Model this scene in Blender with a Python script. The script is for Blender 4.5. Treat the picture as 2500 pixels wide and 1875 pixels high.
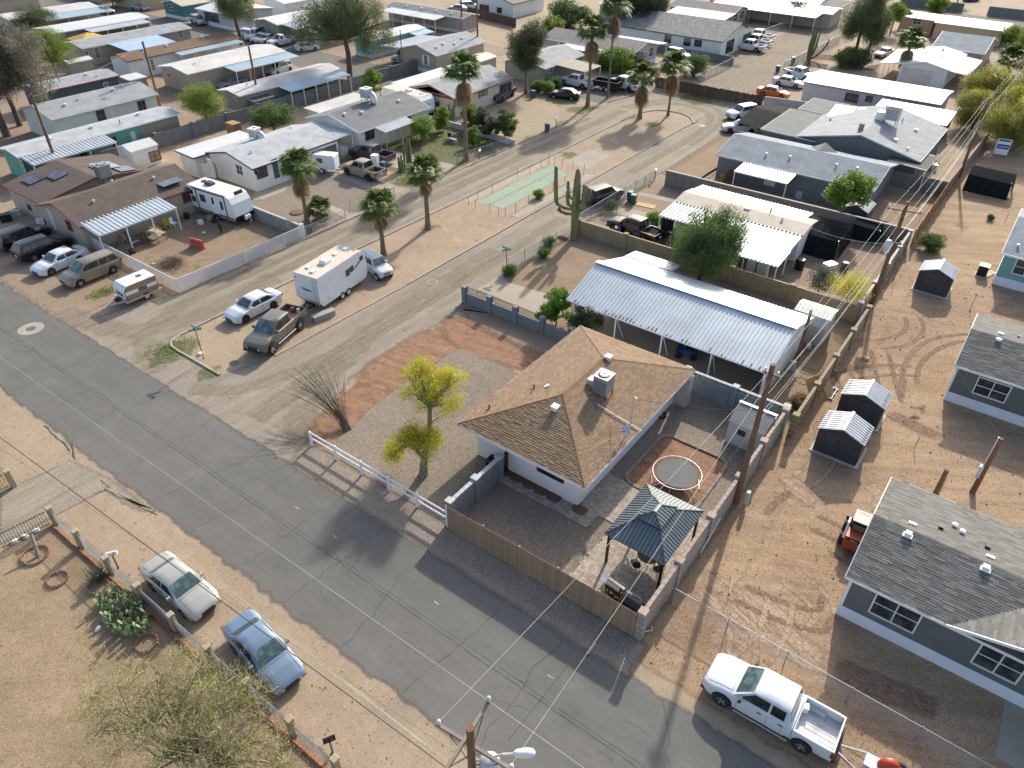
import bpy, math, random
import numpy as np
from mathutils import Vector, Matrix
random.seed(7)
for o in list(bpy.data.objects): bpy.data.objects.remove(o)
SC = bpy.context.scene
COL = SC.collection
# ---------------------------------------------------------------- camera
F_PX, PITCH, YAW, ROLL, CAM_H = 1791.375, math.radians(36.8817), math.radians(-36.14677), math.radians(.6194), 31.5
def _rot():
    cy, sy, cp, sp = math.cos(YAW), math.sin(YAW), math.cos(PITCH), math.sin(PITCH)
    fwd = np.array([sy*cp, cy*cp, -sp]); right = np.array([cy, -sy, 0.]); up = np.cross(right, fwd)
    c, s = math.cos(ROLL), math.sin(ROLL)
    return c*right+s*up, -s*right+c*up, fwd
_R, _U, _FW = _rot()
cd = bpy.data.cameras.new('camera'); cam = bpy.data.objects.new('camera', cd); COL.objects.link(cam)
cd.sensor_fit = 'HORIZONTAL'; cd.sensor_width = 36; cd.lens = 36*F_PX/2500; cd.clip_start = .5; cd.clip_end = 3000
mw = Matrix.Identity(4)
for i in range(3):
    mw[i][0] = _R[i]; mw[i][1] = _U[i]; mw[i][2] = -_FW[i]
mw[2][3] = CAM_H
cam.matrix_world = mw
SC.camera = cam
# ---------------------------------------------------------------- sky, sun, exposure
SUN_EL, SUN_AZ = math.radians(29), math.radians(101.5)          # direction TO the sun
w = bpy.data.worlds.new('World'); SC.world = w; w.use_nodes = True
nt = w.node_tree; nt.nodes.clear()
sky = nt.nodes.new('ShaderNodeTexSky'); sky.sky_type = 'NISHITA'; sky.sun_disc = False
sky.sun_elevation = SUN_EL; sky.sun_rotation = math.radians(90)-SUN_AZ
sky.air_density = 1.0; sky.dust_density = 3.2; sky.ozone_density = .3; sky.altitude = 400
bg = nt.nodes.new('ShaderNodeBackground'); bg.inputs[1].default_value = .15
wo = nt.nodes.new('ShaderNodeOutputWorld')
nt.links.new(sky.outputs[0], bg.inputs[0]); nt.links.new(bg.outputs[0], wo.inputs[0])
sd = bpy.data.lights.new('sun', 'SUN'); sd.energy = 3.3; sd.angle = math.radians(1.2); sd.color = (1, .965, .86)
sun = bpy.data.objects.new('sun', sd); COL.objects.link(sun)
_d = -Vector((math.cos(SUN_AZ)*math.cos(SUN_EL), math.sin(SUN_AZ)*math.cos(SUN_EL), math.sin(SUN_EL)))
sun.rotation_euler = _d.to_track_quat('-Z', 'Y').to_euler(); sun.location = (-60, 150, 90)
vs = SC.view_settings; vs.view_transform = 'Standard'; vs.look = 'None'; vs.gamma = 1; vs.exposure = .9; vs.use_curve_mapping = False
SC.render.engine = 'CYCLES'
# ---------------------------------------------------------------- photo pixel -> place on a horizontal plane
def P(x, y, z=0.):
    d = (x-1250)*_R - (y-937.5)*_U + F_PX*_FW
    t = (z-CAM_H)/d[2]
    return (d[0]*t, d[1]*t)
def T(t, x, y, z=0.):
    r, c = t//10, t % 10
    return P((0, 620, 1240, 1860)[c-1]+x*640/2212, (0, 460, 920, 1395)[r-1]+y*640/2212, z)
# ================================================================ helpers
def tag(o, label=None, cat=None, group=None, kind=None):
    if label: o['label'] = label
    if cat: o['category'] = cat
    if group: o['group'] = group
    if kind: o['kind'] = kind
    return o
def thing(name, label, cat, loc=(0, 0, 0), rz=0., group=None):
    o = bpy.data.objects.new(name, None); COL.objects.link(o); o.empty_display_size = .3
    o.location = loc if len(loc) == 3 else (loc[0], loc[1], 0); o.rotation_euler[2] = rz
    return tag(o, label, cat, group)
def obj(name, me, mat=None, par=None, loc=(0, 0, 0), rz=0., rot=None, scale=None):
    o = bpy.data.objects.new(name, me); COL.objects.link(o)
    o.location = loc
    if rot: o.rotation_euler = rot
    else: o.rotation_euler[2] = rz
    if scale: o.scale = scale if hasattr(scale, '__len__') else (scale,)*3
    if par: o.parent = par
    if mat:
        if not me.materials: me.materials.append(mat)
        elif me.materials[0] is not mat:
            o.material_slots[0].link = 'OBJECT'; o.material_slots[0].material = mat
    return o
def copy_tree(o, par=None):
    c = o.copy(); COL.objects.link(c); c.parent = par
    for ch in list(o.children): copy_tree(ch, c)
    return c
class MB:
    def __init__(s): s.v = []; s.f = []
    def add(s, V, Fc):
        o = len(s.v); s.v += [tuple(map(float, v)) for v in V]; s.f += [tuple(i+o for i in f) for f in Fc]; return s
    def box(s, cx, cy, z0, sx, sy, sz, rz=0., top=1.):
        c, n = math.cos(rz), math.sin(rz); V = []
        for z, k in ((z0, 1.), (z0+sz, top)):
            for a, b in ((-1, -1), (1, -1), (1, 1), (-1, 1)):
                x, y = a*sx/2*k, b*sy/2*k
                V.append((cx+x*c-y*n, cy+x*n+y*c, z))
        return s.add(V, [(3, 2, 1, 0), (4, 5, 6, 7), (0, 1, 5, 4), (1, 2, 6, 5), (2, 3, 7, 6), (3, 0, 4, 7)])
    def beam(s, p, q, w, h, up=(0, 0, 1)):
        p, q = Vector(p), Vector(q); d = (q-p).normalized(); u = Vector(up)
        if abs(d.dot(u)) > .98: u = Vector((1, 0, 0))
        r = d.cross(u).normalized()*w/2; t = r.cross(d).normalized()*h/2
        V = [p-r-t, p+r-t, p+r+t, p-r+t, q-r-t, q+r-t, q+r+t, q-r+t]
        return s.add(V, [(0, 1, 2, 3), (7, 6, 5, 4), (0, 4, 5, 1), (1, 5, 6, 2), (2, 6, 7, 3), (3, 7, 4, 0)])
    def tube(s, pts, rs, n=8, cap=True):
        pts = [Vector(p) for p in pts]
        if not hasattr(rs, '__len__'): rs = [rs]*len(pts)
        V = []; Fc = []
        for i, p in enumerate(pts):
            d = (pts[min(i+1, len(pts)-1)]-pts[max(i-1, 0)]).normalized()
            a = d.cross(Vector((0, 0, 1)) if abs(d.z) < .95 else Vector((1, 0, 0))).normalized(); b = d.cross(a)
            for k in range(n):
                t = 2*math.pi*k/n; V.append(p+(a*math.cos(t)+b*math.sin(t))*rs[i])
        for i in range(len(pts)-1):
            for k in range(n): Fc.append((i*n+k, i*n+(k+1) % n, (i+1)*n+(k+1) % n, (i+1)*n+k))
        if cap: Fc += [tuple(range(n))[::-1], tuple(range((len(pts)-1)*n, len(pts)*n))]
        return s.add(V, Fc)
    def lathe(s, prof, n=16, c=(0, 0, 0), axis='z', cap=True):
        V = []; Fc = []
        for r, z in prof:
            for k in range(n):
                t = 2*math.pi*k/n; x, y = r*math.cos(t), r*math.sin(t)
                V.append((c[0]+x, c[1]+y, c[2]+z) if axis == 'z' else (c[0]+x, c[1]+z, c[2]+y))
        m = len(prof)
        for i in range(m-1):
            for k in range(n): Fc.append((i*n+k, i*n+(k+1) % n, (i+1)*n+(k+1) % n, (i+1)*n+k))
        if cap: Fc += [tuple(range(n))[::-1], tuple(range((m-1)*n, m*n))]
        return s.add(V, Fc)
    def prism(s, poly, z0, z1):
        n = len(poly)
        return s.add([(x, y, z0) for x, y in poly]+[(x, y, z1) for x, y in poly],
                     [tuple(range(n))[::-1], tuple(range(n, 2*n))]+[(i, (i+1) % n, n+(i+1) % n, n+i) for i in range(n)])
    def slab(s, pts, th):
        """plate: top polygon pts, thickness th straight down"""
        n = len(pts)
        return s.add(list(pts)+[(p[0], p[1], p[2]-th) for p in pts],
                     [tuple(range(n)), tuple(range(n, 2*n))[::-1]]+[(i, n+i, n+(i+1) % n, (i+1) % n) for i in range(n)])
    def corr(s, a, b, d, pitch=.2, amp=.03, duty=.5):
        """ribbed sheet metal on parallelogram a,b,d; profile runs a->b, ribs run a->d"""
        a, b, d = Vector(a), Vector(b), Vector(d); nrm = (b-a).cross(d-a).normalized()
        if nrm.z < 0: nrm = -nrm
        L = (b-a).length; n = max(2, round(L/pitch)); V = []; prof = []
        for i in range(n):
            for t, h in ((0, 0), (.5-duty/2, 0), (.5-duty/2+.08, 1), (.5+duty/2-.08, 1), (.5+duty/2, 0)): prof.append(((i+t)/n, h))
        prof.append((1, 0))
        for t, h in prof:
            p = a+(b-a)*t+nrm*(amp*h); V += [p, p+(d-a)]
        return s.add(V, [(2*i, 2*i+2, 2*i+3, 2*i+1) for i in range(len(prof)-1)])
    def build(s, name, mat=None, par=None, loc=(0, 0, 0), rz=0., smooth=0, rot=None):
        return obj(name, s.mesh(name, smooth), mat, par, loc, rz, rot)
    def mesh(s, name, smooth=0):
        me = bpy.data.meshes.new(name); me.from_pydata(s.v, [], s.f)
        if smooth:
            me.polygons.foreach_set('use_smooth', [True]*len(me.polygons)); me.set_sharp_from_angle(angle=math.radians(smooth))
        return me
def bevel_box(sx, sy, sz, b=.02):
    """box standing on z=0 with chamfered vertical and top edges"""
    m = MB(); R = []
    for z, k in ((0, 0), (sz-b, 0), (sz, b)):
        x, y = sx/2-k, sy/2-k
        R += [(-x+b, -y, z), (x-b, -y, z), (x, -y+b, z), (x, y-b, z), (x-b, y, z), (-x+b, y, z), (-x, y-b, z), (-x, -y+b, z)]
    Fc = [(r*8+i, r*8+(i+1) % 8, r*8+8+(i+1) % 8, r*8+8+i) for r in range(2) for i in range(8)]
    return m.add(R, Fc+[tuple(range(8))[::-1], tuple(range(16, 24))])
def np_mesh(name, V, k=4):
    """mesh of loose k-gons from an (n*k,3) array"""
    V = np.asarray(V, dtype=np.float32); n = len(V); m = n//k
    me = bpy.data.meshes.new(name); me.vertices.add(n); me.loops.add(n); me.polygons.add(m)
    me.vertices.foreach_set('co', V.ravel()); me.loops.foreach_set('vertex_index', np.arange(n, dtype=np.int32))
    me.polygons.foreach_set('loop_start', np.arange(0, n, k, dtype=np.int32))
    me.update(calc_edges=True); return me
# ---------------------------------------------------------------- materials
MATS = {}
def nd(t, typ, **kw):
    n = t.nodes.new('ShaderNode'+typ)
    for k, v in kw.items(): setattr(n, k, v)
    return n
def newmat(name):
    m = bpy.data.materials.new(name); m.use_nodes = True; t = m.node_tree; b = t.nodes['Principled BSDF']; return m, t, b
def rgb(c): return (c[0], c[1], c[2], 1)
def noise(t, vec, scale, detail=3, rough=.55):
    n = nd(t, 'TexNoise'); n.inputs['Scale'].default_value = scale; n.inputs['Detail'].default_value = detail; n.inputs['Roughness'].default_value = rough
    if vec is not None: t.links.new(vec, n.inputs['Vector'])
    return n.outputs['Fac']
def ramp(t, fac, stops):
    r = nd(t, 'ValToRGB'); e = r.color_ramp.elements
    while len(e) < len(stops): e.new(.5)
    for i, (p, c) in enumerate(stops):
        e[i].position = p; e[i].color = rgb(c) if hasattr(c, '__len__') else (c, c, c, 1)
    t.links.new(fac, r.inputs[0]); return r.outputs[0]
def mix(t, fac, a, b, mode='MIX'):
    n = nd(t, 'MixRGB', blend_type=mode)
    for i, v in enumerate((fac, a, b)):
        if isinstance(v, bpy.types.NodeSocket): t.links.new(v, n.inputs[i])
        elif i == 0: n.inputs[0].default_value = v
        else: n.inputs[i].default_value = rgb(v) if hasattr(v, '__len__') else (v, v, v, 1)
    return n.outputs[0]
def bump(t, b, h, strength=.4, dist=.02):
    n = nd(t, 'Bump'); n.inputs['Strength'].default_value = strength; n.inputs['Distance'].default_value = dist
    t.links.new(h, n.inputs['Height']); t.links.new(n.outputs[0], b.inputs['Normal'])
def mat(name, col, rough=.75, metal=0., var=.14, vs=1.2, fine=.1, fs=25., bmp=0., bs=30., island=0., dirt=0., dcol=(.22, .16, .11), groove=None, coat=0., spec=.5, orand=0., course=False):
    """painted / worn surface: two noises, optional per-piece variation, dirt patches and siding grooves"""
    if name in MATS: return MATS[name]
    m, t, b = newmat(name); MATS[name] = m
    tc = nd(t, 'TexCoord').outputs['Object']
    n1 = noise(t, tc, vs, 4); n2 = noise(t, tc, fs, 3)
    k = mix(t, 1., ramp(t, n1, [(.3, 1-var), (.7, 1+var)]), ramp(t, n2, [(.3, 1-fine), (.7, 1+fine)]), 'MULTIPLY')
    c = mix(t, 1., col, k, 'MULTIPLY')
    if island:
        g = nd(t, 'NewGeometry').outputs['Random Per Island']
        c = mix(t, 1., c, ramp(t, g, [(0, 1-island), (1, 1+island)]), 'MULTIPLY')
    if orand: c = mix(t, 1., c, ramp(t, nd(t, 'ObjectInfo').outputs['Random'], [(0, 1-orand), (1, 1+orand)]), 'MULTIPLY')
    if dirt:
        c = mix(t, ramp(t, noise(t, tc, vs*.7+.3, 6, .7), [(.5, 0.), (.75, dirt)]), c, dcol)
    t.links.new(c, b.inputs['Base Color'])
    b.inputs['Roughness'].default_value = rough; b.inputs['Metallic'].default_value = metal; b.inputs['Specular IOR Level'].default_value = spec
    if coat: b.inputs['Coat Weight'].default_value = coat; b.inputs['Coat Roughness'].default_value = .06
    if groove:
        ax, pitch = groove
        wv = nd(t, 'TexWave', bands_direction=ax, wave_profile='SAW'); wv.inputs['Scale'].default_value = 1/pitch*.314159*.5*2 ; wv.inputs['Distortion'].default_value = 0
        t.links.new(tc, wv.inputs['Vector'])
        h = ramp(t, wv.outputs['Fac'], [(0., 0.), (.12, 1.)]); bump(t, b, h, .8, .012)
    elif course:
        s = nd(t, 'SeparateXYZ'); t.links.new(tc, s.inputs[0]); v = nd(t, 'CombineXYZ'); t.links.new(s.outputs[0], v.inputs[0]); t.links.new(s.outputs[2], v.inputs[1])
        br = nd(t, 'TexBrick'); br.inputs['Scale'].default_value = 1; br.inputs['Brick Width'].default_value = .4; br.inputs['Row Height'].default_value = .2; br.inputs['Mortar Size'].default_value = .012; t.links.new(v.outputs[0], br.inputs['Vector'])
        br.inputs['Color1'].default_value = (.86, .86, .86, 1); br.inputs['Color2'].default_value = (1.1, 1.1, 1.1, 1); br.inputs['Mortar'].default_value = (.68, .68, .68, 1)
        t.links.new(mix(t, 1., c, br.outputs['Color'], 'MULTIPLY'), b.inputs['Base Color']); bump(t, b, br.outputs['Fac'], -.6, .012)
    elif bmp: bump(t, b, n2 if bs == fs else noise(t, tc, bs, 4), bmp)
    return m
def shingle_mat(name, col, col2, tab=.3, row=.14, var=.3):
    """for far roofs whose tabs are too small to tell apart; uv in metres"""
    if name in MATS: return MATS[name]
    m, t, b = newmat(name); MATS[name] = m
    uv = nd(t, 'UVMap').outputs[0]
    br = nd(t, 'TexBrick'); br.inputs['Scale'].default_value = 1; br.inputs['Brick Width'].default_value = tab; br.inputs['Row Height'].default_value = row
    br.inputs['Mortar Size'].default_value = .012; br.inputs['Color1'].default_value = rgb(col); br.inputs['Color2'].default_value = rgb(col2); br.inputs['Mortar'].default_value = rgb([v*.45 for v in col]); br.inputs['Bias'].default_value = -.1
    t.links.new(uv, br.inputs['Vector'])
    c = mix(t, 1., br.outputs['Color'], ramp(t, noise(t, uv, .7, 5), [(.3, 1-var*.6), (.7, 1+var*.6)]), 'MULTIPLY')
    c = mix(t, 1., c, ramp(t, noise(t, uv, 60, 2), [(.3, .8), (.7, 1.2)]), 'MULTIPLY')
    t.links.new(c, b.inputs['Base Color']); b.inputs['Roughness'].default_value = .9
    bump(t, b, br.outputs['Fac'], -.5, .015); return m
def glass(name, col=(.02, .025, .028), rough=.06):
    if name in MATS: return MATS[name]
    m, t, b = newmat(name); MATS[name] = m
    tc = nd(t, 'TexCoord').outputs['Object']
    c = mix(t, ramp(t, noise(t, tc, 1.7, 3), [(.45, 0.), (.6, 1.)]), col, [min(1, v*2.2+.012) for v in col])
    t.links.new(c, b.inputs['Base Color']); b.inputs['Roughness'].default_value = rough; b.inputs['Specular IOR Level'].default_value = .7
    return m
# ================================================================ ground
def gmat(name, c1, c2, c3=None, big=.12, mid=.9, speck=.25, ss=45., streak=None, bmp=.5, soft=1., opac=1., rough=.95, fz=(.25, .8), c4=None, bd=.03):
    m, t, b = newmat(name); MATS[name] = m
    geo = nd(t, 'NewGeometry').outputs['Position']
    c = mix(t, ramp(t, noise(t, geo, big, 5, .6), [(.38, 0.), (.62, 1.)]), c1, c2)
    if c3: c = mix(t, ramp(t, noise(t, geo, mid, 5, .65), [(.5, 0.), (.72, .8)]), c, c3)
    if c4: c = mix(t, ramp(t, noise(t, geo, mid*.33, 6, .7), [(.54, 0.), (.7, .85)]), c, c4)
    h = noise(t, geo, ss*.5, 6, .7)
    if streak:
        ang, st, sc = streak
        mp = nd(t, 'Mapping'); mp.inputs['Rotation'].default_value[2] = -ang; t.links.new(geo, mp.inputs[0])
        m2 = nd(t, 'Mapping'); m2.inputs['Scale'].default_value = (.08*sc, sc, 1); t.links.new(mp.outputs[0], m2.inputs[0])
        s = noise(t, m2.outputs[0], 1., 5, .65)
        c = mix(t, 1., c, ramp(t, s, [(.32, 1-st), (.68, 1+st*.7)]), 'MULTIPLY')
    vo = nd(t, 'TexVoronoi'); vo.inputs['Scale'].default_value = ss; t.links.new(geo, vo.inputs['Vector'])
    sp = nd(t, 'SeparateColor'); t.links.new(vo.outputs['Color'], sp.inputs[0])
    c = mix(t, 1., c, ramp(t, sp.outputs[0], [(0., 1-speck), (.5, 1.), (1., 1+speck*1.1)]), 'MULTIPLY')
    c = mix(t, 1., c, ramp(t, h, [(.3, 1-speck*.7), (.7, 1+speck*.6)]), 'MULTIPLY')
    t.links.new(c, b.inputs['Base Color']); b.inputs['Roughness'].default_value = rough; b.inputs['Specular IOR Level'].default_value = .2
    h2 = mix(t, .5, h, noise(t, geo, ss*.09, 4, .6)); bump(t, b, h2, bmp, bd)
    if soft:
        at = nd(t, 'Attribute', attribute_name='edge').outputs['Fac']
        n = noise(t, geo, 1.6, 6, .75)
        mth = nd(t, 'Math', operation='MULTIPLY_ADD'); t.links.new(n, mth.inputs[0]); mth.inputs[1].default_value = 1.5*soft; mth.inputs[2].default_value = -.75*soft
        ad = nd(t, 'Math', operation='ADD'); t.links.new(mth.outputs[0], ad.inputs[0]); t.links.new(at, ad.inputs[1])
        fac = ramp(t, ad.outputs[0], [(fz[0], 0.), (fz[1], opac)])
        tr = nd(t, 'BsdfTransparent'); ms = nd(t, 'MixShader'); out = t.nodes['Material Output']
        t.links.new(fac, ms.inputs[0]); t.links.new(tr.outputs[0], ms.inputs[1]); t.links.new(b.outputs[0], ms.inputs[2]); t.links.new(ms.outputs[0], out.inputs[0])
    return m
def edge_mesh(name, V, Fc, E):
    me = bpy.data.meshes.new(name); me.from_pydata(V, [], Fc)
    a = me.attributes.new('edge', 'FLOAT', 'POINT'); a.data.foreach_set('value', E); return me
PZ = [0]
def patch(name, pts, m, z, fade=.4, kind='structure', jit=.06, par=None, step=.8, label=None, cat=None, rnd=False):
    """flat sheet with a worn, blended border"""
    if rnd: c = [tuple((Vector(p)+Vector(pts[i-1]))/2) for i, p in enumerate(pts)]; pts = [tuple(v) for v in smooth_line(c+[c[0]], .8)][:-1]
    A = sum(pts[i][0]*pts[(i+1) % len(pts)][1]-pts[(i+1) % len(pts)][0]*pts[i][1] for i in range(len(pts)))
    if A < 0: pts = pts[::-1]
    Q = []
    for i in range(len(pts)):
        a, b = Vector(pts[i]), Vector(pts[(i+1) % len(pts)]); n = max(1, int((b-a).length/step))
        for k in range(n): Q.append(a+(b-a)*(k/n))
    n = len(Q); R = random.Random(hash(name) % 999 if False else len(name)*13+n)
    N = []
    for i in range(n):
        d = (Q[(i+1) % n]-Q[i-1]); d = d.normalized() if d.length else Vector((1, 0)); N.append(Vector((-d.y, d.x)))
    Q = [q+nn*R.uniform(-jit, jit) for q, nn in zip(Q, N)]
    PZ[0] += 1; z += (PZ[0] % 9)*.00016
    if fade:
        V = [(q.x-nn.x*fade/2, q.y-nn.y*fade/2, z-.0015-.0004*(i % 2)) for i, (q, nn) in enumerate(zip(Q, N))]+[(q.x+nn.x*fade/2, q.y+nn.y*fade/2, z) for q, nn in zip(Q, N)]
        me = edge_mesh(name, V, [tuple(range(n, 2*n))]+[(i, (i+1) % n, n+(i+1) % n, n+i) for i in range(n)], [0.]*n+[1.]*n)
    else: me = edge_mesh(name, [(q.x, q.y, z) for q in Q], [tuple(range(n))], [1.]*n)
    return tag(obj(name, me, m, par), label, cat, None, kind)
def smooth_line(pts, step=.6):
    out = []; n = len(pts); p = [Vector(q) for q in pts]
    for i in range(n-1):
        a, b, c, d = p[max(i-1, 0)], p[i], p[i+1], p[min(i+2, n-1)]; m = max(2, int((c-b).length/step))
        for k in range(m):
            t = k/m; out.append(.5*((2*b)+(c-a)*t+(2*a-5*b+4*c-d)*t*t+(3*b-a-3*c+d)*t**3))
    return out+[p[-1]]
def ribbon(name, pts, width, m, z, kind='stuff', par=None, wob=.0, label=None, cat=None):
    L = smooth_line(pts); V = []; E = []; n = len(L); PZ[0] += 1; z += (PZ[0] % 9)*.0002
    for i, q in enumerate(L):
        d = (L[min(i+1, n-1)]-L[max(i-1, 0)]).normalized(); nn = Vector((-d.y, d.x)); w = width*(1+wob*math.sin(i*1.7))
        for k, e in ((-.5, 0), (-.25, 1), (.25, 1), (.5, 0)):
            V.append((q.x+nn.x*w*k, q.y+nn.y*w*k, z-(0 if e else .002))); E.append(e if 0 < i < n-1 else 0)
    Fc = [(4*i+k, 4*i+k+1, 4*i+4+k+1, 4*i+4+k) for i in range(n-1) for k in range(3)]
    return tag(obj(name, edge_mesh(name, V, Fc, E), m, par), label, cat, None, kind)
G = {}
G['dirt'] = gmat('dirt', (.32, .243, .165), (.275, .208, .145), (.355, .272, .19), soft=0, c4=(.24, .185, .14))
G['asphalt'] = gmat('asphalt', (.142, .134, .12), (.127, .12, .108), (.16, .15, .134), c4=(.11, .104, .095), big=.1, mid=.5, speck=.22, ss=70, bmp=.35, soft=.9, streak=(0, .08, 1.1), bd=.006)
G['gravel_street'] = gmat('gravel_street', (.245, .205, .165), (.275, .23, .175), (.212, .18, .15), big=.09, mid=.6, speck=.3, ss=34, streak=(math.pi/2, .22, 1.3), bd=.03)
G['tan_track'] = gmat('tan_track', (.30, .245, .175), (.27, .225, .17), (.33, .265, .19), speck=.22, ss=30, streak=(math.pi/2, .3, 3.5), soft=1.5, opac=.62, fz=(.0, 1.3))
G['island'] = gmat('island', (.335, .25, .172), (.29, .218, .152), (.37, .285, .2), speck=.22, ss=28, c4=(.25, .185, .13))
G['red_dirt'] = gmat('red_dirt', (.275, .152, .092), (.238, .136, .086), (.3, .184, .12), big=.25, speck=.2, ss=22, streak=(.15, .25, 2.2), soft=1.6, fz=(.1, 1.05))
G['pink_dirt'] = gmat('pink_dirt', (.265, .194, .136), (.235, .17, .12), (.29, .212, .15), big=.2, speck=.25, ss=25, soft=1.5)
G['gravel'] = gmat('gravel', (.213, .172, .134), (.193, .157, .124), (.23, .184, .142), big=.2, speck=.5, ss=30, bmp=.6, soft=.3)
G['gravel_tan'] = gmat('gravel_tan', (.25, .2, .158), (.22, .178, .145), (.27, .215, .165), big=.2, speck=.45, ss=32, bmp=.6, soft=.3)
G['lot'] = gmat('lot', (.335, .23, .143), (.29, .195, .122), (.37, .26, .167), big=.12, mid=.7, speck=.25, ss=20, streak=(.5, .2, 1.2), c4=(.25, .16, .105), bmp=.9, bd=.06)
G['tyre_mark'] = gmat('tyre_mark', (.22, .14, .095), (.25, .16, .11), speck=.35, ss=9, soft=1.6, opac=.8, fz=(0., 1.), bmp=1., bd=.06)
G['light_track'] = gmat('light_track', (.39, .28, .195), (.35, .245, .165), speck=.25, ss=12, soft=1.6, opac=.9, fz=(0., 1.), streak=(-.35, .4, 6.), bmp=1., bd=.05)
G['dry_yard'] = gmat('dry_yard', (.285, .205, .128), (.235, .172, .102), (.32, .23, .15), big=.25, mid=.8, speck=.22, ss=24, c4=(.2, .155, .09), bmp=.8, streak=(.7, .07, 1.4), bd=.05)
G['tan_yard'] = gmat('tan_yard', (.255, .185, .12), (.225, .16, .105), (.20, .145, .098), big=.3, speck=.2, ss=24, streak=(.9, .1, 2.), soft=.6)
G['concrete'] = gmat('concrete', (.34, .29, .23), (.30, .255, .205), (.37, .315, .25), speck=.1, ss=40, soft=.2, bmp=.15)
G['green_slab'] = gmat('green_slab', (.235, .31, .235), (.27, .33, .25), (.33, .32, .25), big=.3, mid=.5, speck=.1, ss=40, soft=.4, bmp=.15)
G['weeds'] = gmat('weeds', (.08, .115, .03), (.12, .14, .045), (.17, .15, .07), big=1.2, mid=2.5, speck=.5, ss=12, soft=2.4, opac=.5, bmp=1.)
G['park_asphalt'] = gmat('park_asphalt', (.15, .135, .12), (.125, .115, .105), (.18, .16, .14), speck=.15, ss=40, soft=.8)
def rect(x0, x1, y0, y1): return [(x0, y0), (x1, y0), (x1, y1), (x0, y1)]
me = bpy.data.meshes.new('ground'); me.from_pydata([(-700, -150, 0), (300, -150, 0), (300, 700, 0), (-700, 700, 0)], [], [(0, 1, 2, 3)])
tag(obj('ground', me, G['dirt']), kind='structure')
Z = .004
# larger yards and lots
patch('building_lot', rect(-7.3, 60, 19.8, 118), G['lot'], Z, .6)
patch('dry_yard_ground', rect(-70, 40, -40, 7.9), G['dry_yard'], Z, .8)
patch('park_ground', rect(-260, -88.5, 26, 83.5), G['pink_dirt'], Z, .5)
patch('park_ground', rect(-260, -84, 92.5, 116), G['pink_dirt'], Z, .5)
patch('park_road', [(-260, 83.6), (-84, 83.6), (-84, 92.4), (-260, 92.4)], G['park_asphalt'], 2*Z, .5)
patch('park_road', rect(-131.5, -126.5, 54, 84), G['park_asphalt'], 1.5*Z, .5)
patch('side_lane', [(-52.5, 110), (-36, 110), (-41.5, 196), (-49.5, 196)], G['tan_track'], Z, 1.5)
patch('back_road', rect(-330, 120, 195.5, 206), G['park_asphalt'], 2*Z, 1.)
patch('back_yard_ground', rect(-126, -62, 92, 132), G['dirt'], .5*Z, 0)
# main road with its worn edges
road = patch('main_road', rect(-330, 90, 11.75, 18.9), G['asphalt'], 2*Z, .5, jit=.12, step=.5)
# the two gravel streets round the island
W_ST = [(-57, 18.6), (-56.5, 22), (-54.9, 27), (-54.5, 40), (-54.4, 104), (-50.5, 108.6), (-36, 108.8), (-35.3, 98), (-35.2, 75), (-34.8, 42), (-34.2, 36), (-34.5, 28), (-31.8, 21), (-30.8, 18.6)]
patch('gravel_street', W_ST, G['gravel_street'], Z, 1.0, jit=.15)
isl = [(-49.0, 22.9), (-48.4, 22.1), (-42.2, 22.0), (-41.1, 25.4), (-40.6, 40), (-40.55, 92.8), (-40.4, 96.4), (-42.2, 98.9), (-44.4, 99.6), (-46.9, 98.9), (-48.3, 96), (-48.5, 91), (-48.7, 58), (-49.1, 35)]
patch('island_ground', isl, G['island'], 2*Z, .3)
for pts, wd in (([(-51.2, 30), (-51.4, 50), (-51.3, 75), (-50.8, 96)], 1.6), ([(-53.0, 34), (-53.2, 60), (-52.9, 90)], 1.0), ([(-46, 19.4), (-51, 21.5), (-53.2, 27), (-53.3, 36)], 1.8), ([(-60, 19.6), (-53, 21.2), (-50.6, 26), (-50.8, 34)], 2.4),
                ([(-31.4, 20.4), (-34.2, 23), (-36.6, 28), (-38, 36), (-38.3, 50)], 2.6), ([(-42.5, 19.6), (-39.3, 22.5), (-37.6, 30), (-37.2, 42), (-37.6, 60)], 1.4), ([(-36.2, 20.2), (-36.6, 25), (-37.2, 31)], 2.),
                ([(-50.6, 97), (-48, 102.3), (-44.4, 103.6), (-41, 102.5), (-38.6, 98), (-38, 90), (-38.2, 75)], 1.4), ([(-51.8, 97), (-48.4, 104.3), (-44.2, 105.6), (-40, 104.2), (-37.3, 98), (-36.8, 88)], 1.1)):
    ribbon('wheel_track', pts, wd, G['tan_track'], 2.5*Z, wob=.12)
for x0, x1, y0, y1 in ((-75, -58, 19, 25.6),): patch('parking_ground', rect(x0, x1, y0, y1), G['pink_dirt'], Z, 1.2)
# corner lot: graded red soil and decorative gravel
patch('red_soil', [(-34.2, 26.2), (-29.8, 25.4), (-29.4, 36.6), (-33.6, 38.6), (-35.2, 32)], G['red_dirt'], 3*Z, .8, jit=.05, rnd=True)
patch('red_soil', [(-35, 36.8), (-30.4, 34.4), (-24.6, 35.6), (-21.6, 38.8), (-26.5, 41), (-34, 39.4)], G['red_dirt'], 4.2*Z, .8, jit=.05, rnd=True)
patch('red_soil', [(-31.4, 19.9), (-29.4, 22.4), (-29.8, 28), (-33.8, 29), (-33.2, 23.2)], G['red_dirt'], 5.4*Z, .8, jit=.05, rnd=True)
patch('pink_soil', [(-35.4, 41.2), (-27, 41.4), (-22.4, 41.0), (-22.2, 38.2), (-26.5, 38.8), (-34.4, 38)], G['pink_dirt'], 6.6*Z, .8, jit=.05, rnd=True)
patch('verge', rect(-31, -6.9, 18.85, 20.9), G['gravel_tan'], 3.2*Z, .8)
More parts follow.
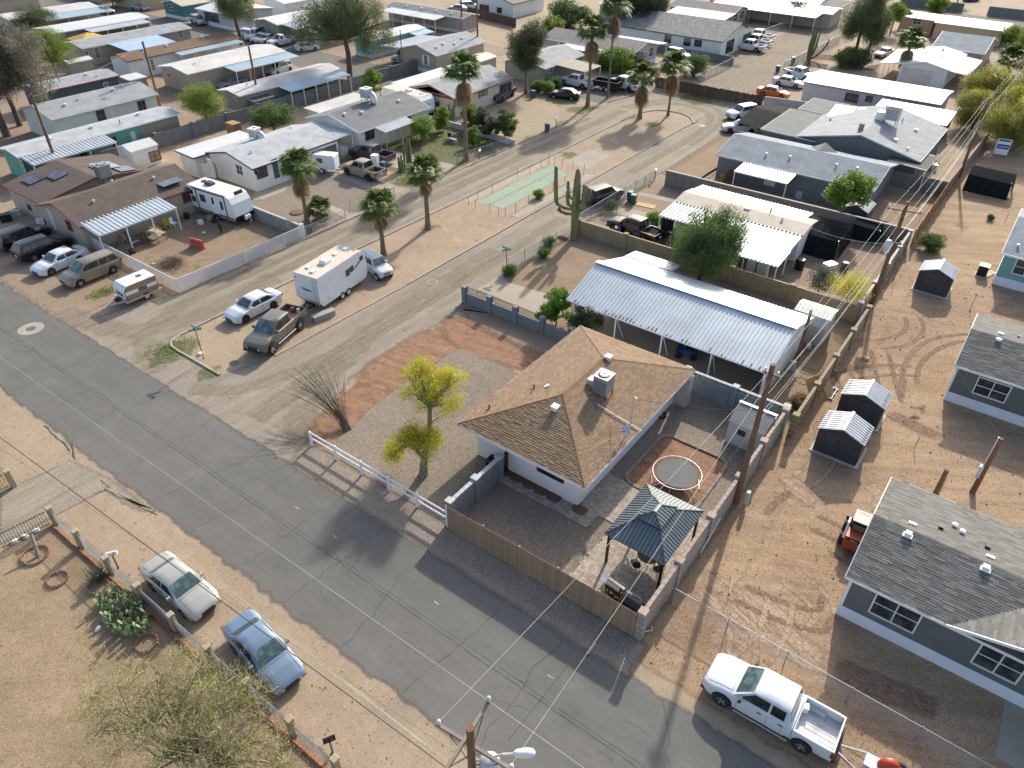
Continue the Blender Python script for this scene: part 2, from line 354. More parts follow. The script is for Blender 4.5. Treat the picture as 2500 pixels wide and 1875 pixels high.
patch('gravel_yard', [(-30.2, 21.0), (-30.3, 23.4), (-30.9, 26.2), (-30.9, 28.4), (-30.8, 34.4), (-30.5, 35.2), (-23, 35.2), (-22, 30), (-19.8, 27), (-19.7, 21.0)], G['gravel'], 8*Z, .25, jit=.05)
patch('gravel_yard', rect(-19.5, -7.5, 21.0, 40.6), G['gravel'], 2.6*Z, .0)
patch('carport_yard', [(-34.8, 41.6), (-7.4, 41.0), (-7.4, 60.5), (-34.8, 60.5)], G['tan_yard'], 1.6*Z, .4)
patch('dirt_yard', [(-34.7, 61), (-7.6, 61), (-7.6, 77), (-34.7, 77)], G['pink_dirt'], 1.6*Z, .3)
patch('dirt_yard', rect(-19, -8, 77.5, 88), G['tan_yard'], 1.9*Z, .3)
patch('dirt_yard', [(-35, 77.2), (-30, 77.2), (-29, 109), (-35, 109)], G['tan_yard'], 1.9*Z, 2.)
patch('dirt_yard', [(-66, 26.5), (-54.9, 26.5), (-54.9, 40.4), (-66, 40.4)], G['tan_yard'], 1.9*Z, .5)
patch('gravel_yard', [(-66.5, 41), (-55.2, 41), (-55.2, 54.5), (-66.5, 54.5)], G['gravel'], 1.9*Z, .4)
patch('garden_ground', [(-66.8, 58.5), (-55.3, 58.5), (-55.3, 74.5), (-66.8, 74.5)], G['weeds'], 1.9*Z, 1.6)
# concrete
patch('driveway', [(-69.5, 53.6), (-55.3, 53.0), (-55.3, 55.8), (-69.5, 56.2)], G['concrete'], 3*Z, .1, jit=.02)
patch('driveway', [(-68, 58.6), (-55.3, 60.4), (-55.3, 64.6), (-68, 63.4)], G['concrete'], 3*Z, .1, jit=.02)
patch('footpath', [T(12, 0, 1590), T(12, 320, 1520), T(22, 260, 25), T(22, 80, 90), T(22, 0, 95)], G['concrete'], 3*Z, .1, jit=.02)
patch('footpath', [T(22, 620, 130), T(22, 800, 200), T(22, 940, 200), T(22, 790, 265), T(22, 600, 160)], G['concrete'], 3*Z, .1, jit=.02)
patch('driveway', [T(22, 1880, 850), T(22, 2100, 730), T(23, 0, 790), T(23, 500, 940), T(23, 420, 1130)], G['concrete'], 3*Z, .1, jit=.02)
patch('carport_floor', rect(-25.6, -9.8, 42.6, 51.2), G['concrete'], 2.4*Z, .1, jit=.02)
patch('driveway', [(-34.6, 62.0), (-28, 62.4), (-28, 66.6), (-34.6, 66)], G['concrete'], 3*Z, .1, jit=.02)
patch('footpath', [T(23, 1110, 30), T(23, 1420, 90), T(23, 1400, 125), T(23, 1090, 55)], G['concrete'], 3*Z, .1, jit=.02)
patch('concrete_pad', [(7.5, 28.2), (14, 28.2), (14, 24.6), (7.6, 25.0)], G['concrete'], 3*Z, .05, jit=.01)
patch('green_slab', [(-47.0, 57.7), (-45.6, 57.7), (-45.5, 71.5), (-46.9, 71.6)], G['green_slab'], 4*Z, .1, jit=.02)
patch('pale_slab', [(-45.4, 57.8), (-43.7, 58), (-43.5, 70), (-45.3, 71)], G['green_slab'], 3.5*Z, .3, jit=.02)
patch('concrete_slab', rect(-46.2, -42.7, 73.2, 79), G['concrete'], 4*Z, .1, jit=.03)
patch('concrete_walk', rect(-48.4, -47.3, 57, 72), G['concrete'], 3*Z, .3, jit=.03)
patch('concrete_walk', rect(-42.2, -40.9, 57, 72), G['concrete'], 3*Z, .6, jit=.06)
patch('driveway', [(-67, 99), (-55, 96.5), (-54.6, 103), (-58, 108), (-67, 107)], G['park_asphalt'], 3*Z, .3)
patch('side_apron', [T(31, 0, 990), T(31, 590, 700), T(31, 900, 840), T(31, 1310, 1150), T(31, 1050, 1080), T(31, 880, 960), T(31, 0, 1420)], G['gravel_street'], 2.4*Z, .5)
for q, s in ((T(21, 1480, 1370), 1.6), (T(21, 1760, 1560), .8), (T(13, 1220, 1050), .9), (T(13, 1040, 990), .8), (T(13, 1620, 830), 2.6), (T(13, 520, 1310), 1.), (T(21, 880, 880), 1.), (T(22, 1480, 330), .7), (T(12, 790, 1360), 1.), (T(12, 1850, 900), 1.3), (T(13, 600, 930), 1.6), (T(12, 1290, 1530), 1.5), (T(13, 460, 1040), .8), (T(13, 1920, 560), 1.)):
    patch('weed_patch', [(q[0]+s*math.cos(a)*random.uniform(.6, 1.2), q[1]+s*math.sin(a)*random.uniform(.8, 1.6)) for a in [k*.63 for k in range(10)]], G['weeds'], 5*Z, .9, kind='stuff')
for q in ([T(14, 440, 500), T(14, 480, 460), T(14, 700, 470), T(14, 680, 520)], [T(14, 400, 520), T(14, 560, 545), T(14, 540, 585), T(14, 370, 560)], [T(14, 900, 555), T(14, 1000, 540), T(14, 960, 600), T(14, 860, 590)]): patch('mulch_bed', q, gmat('mulch', (.07, .03, .022), (.09, .04, .03), speck=.3, ss=20, soft=.4), 3*Z, .3)
# kerbs
KERB = mat('kerb_concrete', (.36, .29, .225), .9, var=.2, vs=.6, bmp=.3)
def kerb(pts, w=.16, h=.11):
    m = MB(); L = [Vector(p) for p in pts]
    V = []
    for i, q in enumerate(L):
        d = (L[min(i+1, len(L)-1)]-L[max(i-1, 0)]).normalized(); nn = Vector((-d.y, d.x))*w/2
        for s, z in ((1, 0), (.8, h), (-.8, h), (-1, 0)): V.append((q.x+nn.x*s, q.y+nn.y*s, z))
    n = len(L); m.add(V, [(4*i+k, 4*i+4+k, 4*i+5+k, 4*i+1+k) for i in range(n-1) for k in range(3)]+[(0, 1, 2, 3), tuple(range(4*n-1, 4*n-5, -1))])
    tag(m.build('kerb', KERB), kind='structure')
kerb(smooth_line(isl[4:12]+[(-48.5, 91), (-48.7, 58), (-49.1, 35), (-49.15, 25), (-49.0, 22.9), (-48.3, 22.05), (-45.9, 22.0), (-42.2, 22.0)], .9))
kerb([(-40.6, 40), (-41.0, 26)], .16, .08)
kerb([(-54.5, y) for y in (34, 41, 48)]); kerb([(-54.4, 65), (-54.3, 87)]); kerb([(-54.6, 98), (-53.6, 103)])
# cracks and the long seam of the main road (fine dark fissures, too small to pick apart)
CR = mat('crack', (.05, .046, .042), .95)
m = MB(); R = random.Random(3)
def crack(p, q, w, jit, n=None):
    p, q = Vector(p), Vector(q); L = (q-p).length; n = n or max(3, int(L/.35)); d = (q-p)/n; nn = Vector((-d.y, d.x)).normalized(); off = 0; V = []
    for i in range(n+1):
        off = off*.75+R.uniform(-jit, jit); c = p+d*i+nn*off; ww = w*R.uniform(.4, 1.3)/2
        V += [(c.x+nn.x*ww, c.y+nn.y*ww, 3*Z), (c.x-nn.x*ww, c.y-nn.y*ww, 3*Z)]
    m.add(V, [(2*i, 2*i+1, 2*i+3, 2*i+2) for i in range(n)])
crack((-140, 15.35), (10, 15.4), .035, .02, 500); crack((-140, 15.55), (10, 15.6), .02, .03, 500)
x = -110
while x < 10:
    x += R.uniform(3.2, 6.4); k = R.random()
    crack((x, 11.9), (x+R.uniform(-.8, .8), 15.3 if k < .35 else 18.8), .032, .16)
    if k < .35: crack((x+R.uniform(.5, 1.6), 15.5), (x+R.uniform(-.5, 2), 18.8), .028, .16)
    if R.random() < .75:
        for _ in range(7):
            c = (x+R.uniform(-1.4, 1.4), 15.2+R.uniform(-.9, .5)); crack(c, (c[0]+R.uniform(-.9, .9), c[1]+R.uniform(-.5, .5)), .014, .07, 4)
    for _ in range(3):
        c = (x+R.uniform(-2, 2), R.uniform(12, 18.5)); crack(c, (c[0]+R.uniform(-1.3, 1.3), c[1]+R.uniform(-.4, .4)), .013, .06, 5)
for a, b in (((31, 600, 560), (31, 630, 700)), ((31, 880, 950), (31, 1060, 1040)), ((31, 1060, 1040), (31, 1310, 1180)), ((31, 850, 870), (31, 915, 940)), ((31, 800, 990), (31, 900, 955)), ((31, 380, 410), (31, 600, 620))):
    crack(T(*a), T(*b), .09, .06)
tag(m.build('cracks', CR, road), kind='stuff')
# bits of white paint left on the asphalt
PW = mat('road_paint', (.45, .44, .41), .8)
m = MB()
for a in ((32, 365, 1105), (32, 685, 1350), (43, 358, 888), (42, 1540, 265)):
    c = T(*a); m.box(c[0], c[1], 2*Z+.002,   .34, .035, .003, rz=R.uniform(-.1, .1))
tag(m.build('paint_marks', PW, road), kind='stuff')
# manhole: concrete collar and iron lid
def manhole(c, r, label, collar=True):
    t = thing('manhole', label, 'manhole', (c[0], c[1], 0))
    m = MB()
    if collar:
        m.lathe([(r, .0), (r, 4.5*Z), (r-.02, 5*Z), (.42, 5*Z)], 28); m.build('concrete_collar', mat('collar', (.29, .262, .22), .9, bmp=.3), t)
    m = MB(); m.lathe([(.36, 0), (.36, 6*Z), (.3, 6*Z+.004), (.1, 6*Z+.004)], 24); m.build('iron_lid', mat('iron', (.13, .12, .11), .7, .4), t)
manhole(T(21, 260, 1185), .95, 'round manhole with wide pale concrete collar in the asphalt road')
manhole(T(22, 1508, 790), .48, 'pale round manhole in the gravel street beside the kerb')
manhole(T(13, 1637, 1062), .55, 'small pale manhole in the turning circle beyond the island')
manhole(T(21, 1975, 1475), .4, 'dusty sunken manhole in front of the grey pickup', False)
# ================================================================ buildings
def RAY(t, x, y, axis, val):
    """where the line of sight through a photo pixel meets the wall plane axis=val -> (along, z)"""
    r, c = t//10, t % 10
    px, py = (0, 620, 1240, 1860)[c-1]+x*640/2212, (0, 460, 920, 1395)[r-1]+y*640/2212
    d = (px-1250)*_R-(py-937.5)*_U+F_PX*_FW
    k = val/d[0] if axis == 'x' else val/d[1]
    return ((d[1] if axis == 'x' else d[0])*k, CAM_H+d[2]*k)
WHITE = mat('white_paint', (.72, .71, .68), .6, var=.06, dirt=.15, dcol=(.45, .38, .3))
TRIM = mat('white_trim', (.74, .74, .72), .5, var=.04)
METW = mat('white_metal', (.44, .465, .485), .5, .1, var=.12, vs=.5, dirt=.35, dcol=(.45, .42, .38))
METG = mat('galvanised', (.42, .46, .485), .5, .25, var=.14, vs=.4, dirt=.25, dcol=(.38, .33, .28))
METB = mat('blue_grey_metal', (.36, .46, .5), .45, .2, var=.1, vs=.4)
PANE = glass('pane'); DARK = mat('dark_frame', (.03, .03, .032), .5)
FRM = mat('window_frame', (.62, .62, .6), .5, var=.04); VENT = mat('vent_metal', (.55, .56, .57), .4, .5); VENTW = mat('vent_white', (.72, .72, .72), .4)
SOLAR = glass('solar_cells', (.03, .033, .04), .15)
def shift(o, w): o.location = (-w[0], -w[1], 0); return o
class Site:
    """a thing whose parts are written in world metres"""
    def __init__(s, name, label, cat, x, y, group=None): s.t = thing(name, label, cat, (x, y, 0), 0, group); s.w = (x, y)
    def put(s, mb, name, m, par=None, smooth=0):
        o = mb.build(name, m, par or s.t, smooth=smooth)
        if par is None: shift(o, s.w)
        return o
def uv_roof(planes, th):
    """solid roof planes with uv in metres on the weather side"""
    me = bpy.data.meshes.new('roof'); V = []; Fc = []; UV = []
    for pl in planes:
        pl = [Vector(p) for p in pl]; nr = (pl[1]-pl[0]).cross(pl[2]-pl[0]).normalized()
        if nr.z < 0: pl = pl[::-1]; nr = -nr
        u = Vector((nr.y, -nr.x, 0)); u = u.normalized() if u.length > 1e-4 else Vector((1, 0, 0)); v = nr.cross(u)
        o = len(V); n = len(pl); V += pl+[p-Vector((0, 0, th)) for p in pl]
        Fc.append(tuple(range(o, o+n))); UV += [(p.dot(u), p.dot(v)) for p in pl]
        Fc.append(tuple(range(o+n, o+2*n))[::-1]); UV += [(0, 0)]*n
        for i in range(n): Fc.append((o+i, o+n+i, o+n+(i+1) % n, o+(i+1) % n)); UV += [(0, 0)]*4
    me.from_pydata([tuple(v) for v in V], [], Fc); l = me.uv_layers.new(name='UVMap')
    l.data.foreach_set('uv', [c for q in UV for c in q]); return me
def shingles(planes, row=.145, tab=.32, lift=.016, seed=1, rag=.35):
    """real asphalt tabs, joined: far too many and too small to pick apart"""
    R = random.Random(seed); m = MB()
    for pl in planes:
        pl = [Vector(p) for p in pl]; nr = (pl[1]-pl[0]).cross(pl[2]-pl[0]).normalized()
        if nr.z < 0: nr = -nr
        u = Vector((nr.y, -nr.x, 0)).normalized(); v = nr.cross(u)
        if v.z < 0: v = -v
        o = pl[0]; q = [((p-o).dot(u), (p-o).dot(v)) for p in pl]; v0, v1 = min(b for a, b in q), max(b for a, b in q)
        r = 0; y = v0
        while y < v1-.05:
            def span(yy):
                xs = []
                for i in range(len(q)):
                    (a, b), (c, d) = q[i], q[(i+1) % len(q)]
                    if (b-yy)*(d-yy) <= 0 and b != d: xs.append(a+(c-a)*(yy-b)/(d-b))
                return (min(xs), max(xs)) if len(xs) > 1 else None
            s = span(y+row*.5)
            if s:
                x = s[0]-R.uniform(0, tab)*(1 if r else .5)
                while x < s[1]:
                    w = tab*R.uniform(.75, 1.25); a, b = max(x, s[0]), min(x+w-.012, s[1]); x += w
                    if b-a < .03: continue
                    lo = y-row*rag*R.random()*.6; h = lift*R.uniform(.7, 1.5)
                    A, B = o+u*a+v*lo+nr*h, o+u*b+v*lo+nr*h; C, D = o+u*b+v*min(y+row*1.05, v1)+nr*.003, o+u*a+v*min(y+row*1.05, v1)+nr*.003
                    m.add([A, B, C, D, A-nr*h, B-nr*h], [(0, 1, 2, 3), (4, 5, 1, 0)])
            y += row; r += 1
    return m
def win(S, side, pl, u0, u1, z0, z1, fm=None, grid=1, name='window', pm=None, shut=None, dep=.05):
    """framed window (or door) on wall plane; S is a Site"""
    fm = fm or FRM; m = MB(); g = .06; sg = -1 if side == 'S' else 1
    def bx(mm, a, b, c, d, n0, n1):
        if side == 'S': mm.box((a+b)/2, pl+sg*(n0+n1)/2, c, b-a, abs(n1-n0), d-c)
        else: mm.box(pl+sg*(n0+n1)/2, (a+b)/2, c, abs(n1-n0), b-a, d-c)
    bx(m, u0-g, u0+g*.3, z0-g, z1+g, -.02, dep); bx(m, u1-g*.3, u1+g, z0-g, z1+g, -.02, dep)
    bx(m, u0+g*.3, u1-g*.3, z1-g*.3, z1+g, -.02, dep-.004); bx(m, u0+g*.3, u1-g*.3, z0-g, z0+g*.3, -.02, dep+.02)
    for k in range(1, grid+1):
        c = u0+(u1-u0)*k/(grid+1); bx(m, c-.03, c+.03, z0+g*.3, z1-g*.3, 0, dep-.015)
    if name == 'window' and z1-z0 > .7: bx(m, u0+g*.3, u1-g*.3, (z0+z1)/2-.025, (z0+z1)/2+.025, 0, dep-.02)
    f = S.put(m, name, fm)
    m = MB(); bx(m, u0+g*.2, u1-g*.2, z0+g*.2, z1-g*.2, -.02, .012); S.put(m, 'pane' if name == 'window' else 'door_leaf', pm or PANE, f)
    if name != 'window':
        m = MB(); bx(m, u1-.18, u1-.1, z0+.95, z0+1.03, .012, .07); S.put(m, 'handle', VENT, f)
    if shut:
        for a in (u0-.45, u1+.08):
            m = MB(); bx(m, a, a+.36, z0-.05, z1+.05, -.01, .04); S.put(m, 'shutter', shut)
def px_win(S, side, pl, t, a, b, c, d, **k):
    (u0, z1), (u1, z0) = RAY(t, a, b, 'y' if side == 'S' else 'x', pl), RAY(t, c, d, 'y' if side == 'S' else 'x', pl)
    if k.get('name') == 'door': z0 = max(0.1, min(z0, .8)); z1 = z0+2.0
    z0 = max(.4 if k.get('name') != 'door' else .05, z0); z1 = max(z1, z0+.45)
    if u1 < u0: u0, u1 = u1, u0
    if u1-u0 < .45: u1 = u0+.6
    win(S, side, pl, u0, u1, z0, z1, **k)
def bldg(name, label, x0, x1, y0, y1, h, rise, axis='y', wall=None, roof=None, over=.3, kind='gable', trim=None, skirt=None, wins=(), vents=(), th=.1, tabs=None, tabmat=None, ridge=None, group=None, cat='house', fascia=.16, tabseed=1):
    cx, cy = (x0+x1)/2, (y0+y1)/2; S = Site(name, label, cat, cx, cy, group); trim = trim or TRIM
    X0, X1, Y0, Y1 = x0+over, x1-over, y0+over, y1-over
    rd = ridge if ridge is not None else (cx if axis == 'y' else cy)
    m = MB()
    if kind == 'gable':
        if axis == 'y':
            f = lambda x: h+rise*((x-x0)/(rd-x0) if x < rd else (x1-x)/(x1-rd))-th-.01
            m.prism(rect(X0, X1, Y0, Y1), 0, min(f(X0), f(X1)))
            for ya in (Y0, Y1): pass
            a, b, c = (X0, f(X0)), (rd, f(rd)), (X1, f(X1)); zb = min(f(X0), f(X1))
            m.add([(X0, Y0, zb), (X1, Y0, zb), (X1, Y0, f(X1)), (rd, Y0, f(rd)), (X0, Y0, f(X0)), (X0, Y1, zb), (X1, Y1, zb), (X1, Y1, f(X1)), (rd, Y1, f(rd)), (X0, Y1, f(X0))], [(0, 1, 2, 3, 4), (9, 8, 7, 6, 5), (1, 6, 7, 2), (0, 4, 9, 5), (2, 7, 8, 3), (3, 8, 9, 4)])
            pl = [[(x0, y0, h), (rd, y0, h+rise), (rd, y1, h+rise), (x0, y1, h)], [(x1, y0, h), (x1, y1, h), (rd, y1, h+rise), (rd, y0, h+rise)]]
        else:
            f = lambda y: h+rise*((y-y0)/(rd-y0) if y < rd else (y1-y)/(y1-rd))-th-.01
            zb = min(f(Y0), f(Y1)); m.prism(rect(X0, X1, Y0, Y1), 0, zb)
            m.add([(X0, Y0, zb), (X0, Y1, zb), (X0, Y1, f(Y1)), (X0, rd, f(rd)), (X0, Y0, f(Y0)), (X1, Y0, zb), (X1, Y1, zb), (X1, Y1, f(Y1)), (X1, rd, f(rd)), (X1, Y0, f(Y0))], [(4, 3, 2, 1, 0), (5, 6, 7, 8, 9), (0, 5, 9, 4), (1, 2, 7, 6), (4, 9, 8, 3), (3, 8, 7, 2)])
            pl = [[(x0, y0, h), (x1, y0, h), (x1, rd, h+rise), (x0, rd, h+rise)], [(x0, y1, h), (x0, rd, h+rise), (x1, rd, h+rise), (x1, y1, h)]]
    elif kind == 'hip':
        m.prism(rect(X0, X1, Y0, Y1), 0, h-.02)
        k = (x1-x0)/2 if axis == 'y' else (y1-y0)/2
        if axis == 'y': r0, r1 = (cx, y0+k, h+rise), (cx, y1-k, h+rise)
        else: r0, r1 = (x0+k, cy, h+rise), (x1-k, cy, h+rise)
        c = [(x0, y0, h), (x1, y0, h), (x1, y1, h), (x0, y1, h)]
        pl = [[c[0], c[1], r0], [c[1], c[2], r1, r0], [c[2], c[3], r1], [c[3], c[0], r0, r1]] if axis == 'y' else [[c[0], c[1], r1, r0], [c[1], c[2], r1], [c[2], c[3], r0, r1], [c[3], c[0], r0]]
    else:                                                     # flat with a slight fall
        m.prism(rect(X0, X1, Y0, Y1), 0, h-th-.01)
        pl = [[(x0, y0, h), (x1, y0, h-rise), (x1, y1, h-rise), (x0, y1, h)]]
        if rise: m.v = [(v[0], v[1], v[2] if v[2] < .1 else (h-th-.01-rise*(v[0]-x0)/(x1-x0))) for v in m.v]
    S.put(m, 'wall', wall)
    ro = obj('roof', uv_roof(pl, th), roof, S.t); shift(ro, S.w)
    if tabs: tag(shingles(pl, seed=tabseed, **tabs).build('shingles', tabmat, ro), kind='stuff')
    m = MB()
    ed = [((x0, y0), (x1, y0)), ((x1, y0), (x1, y1)), ((x1, y1), (x0, y1)), ((x0, y1), (x0, y0))]
    if fascia:
        def zr(x, y):
            if kind == 'gable': return h+rise*(((x-x0)/(rd-x0) if x <= rd else (x1-x)/(x1-rd)) if axis == 'y' else ((y-y0)/(rd-y0) if y <= rd else (y1-y)/(y1-rd)))
            return h-rise*(x-x0)/(x1-x0) if kind == 'flat' else h
        P8 = [(x0, y0), (x1, y0), (x1, y1), (x0, y1)]
        for i in range(4):
            (ax, ay), (bx, by) = P8[i], P8[(i+1) % 4]; seq = [(ax, ay), (bx, by)]
            if kind == 'gable' and ((axis == 'y') == (ay == by)): seq.insert(1, ((rd, ay) if axis == 'y' else (ax, rd)))
            for (px, py), (qx, qy) in zip(seq, seq[1:]):
                ox = .015*((py != qy) and (1 if px == x1 else -1)); oy = .015*((px != qx) and (1 if py == y1 else -1))
                m.beam((px+ox, py+oy, zr(px, py)-fascia/2+.004), (qx+ox, qy+oy, zr(qx, qy)-fascia/2+.004), .035, fascia)
        S.put(m, 'fascia', trim)
    if skirt:
        zs, sm = skirt; m = MB(); e = .03
        for (ax, ay), (bx, by) in (((X0, Y0), (X1, Y0)), ((X1, Y0), (X1, Y1)), ((X1, Y1), (X0, Y1)), ((X0, Y1), (X0, Y0))):
            m.box((ax+bx)/2+(e/2 if ax == bx == X1 else -e/2 if ax == bx else 0), (ay+by)/2+(-e/2 if ay == by == Y0 else e/2 if ay == by else 0), 0, abs(bx-ax)+2*e*(ay == by) or e, abs(by-ay) or e, zs)
        S.put(m, 'skirting', sm)
    S.planes = {'S': Y0, 'E': X1}; S.pl = pl; S.roof = ro; S.zr = (lambda x, y: h+(rise*(((x-x0)/(rd-x0) if x <= rd else (x1-x)/(x1-rd)) if axis == 'y' else ((y-y0)/(rd-y0) if y <= rd else (y1-y)/(y1-rd))) if kind == 'gable' else 0))
    for wn in wins:
        side, t, a, b, c, d = wn[:6]; px_win(S, side, S.planes[side], t, a, b, c, d, **(wn[6] if len(wn) > 6 else {}))
    for i, v in enumerate(vents):
        x, y = v[0], v[1]; z = S.zr(x, y)-.05; m = MB()
        k = v[2] if len(v) > 2 else 0
        if k == 0: m.lathe([(.08, 0), (.08, .22), (.15, .24), (.13, .31), (.03, .34)], 10, (x, y, z)); S.put(m, 'roof_vent', VENT, ro)
        elif k == 1: m.box(x, y, z, .42, .32, .24, top=.8); m.box(x, y, z+.241, .4, .3, .06); S.put(m, 'roof_vent', VENTW, ro)
        elif k == 2: m.tube([(x, y, z), (x, y, z+.55)], .05, 8); S.put(m, 'vent_pipe', DARK, ro)
        else: m.box(x, y, z, .62, .4, .16, top=.9); S.put(m, 'skylight', VENTW, ro)
    return S
def awning(S, x0, x1, y0, y1, zhi, zlo, low='E', m=None, pitch=.3, n=4, amp=.035, posts=True, pm=None, name='awning', post_w=.09):
    """ribbed metal sheet falling towards `low`, edge beam and posts along the low side"""
    m = m or METW; b = MB()
    if low == 'E': b.corr((x0, y0, zhi), (x0, y1, zhi), (x1, y0, zlo), pitch, amp); ln = [(x1-.12, y0+.1+(y1-y0-.2)*i/(n-1)) for i in range(n)]
    elif low == 'W': b.corr((x0, y0, zlo), (x0, y1, zlo), (x1, y0, zhi), pitch, amp); ln = [(x0+.12, y0+.1+(y1-y0-.2)*i/(n-1)) for i in range(n)]
    elif low == 'N': b.corr((x0, y0, zhi), (x1, y0, zhi), (x0, y1, zlo), pitch, amp); ln = [(x0+.1+(x1-x0-.2)*i/(n-1), y1-.12) for i in range(n)]
    else: b.corr((x0, y0, zlo), (x1, y0, zlo), (x0, y1, zhi), pitch, amp); ln = [(x0+.1+(x1-x0-.2)*i/(n-1), y0+.12) for i in range(n)]
    a = S.put(b, name, m)
    b = MB(); b.beam((ln[0][0], ln[0][1], zlo-.07), (ln[-1][0], ln[-1][1], zlo-.07), .06, .12)
    for p, q in ((ln[0], 1), (ln[-1], -1)):
        if low in 'EW': b.beam((p[0], p[1], zlo-.03), (x0 if low == 'E' else x1, p[1], zhi-.06), .05, .1)
        else: b.beam((p[0], p[1], zlo-.03), (p[0], y0 if low == 'N' else y1, zhi-.06), .05, .1)
    S.put(b, 'edge_beam', pm or TRIM, a)
    if posts:
        for p in ln: S.put(MB().box(p[0], p[1], 0, post_w, post_w, zlo-.13), 'post', pm or TRIM)
    return a
def wallm(name, c, groove=.4, **k):
    k.setdefault('var', .07); k.setdefault('dirt', .2); k.setdefault('dcol', tuple(v*.7 for v in c))
    return mat('wall_'+name, c, .8, groove=('DIAGONAL', groove) if groove else None, **k)
SH = {k: shingle_mat('shingle_'+k, a, b) for k, a, b in (('grey', (.14, .145, .147), (.18, .185, .187)), ('light', (.27, .28, .29), (.32, .325, .33)), ('brown', (.085, .06, .047), (.115, .085, .068)), ('rust', (.15, .085, .05), (.2, .12, .07)), ('mauve', (.17, .15, .14), (.22, .195, .18)), ('bluegrey', (.2, .225, .25), (.26, .285, .31)), ('pale', (.37, .38, .39), (.42, .43, .44)), ('dark', (.12, .125, .12), (.15, .155, .15)))}
COAT = mat('white_roof_coat', (.48, .485, .48), .6, var=.08, vs=.3, dirt=.45, dcol=(.42, .38, .33)); COATB = mat('rusty_roof_coat', (.47, .45, .42), .65, var=.14, vs=.25, dirt=.8, dcol=(.32, .27, .23)); COATT = mat('cream_roof_coat', (.42, .355, .275), .8, var=.1, dirt=.5, dcol=(.36, .28, .2))
SKW = mat('white_skirting', (.66, .69, .73), .55, var=.05, groove=('X', .2)); SKB = mat('beige_skirting', (.55, .52, .47), .6, var=.05)
# ---- the tan-roofed house on the corner lot
TAN_TAB = mat('tan_shingle', (.225, .148, .09), .95, var=.06, vs=.6, island=.2, fine=.25, fs=40, bmp=.4)
TAN_BASE = mat('shingle_shadow', (.1, .062, .04), .95)
HW = mat('white_stucco', (.7, .7, .69), .85, var=.04, bmp=.3, fs=40, bs=40)
S = bldg('corner_house', 'white stucco house with tan shingled hip roof on the corner lot', -22.9, -13.75, 25.75, 39.75, 2.7, 1.55, 'y', HW, TAN_BASE, over=.85, kind='hip', trim=HW, tabs=dict(row=.15, tab=.3, lift=.024), tabmat=TAN_TAB, th=.12, fascia=.17)
HOUSE = S; c = (-18.32, 30.3); rz0 = 4.25
px_win(S, 'S', S.planes['S'], 33, 255, 735, 465, 890, fm=DARK, grid=2)
px_win(S, 'S', S.planes['S'], 32, 2000, 535, 2090, 590, fm=DARK)
CAPM = mat('ridge_cap', (.185, .11, .062), .95, var=.12, island=.15, fine=.2, fs=40)
for a, b in (((-22.9, 25.75, 2.7), (-18.325, 30.325, 4.25)), ((-13.75, 25.75, 2.7), (-18.325, 30.325, 4.25)), ((-22.9, 39.75, 2.7), (-18.325, 35.175, 4.25)), ((-13.75, 39.75, 2.7), (-18.325, 35.175, 4.25)), ((-18.325, 30.325, 4.25), (-18.325, 35.175, 4.25))):
    m = MB(); a, b = Vector(a), Vector(b); L = (b-a).length; n = int(L/.2); d = (b-a)/n
    s = Vector((-d.y, d.x, 0)).normalized()*.17
    for i in range(n):
        p, q = a+d*i+Vector((0, 0, .045)), a+d*(i+1.25)+Vector((0, 0, .03))
        m.add([p-s-Vector((0, 0, .075)), p, p+s-Vector((0, 0, .075)), q-s-Vector((0, 0, .075)), q, q+s-Vector((0, 0, .075))], [(0, 1, 4, 3), (1, 2, 5, 4)])
    tag(S.put(m, 'ridge_cap', CAPM), kind='stuff')
def zhip(x, y): return 2.7+1.55*min(min(x+22.9, -13.75-x), min(y-25.75, 39.75-y))/4.575
for q, k in ((T(23, 850, 1430, 4.25), 'box'), (T(33, 400, 265, 3.95), 'box'), (T(33, 220, 90, 3.6), 'pipe'), (T(33, 335, 85, 3.7), 'cap'), (T(32, 1985, 265, 3.1), 'pipe')):
    z = zhip(*q)-.06; m = MB()
    if k == 'box': m.box(q[0], q[1], z, .38, .38, .26); m.box(q[0], q[1], z+.261, .44, .44, .06); S.put(m, 'roof_vent', VENTW)
    else: m.box(q[0], q[1], z+.03, .35, .28, .05); m.tube([(q[0], q[1], z), (q[0], q[1], z+(.45 if k == 'pipe' else .22))], .05 if k == 'pipe' else .1, 8); S.put(m, 'vent_pipe', DARK if k == 'pipe' else VENTW)
S.put(MB().box(-14.05, 39.2, 0, .8, .7, 2.35), 'utility_cupboard', mat('cupboard', (.42, .38, .33), .7))
# dark lobed flower-bed edging along the front wall
EDG = mat('edging_brown', (.12, .065, .042), .9, var=.2, bmp=.4)
t = thing('bed_edging', 'scalloped dark brown edging along the foot of the white house', 'edging', (-18, 26.3, 0))
for i in range(7):
    x = -20.6+i*.9
    if i == 6: x = -14.35
    m = MB(); m.prism([(-.42, .3), (-.42, -.12), (-.25, -.3), (.25, -.3), (.42, -.12), (.42, .3)], 0, .12); m.build('edging_block', EDG, t, (x+18, .0 if i < 6 else .1, 0))
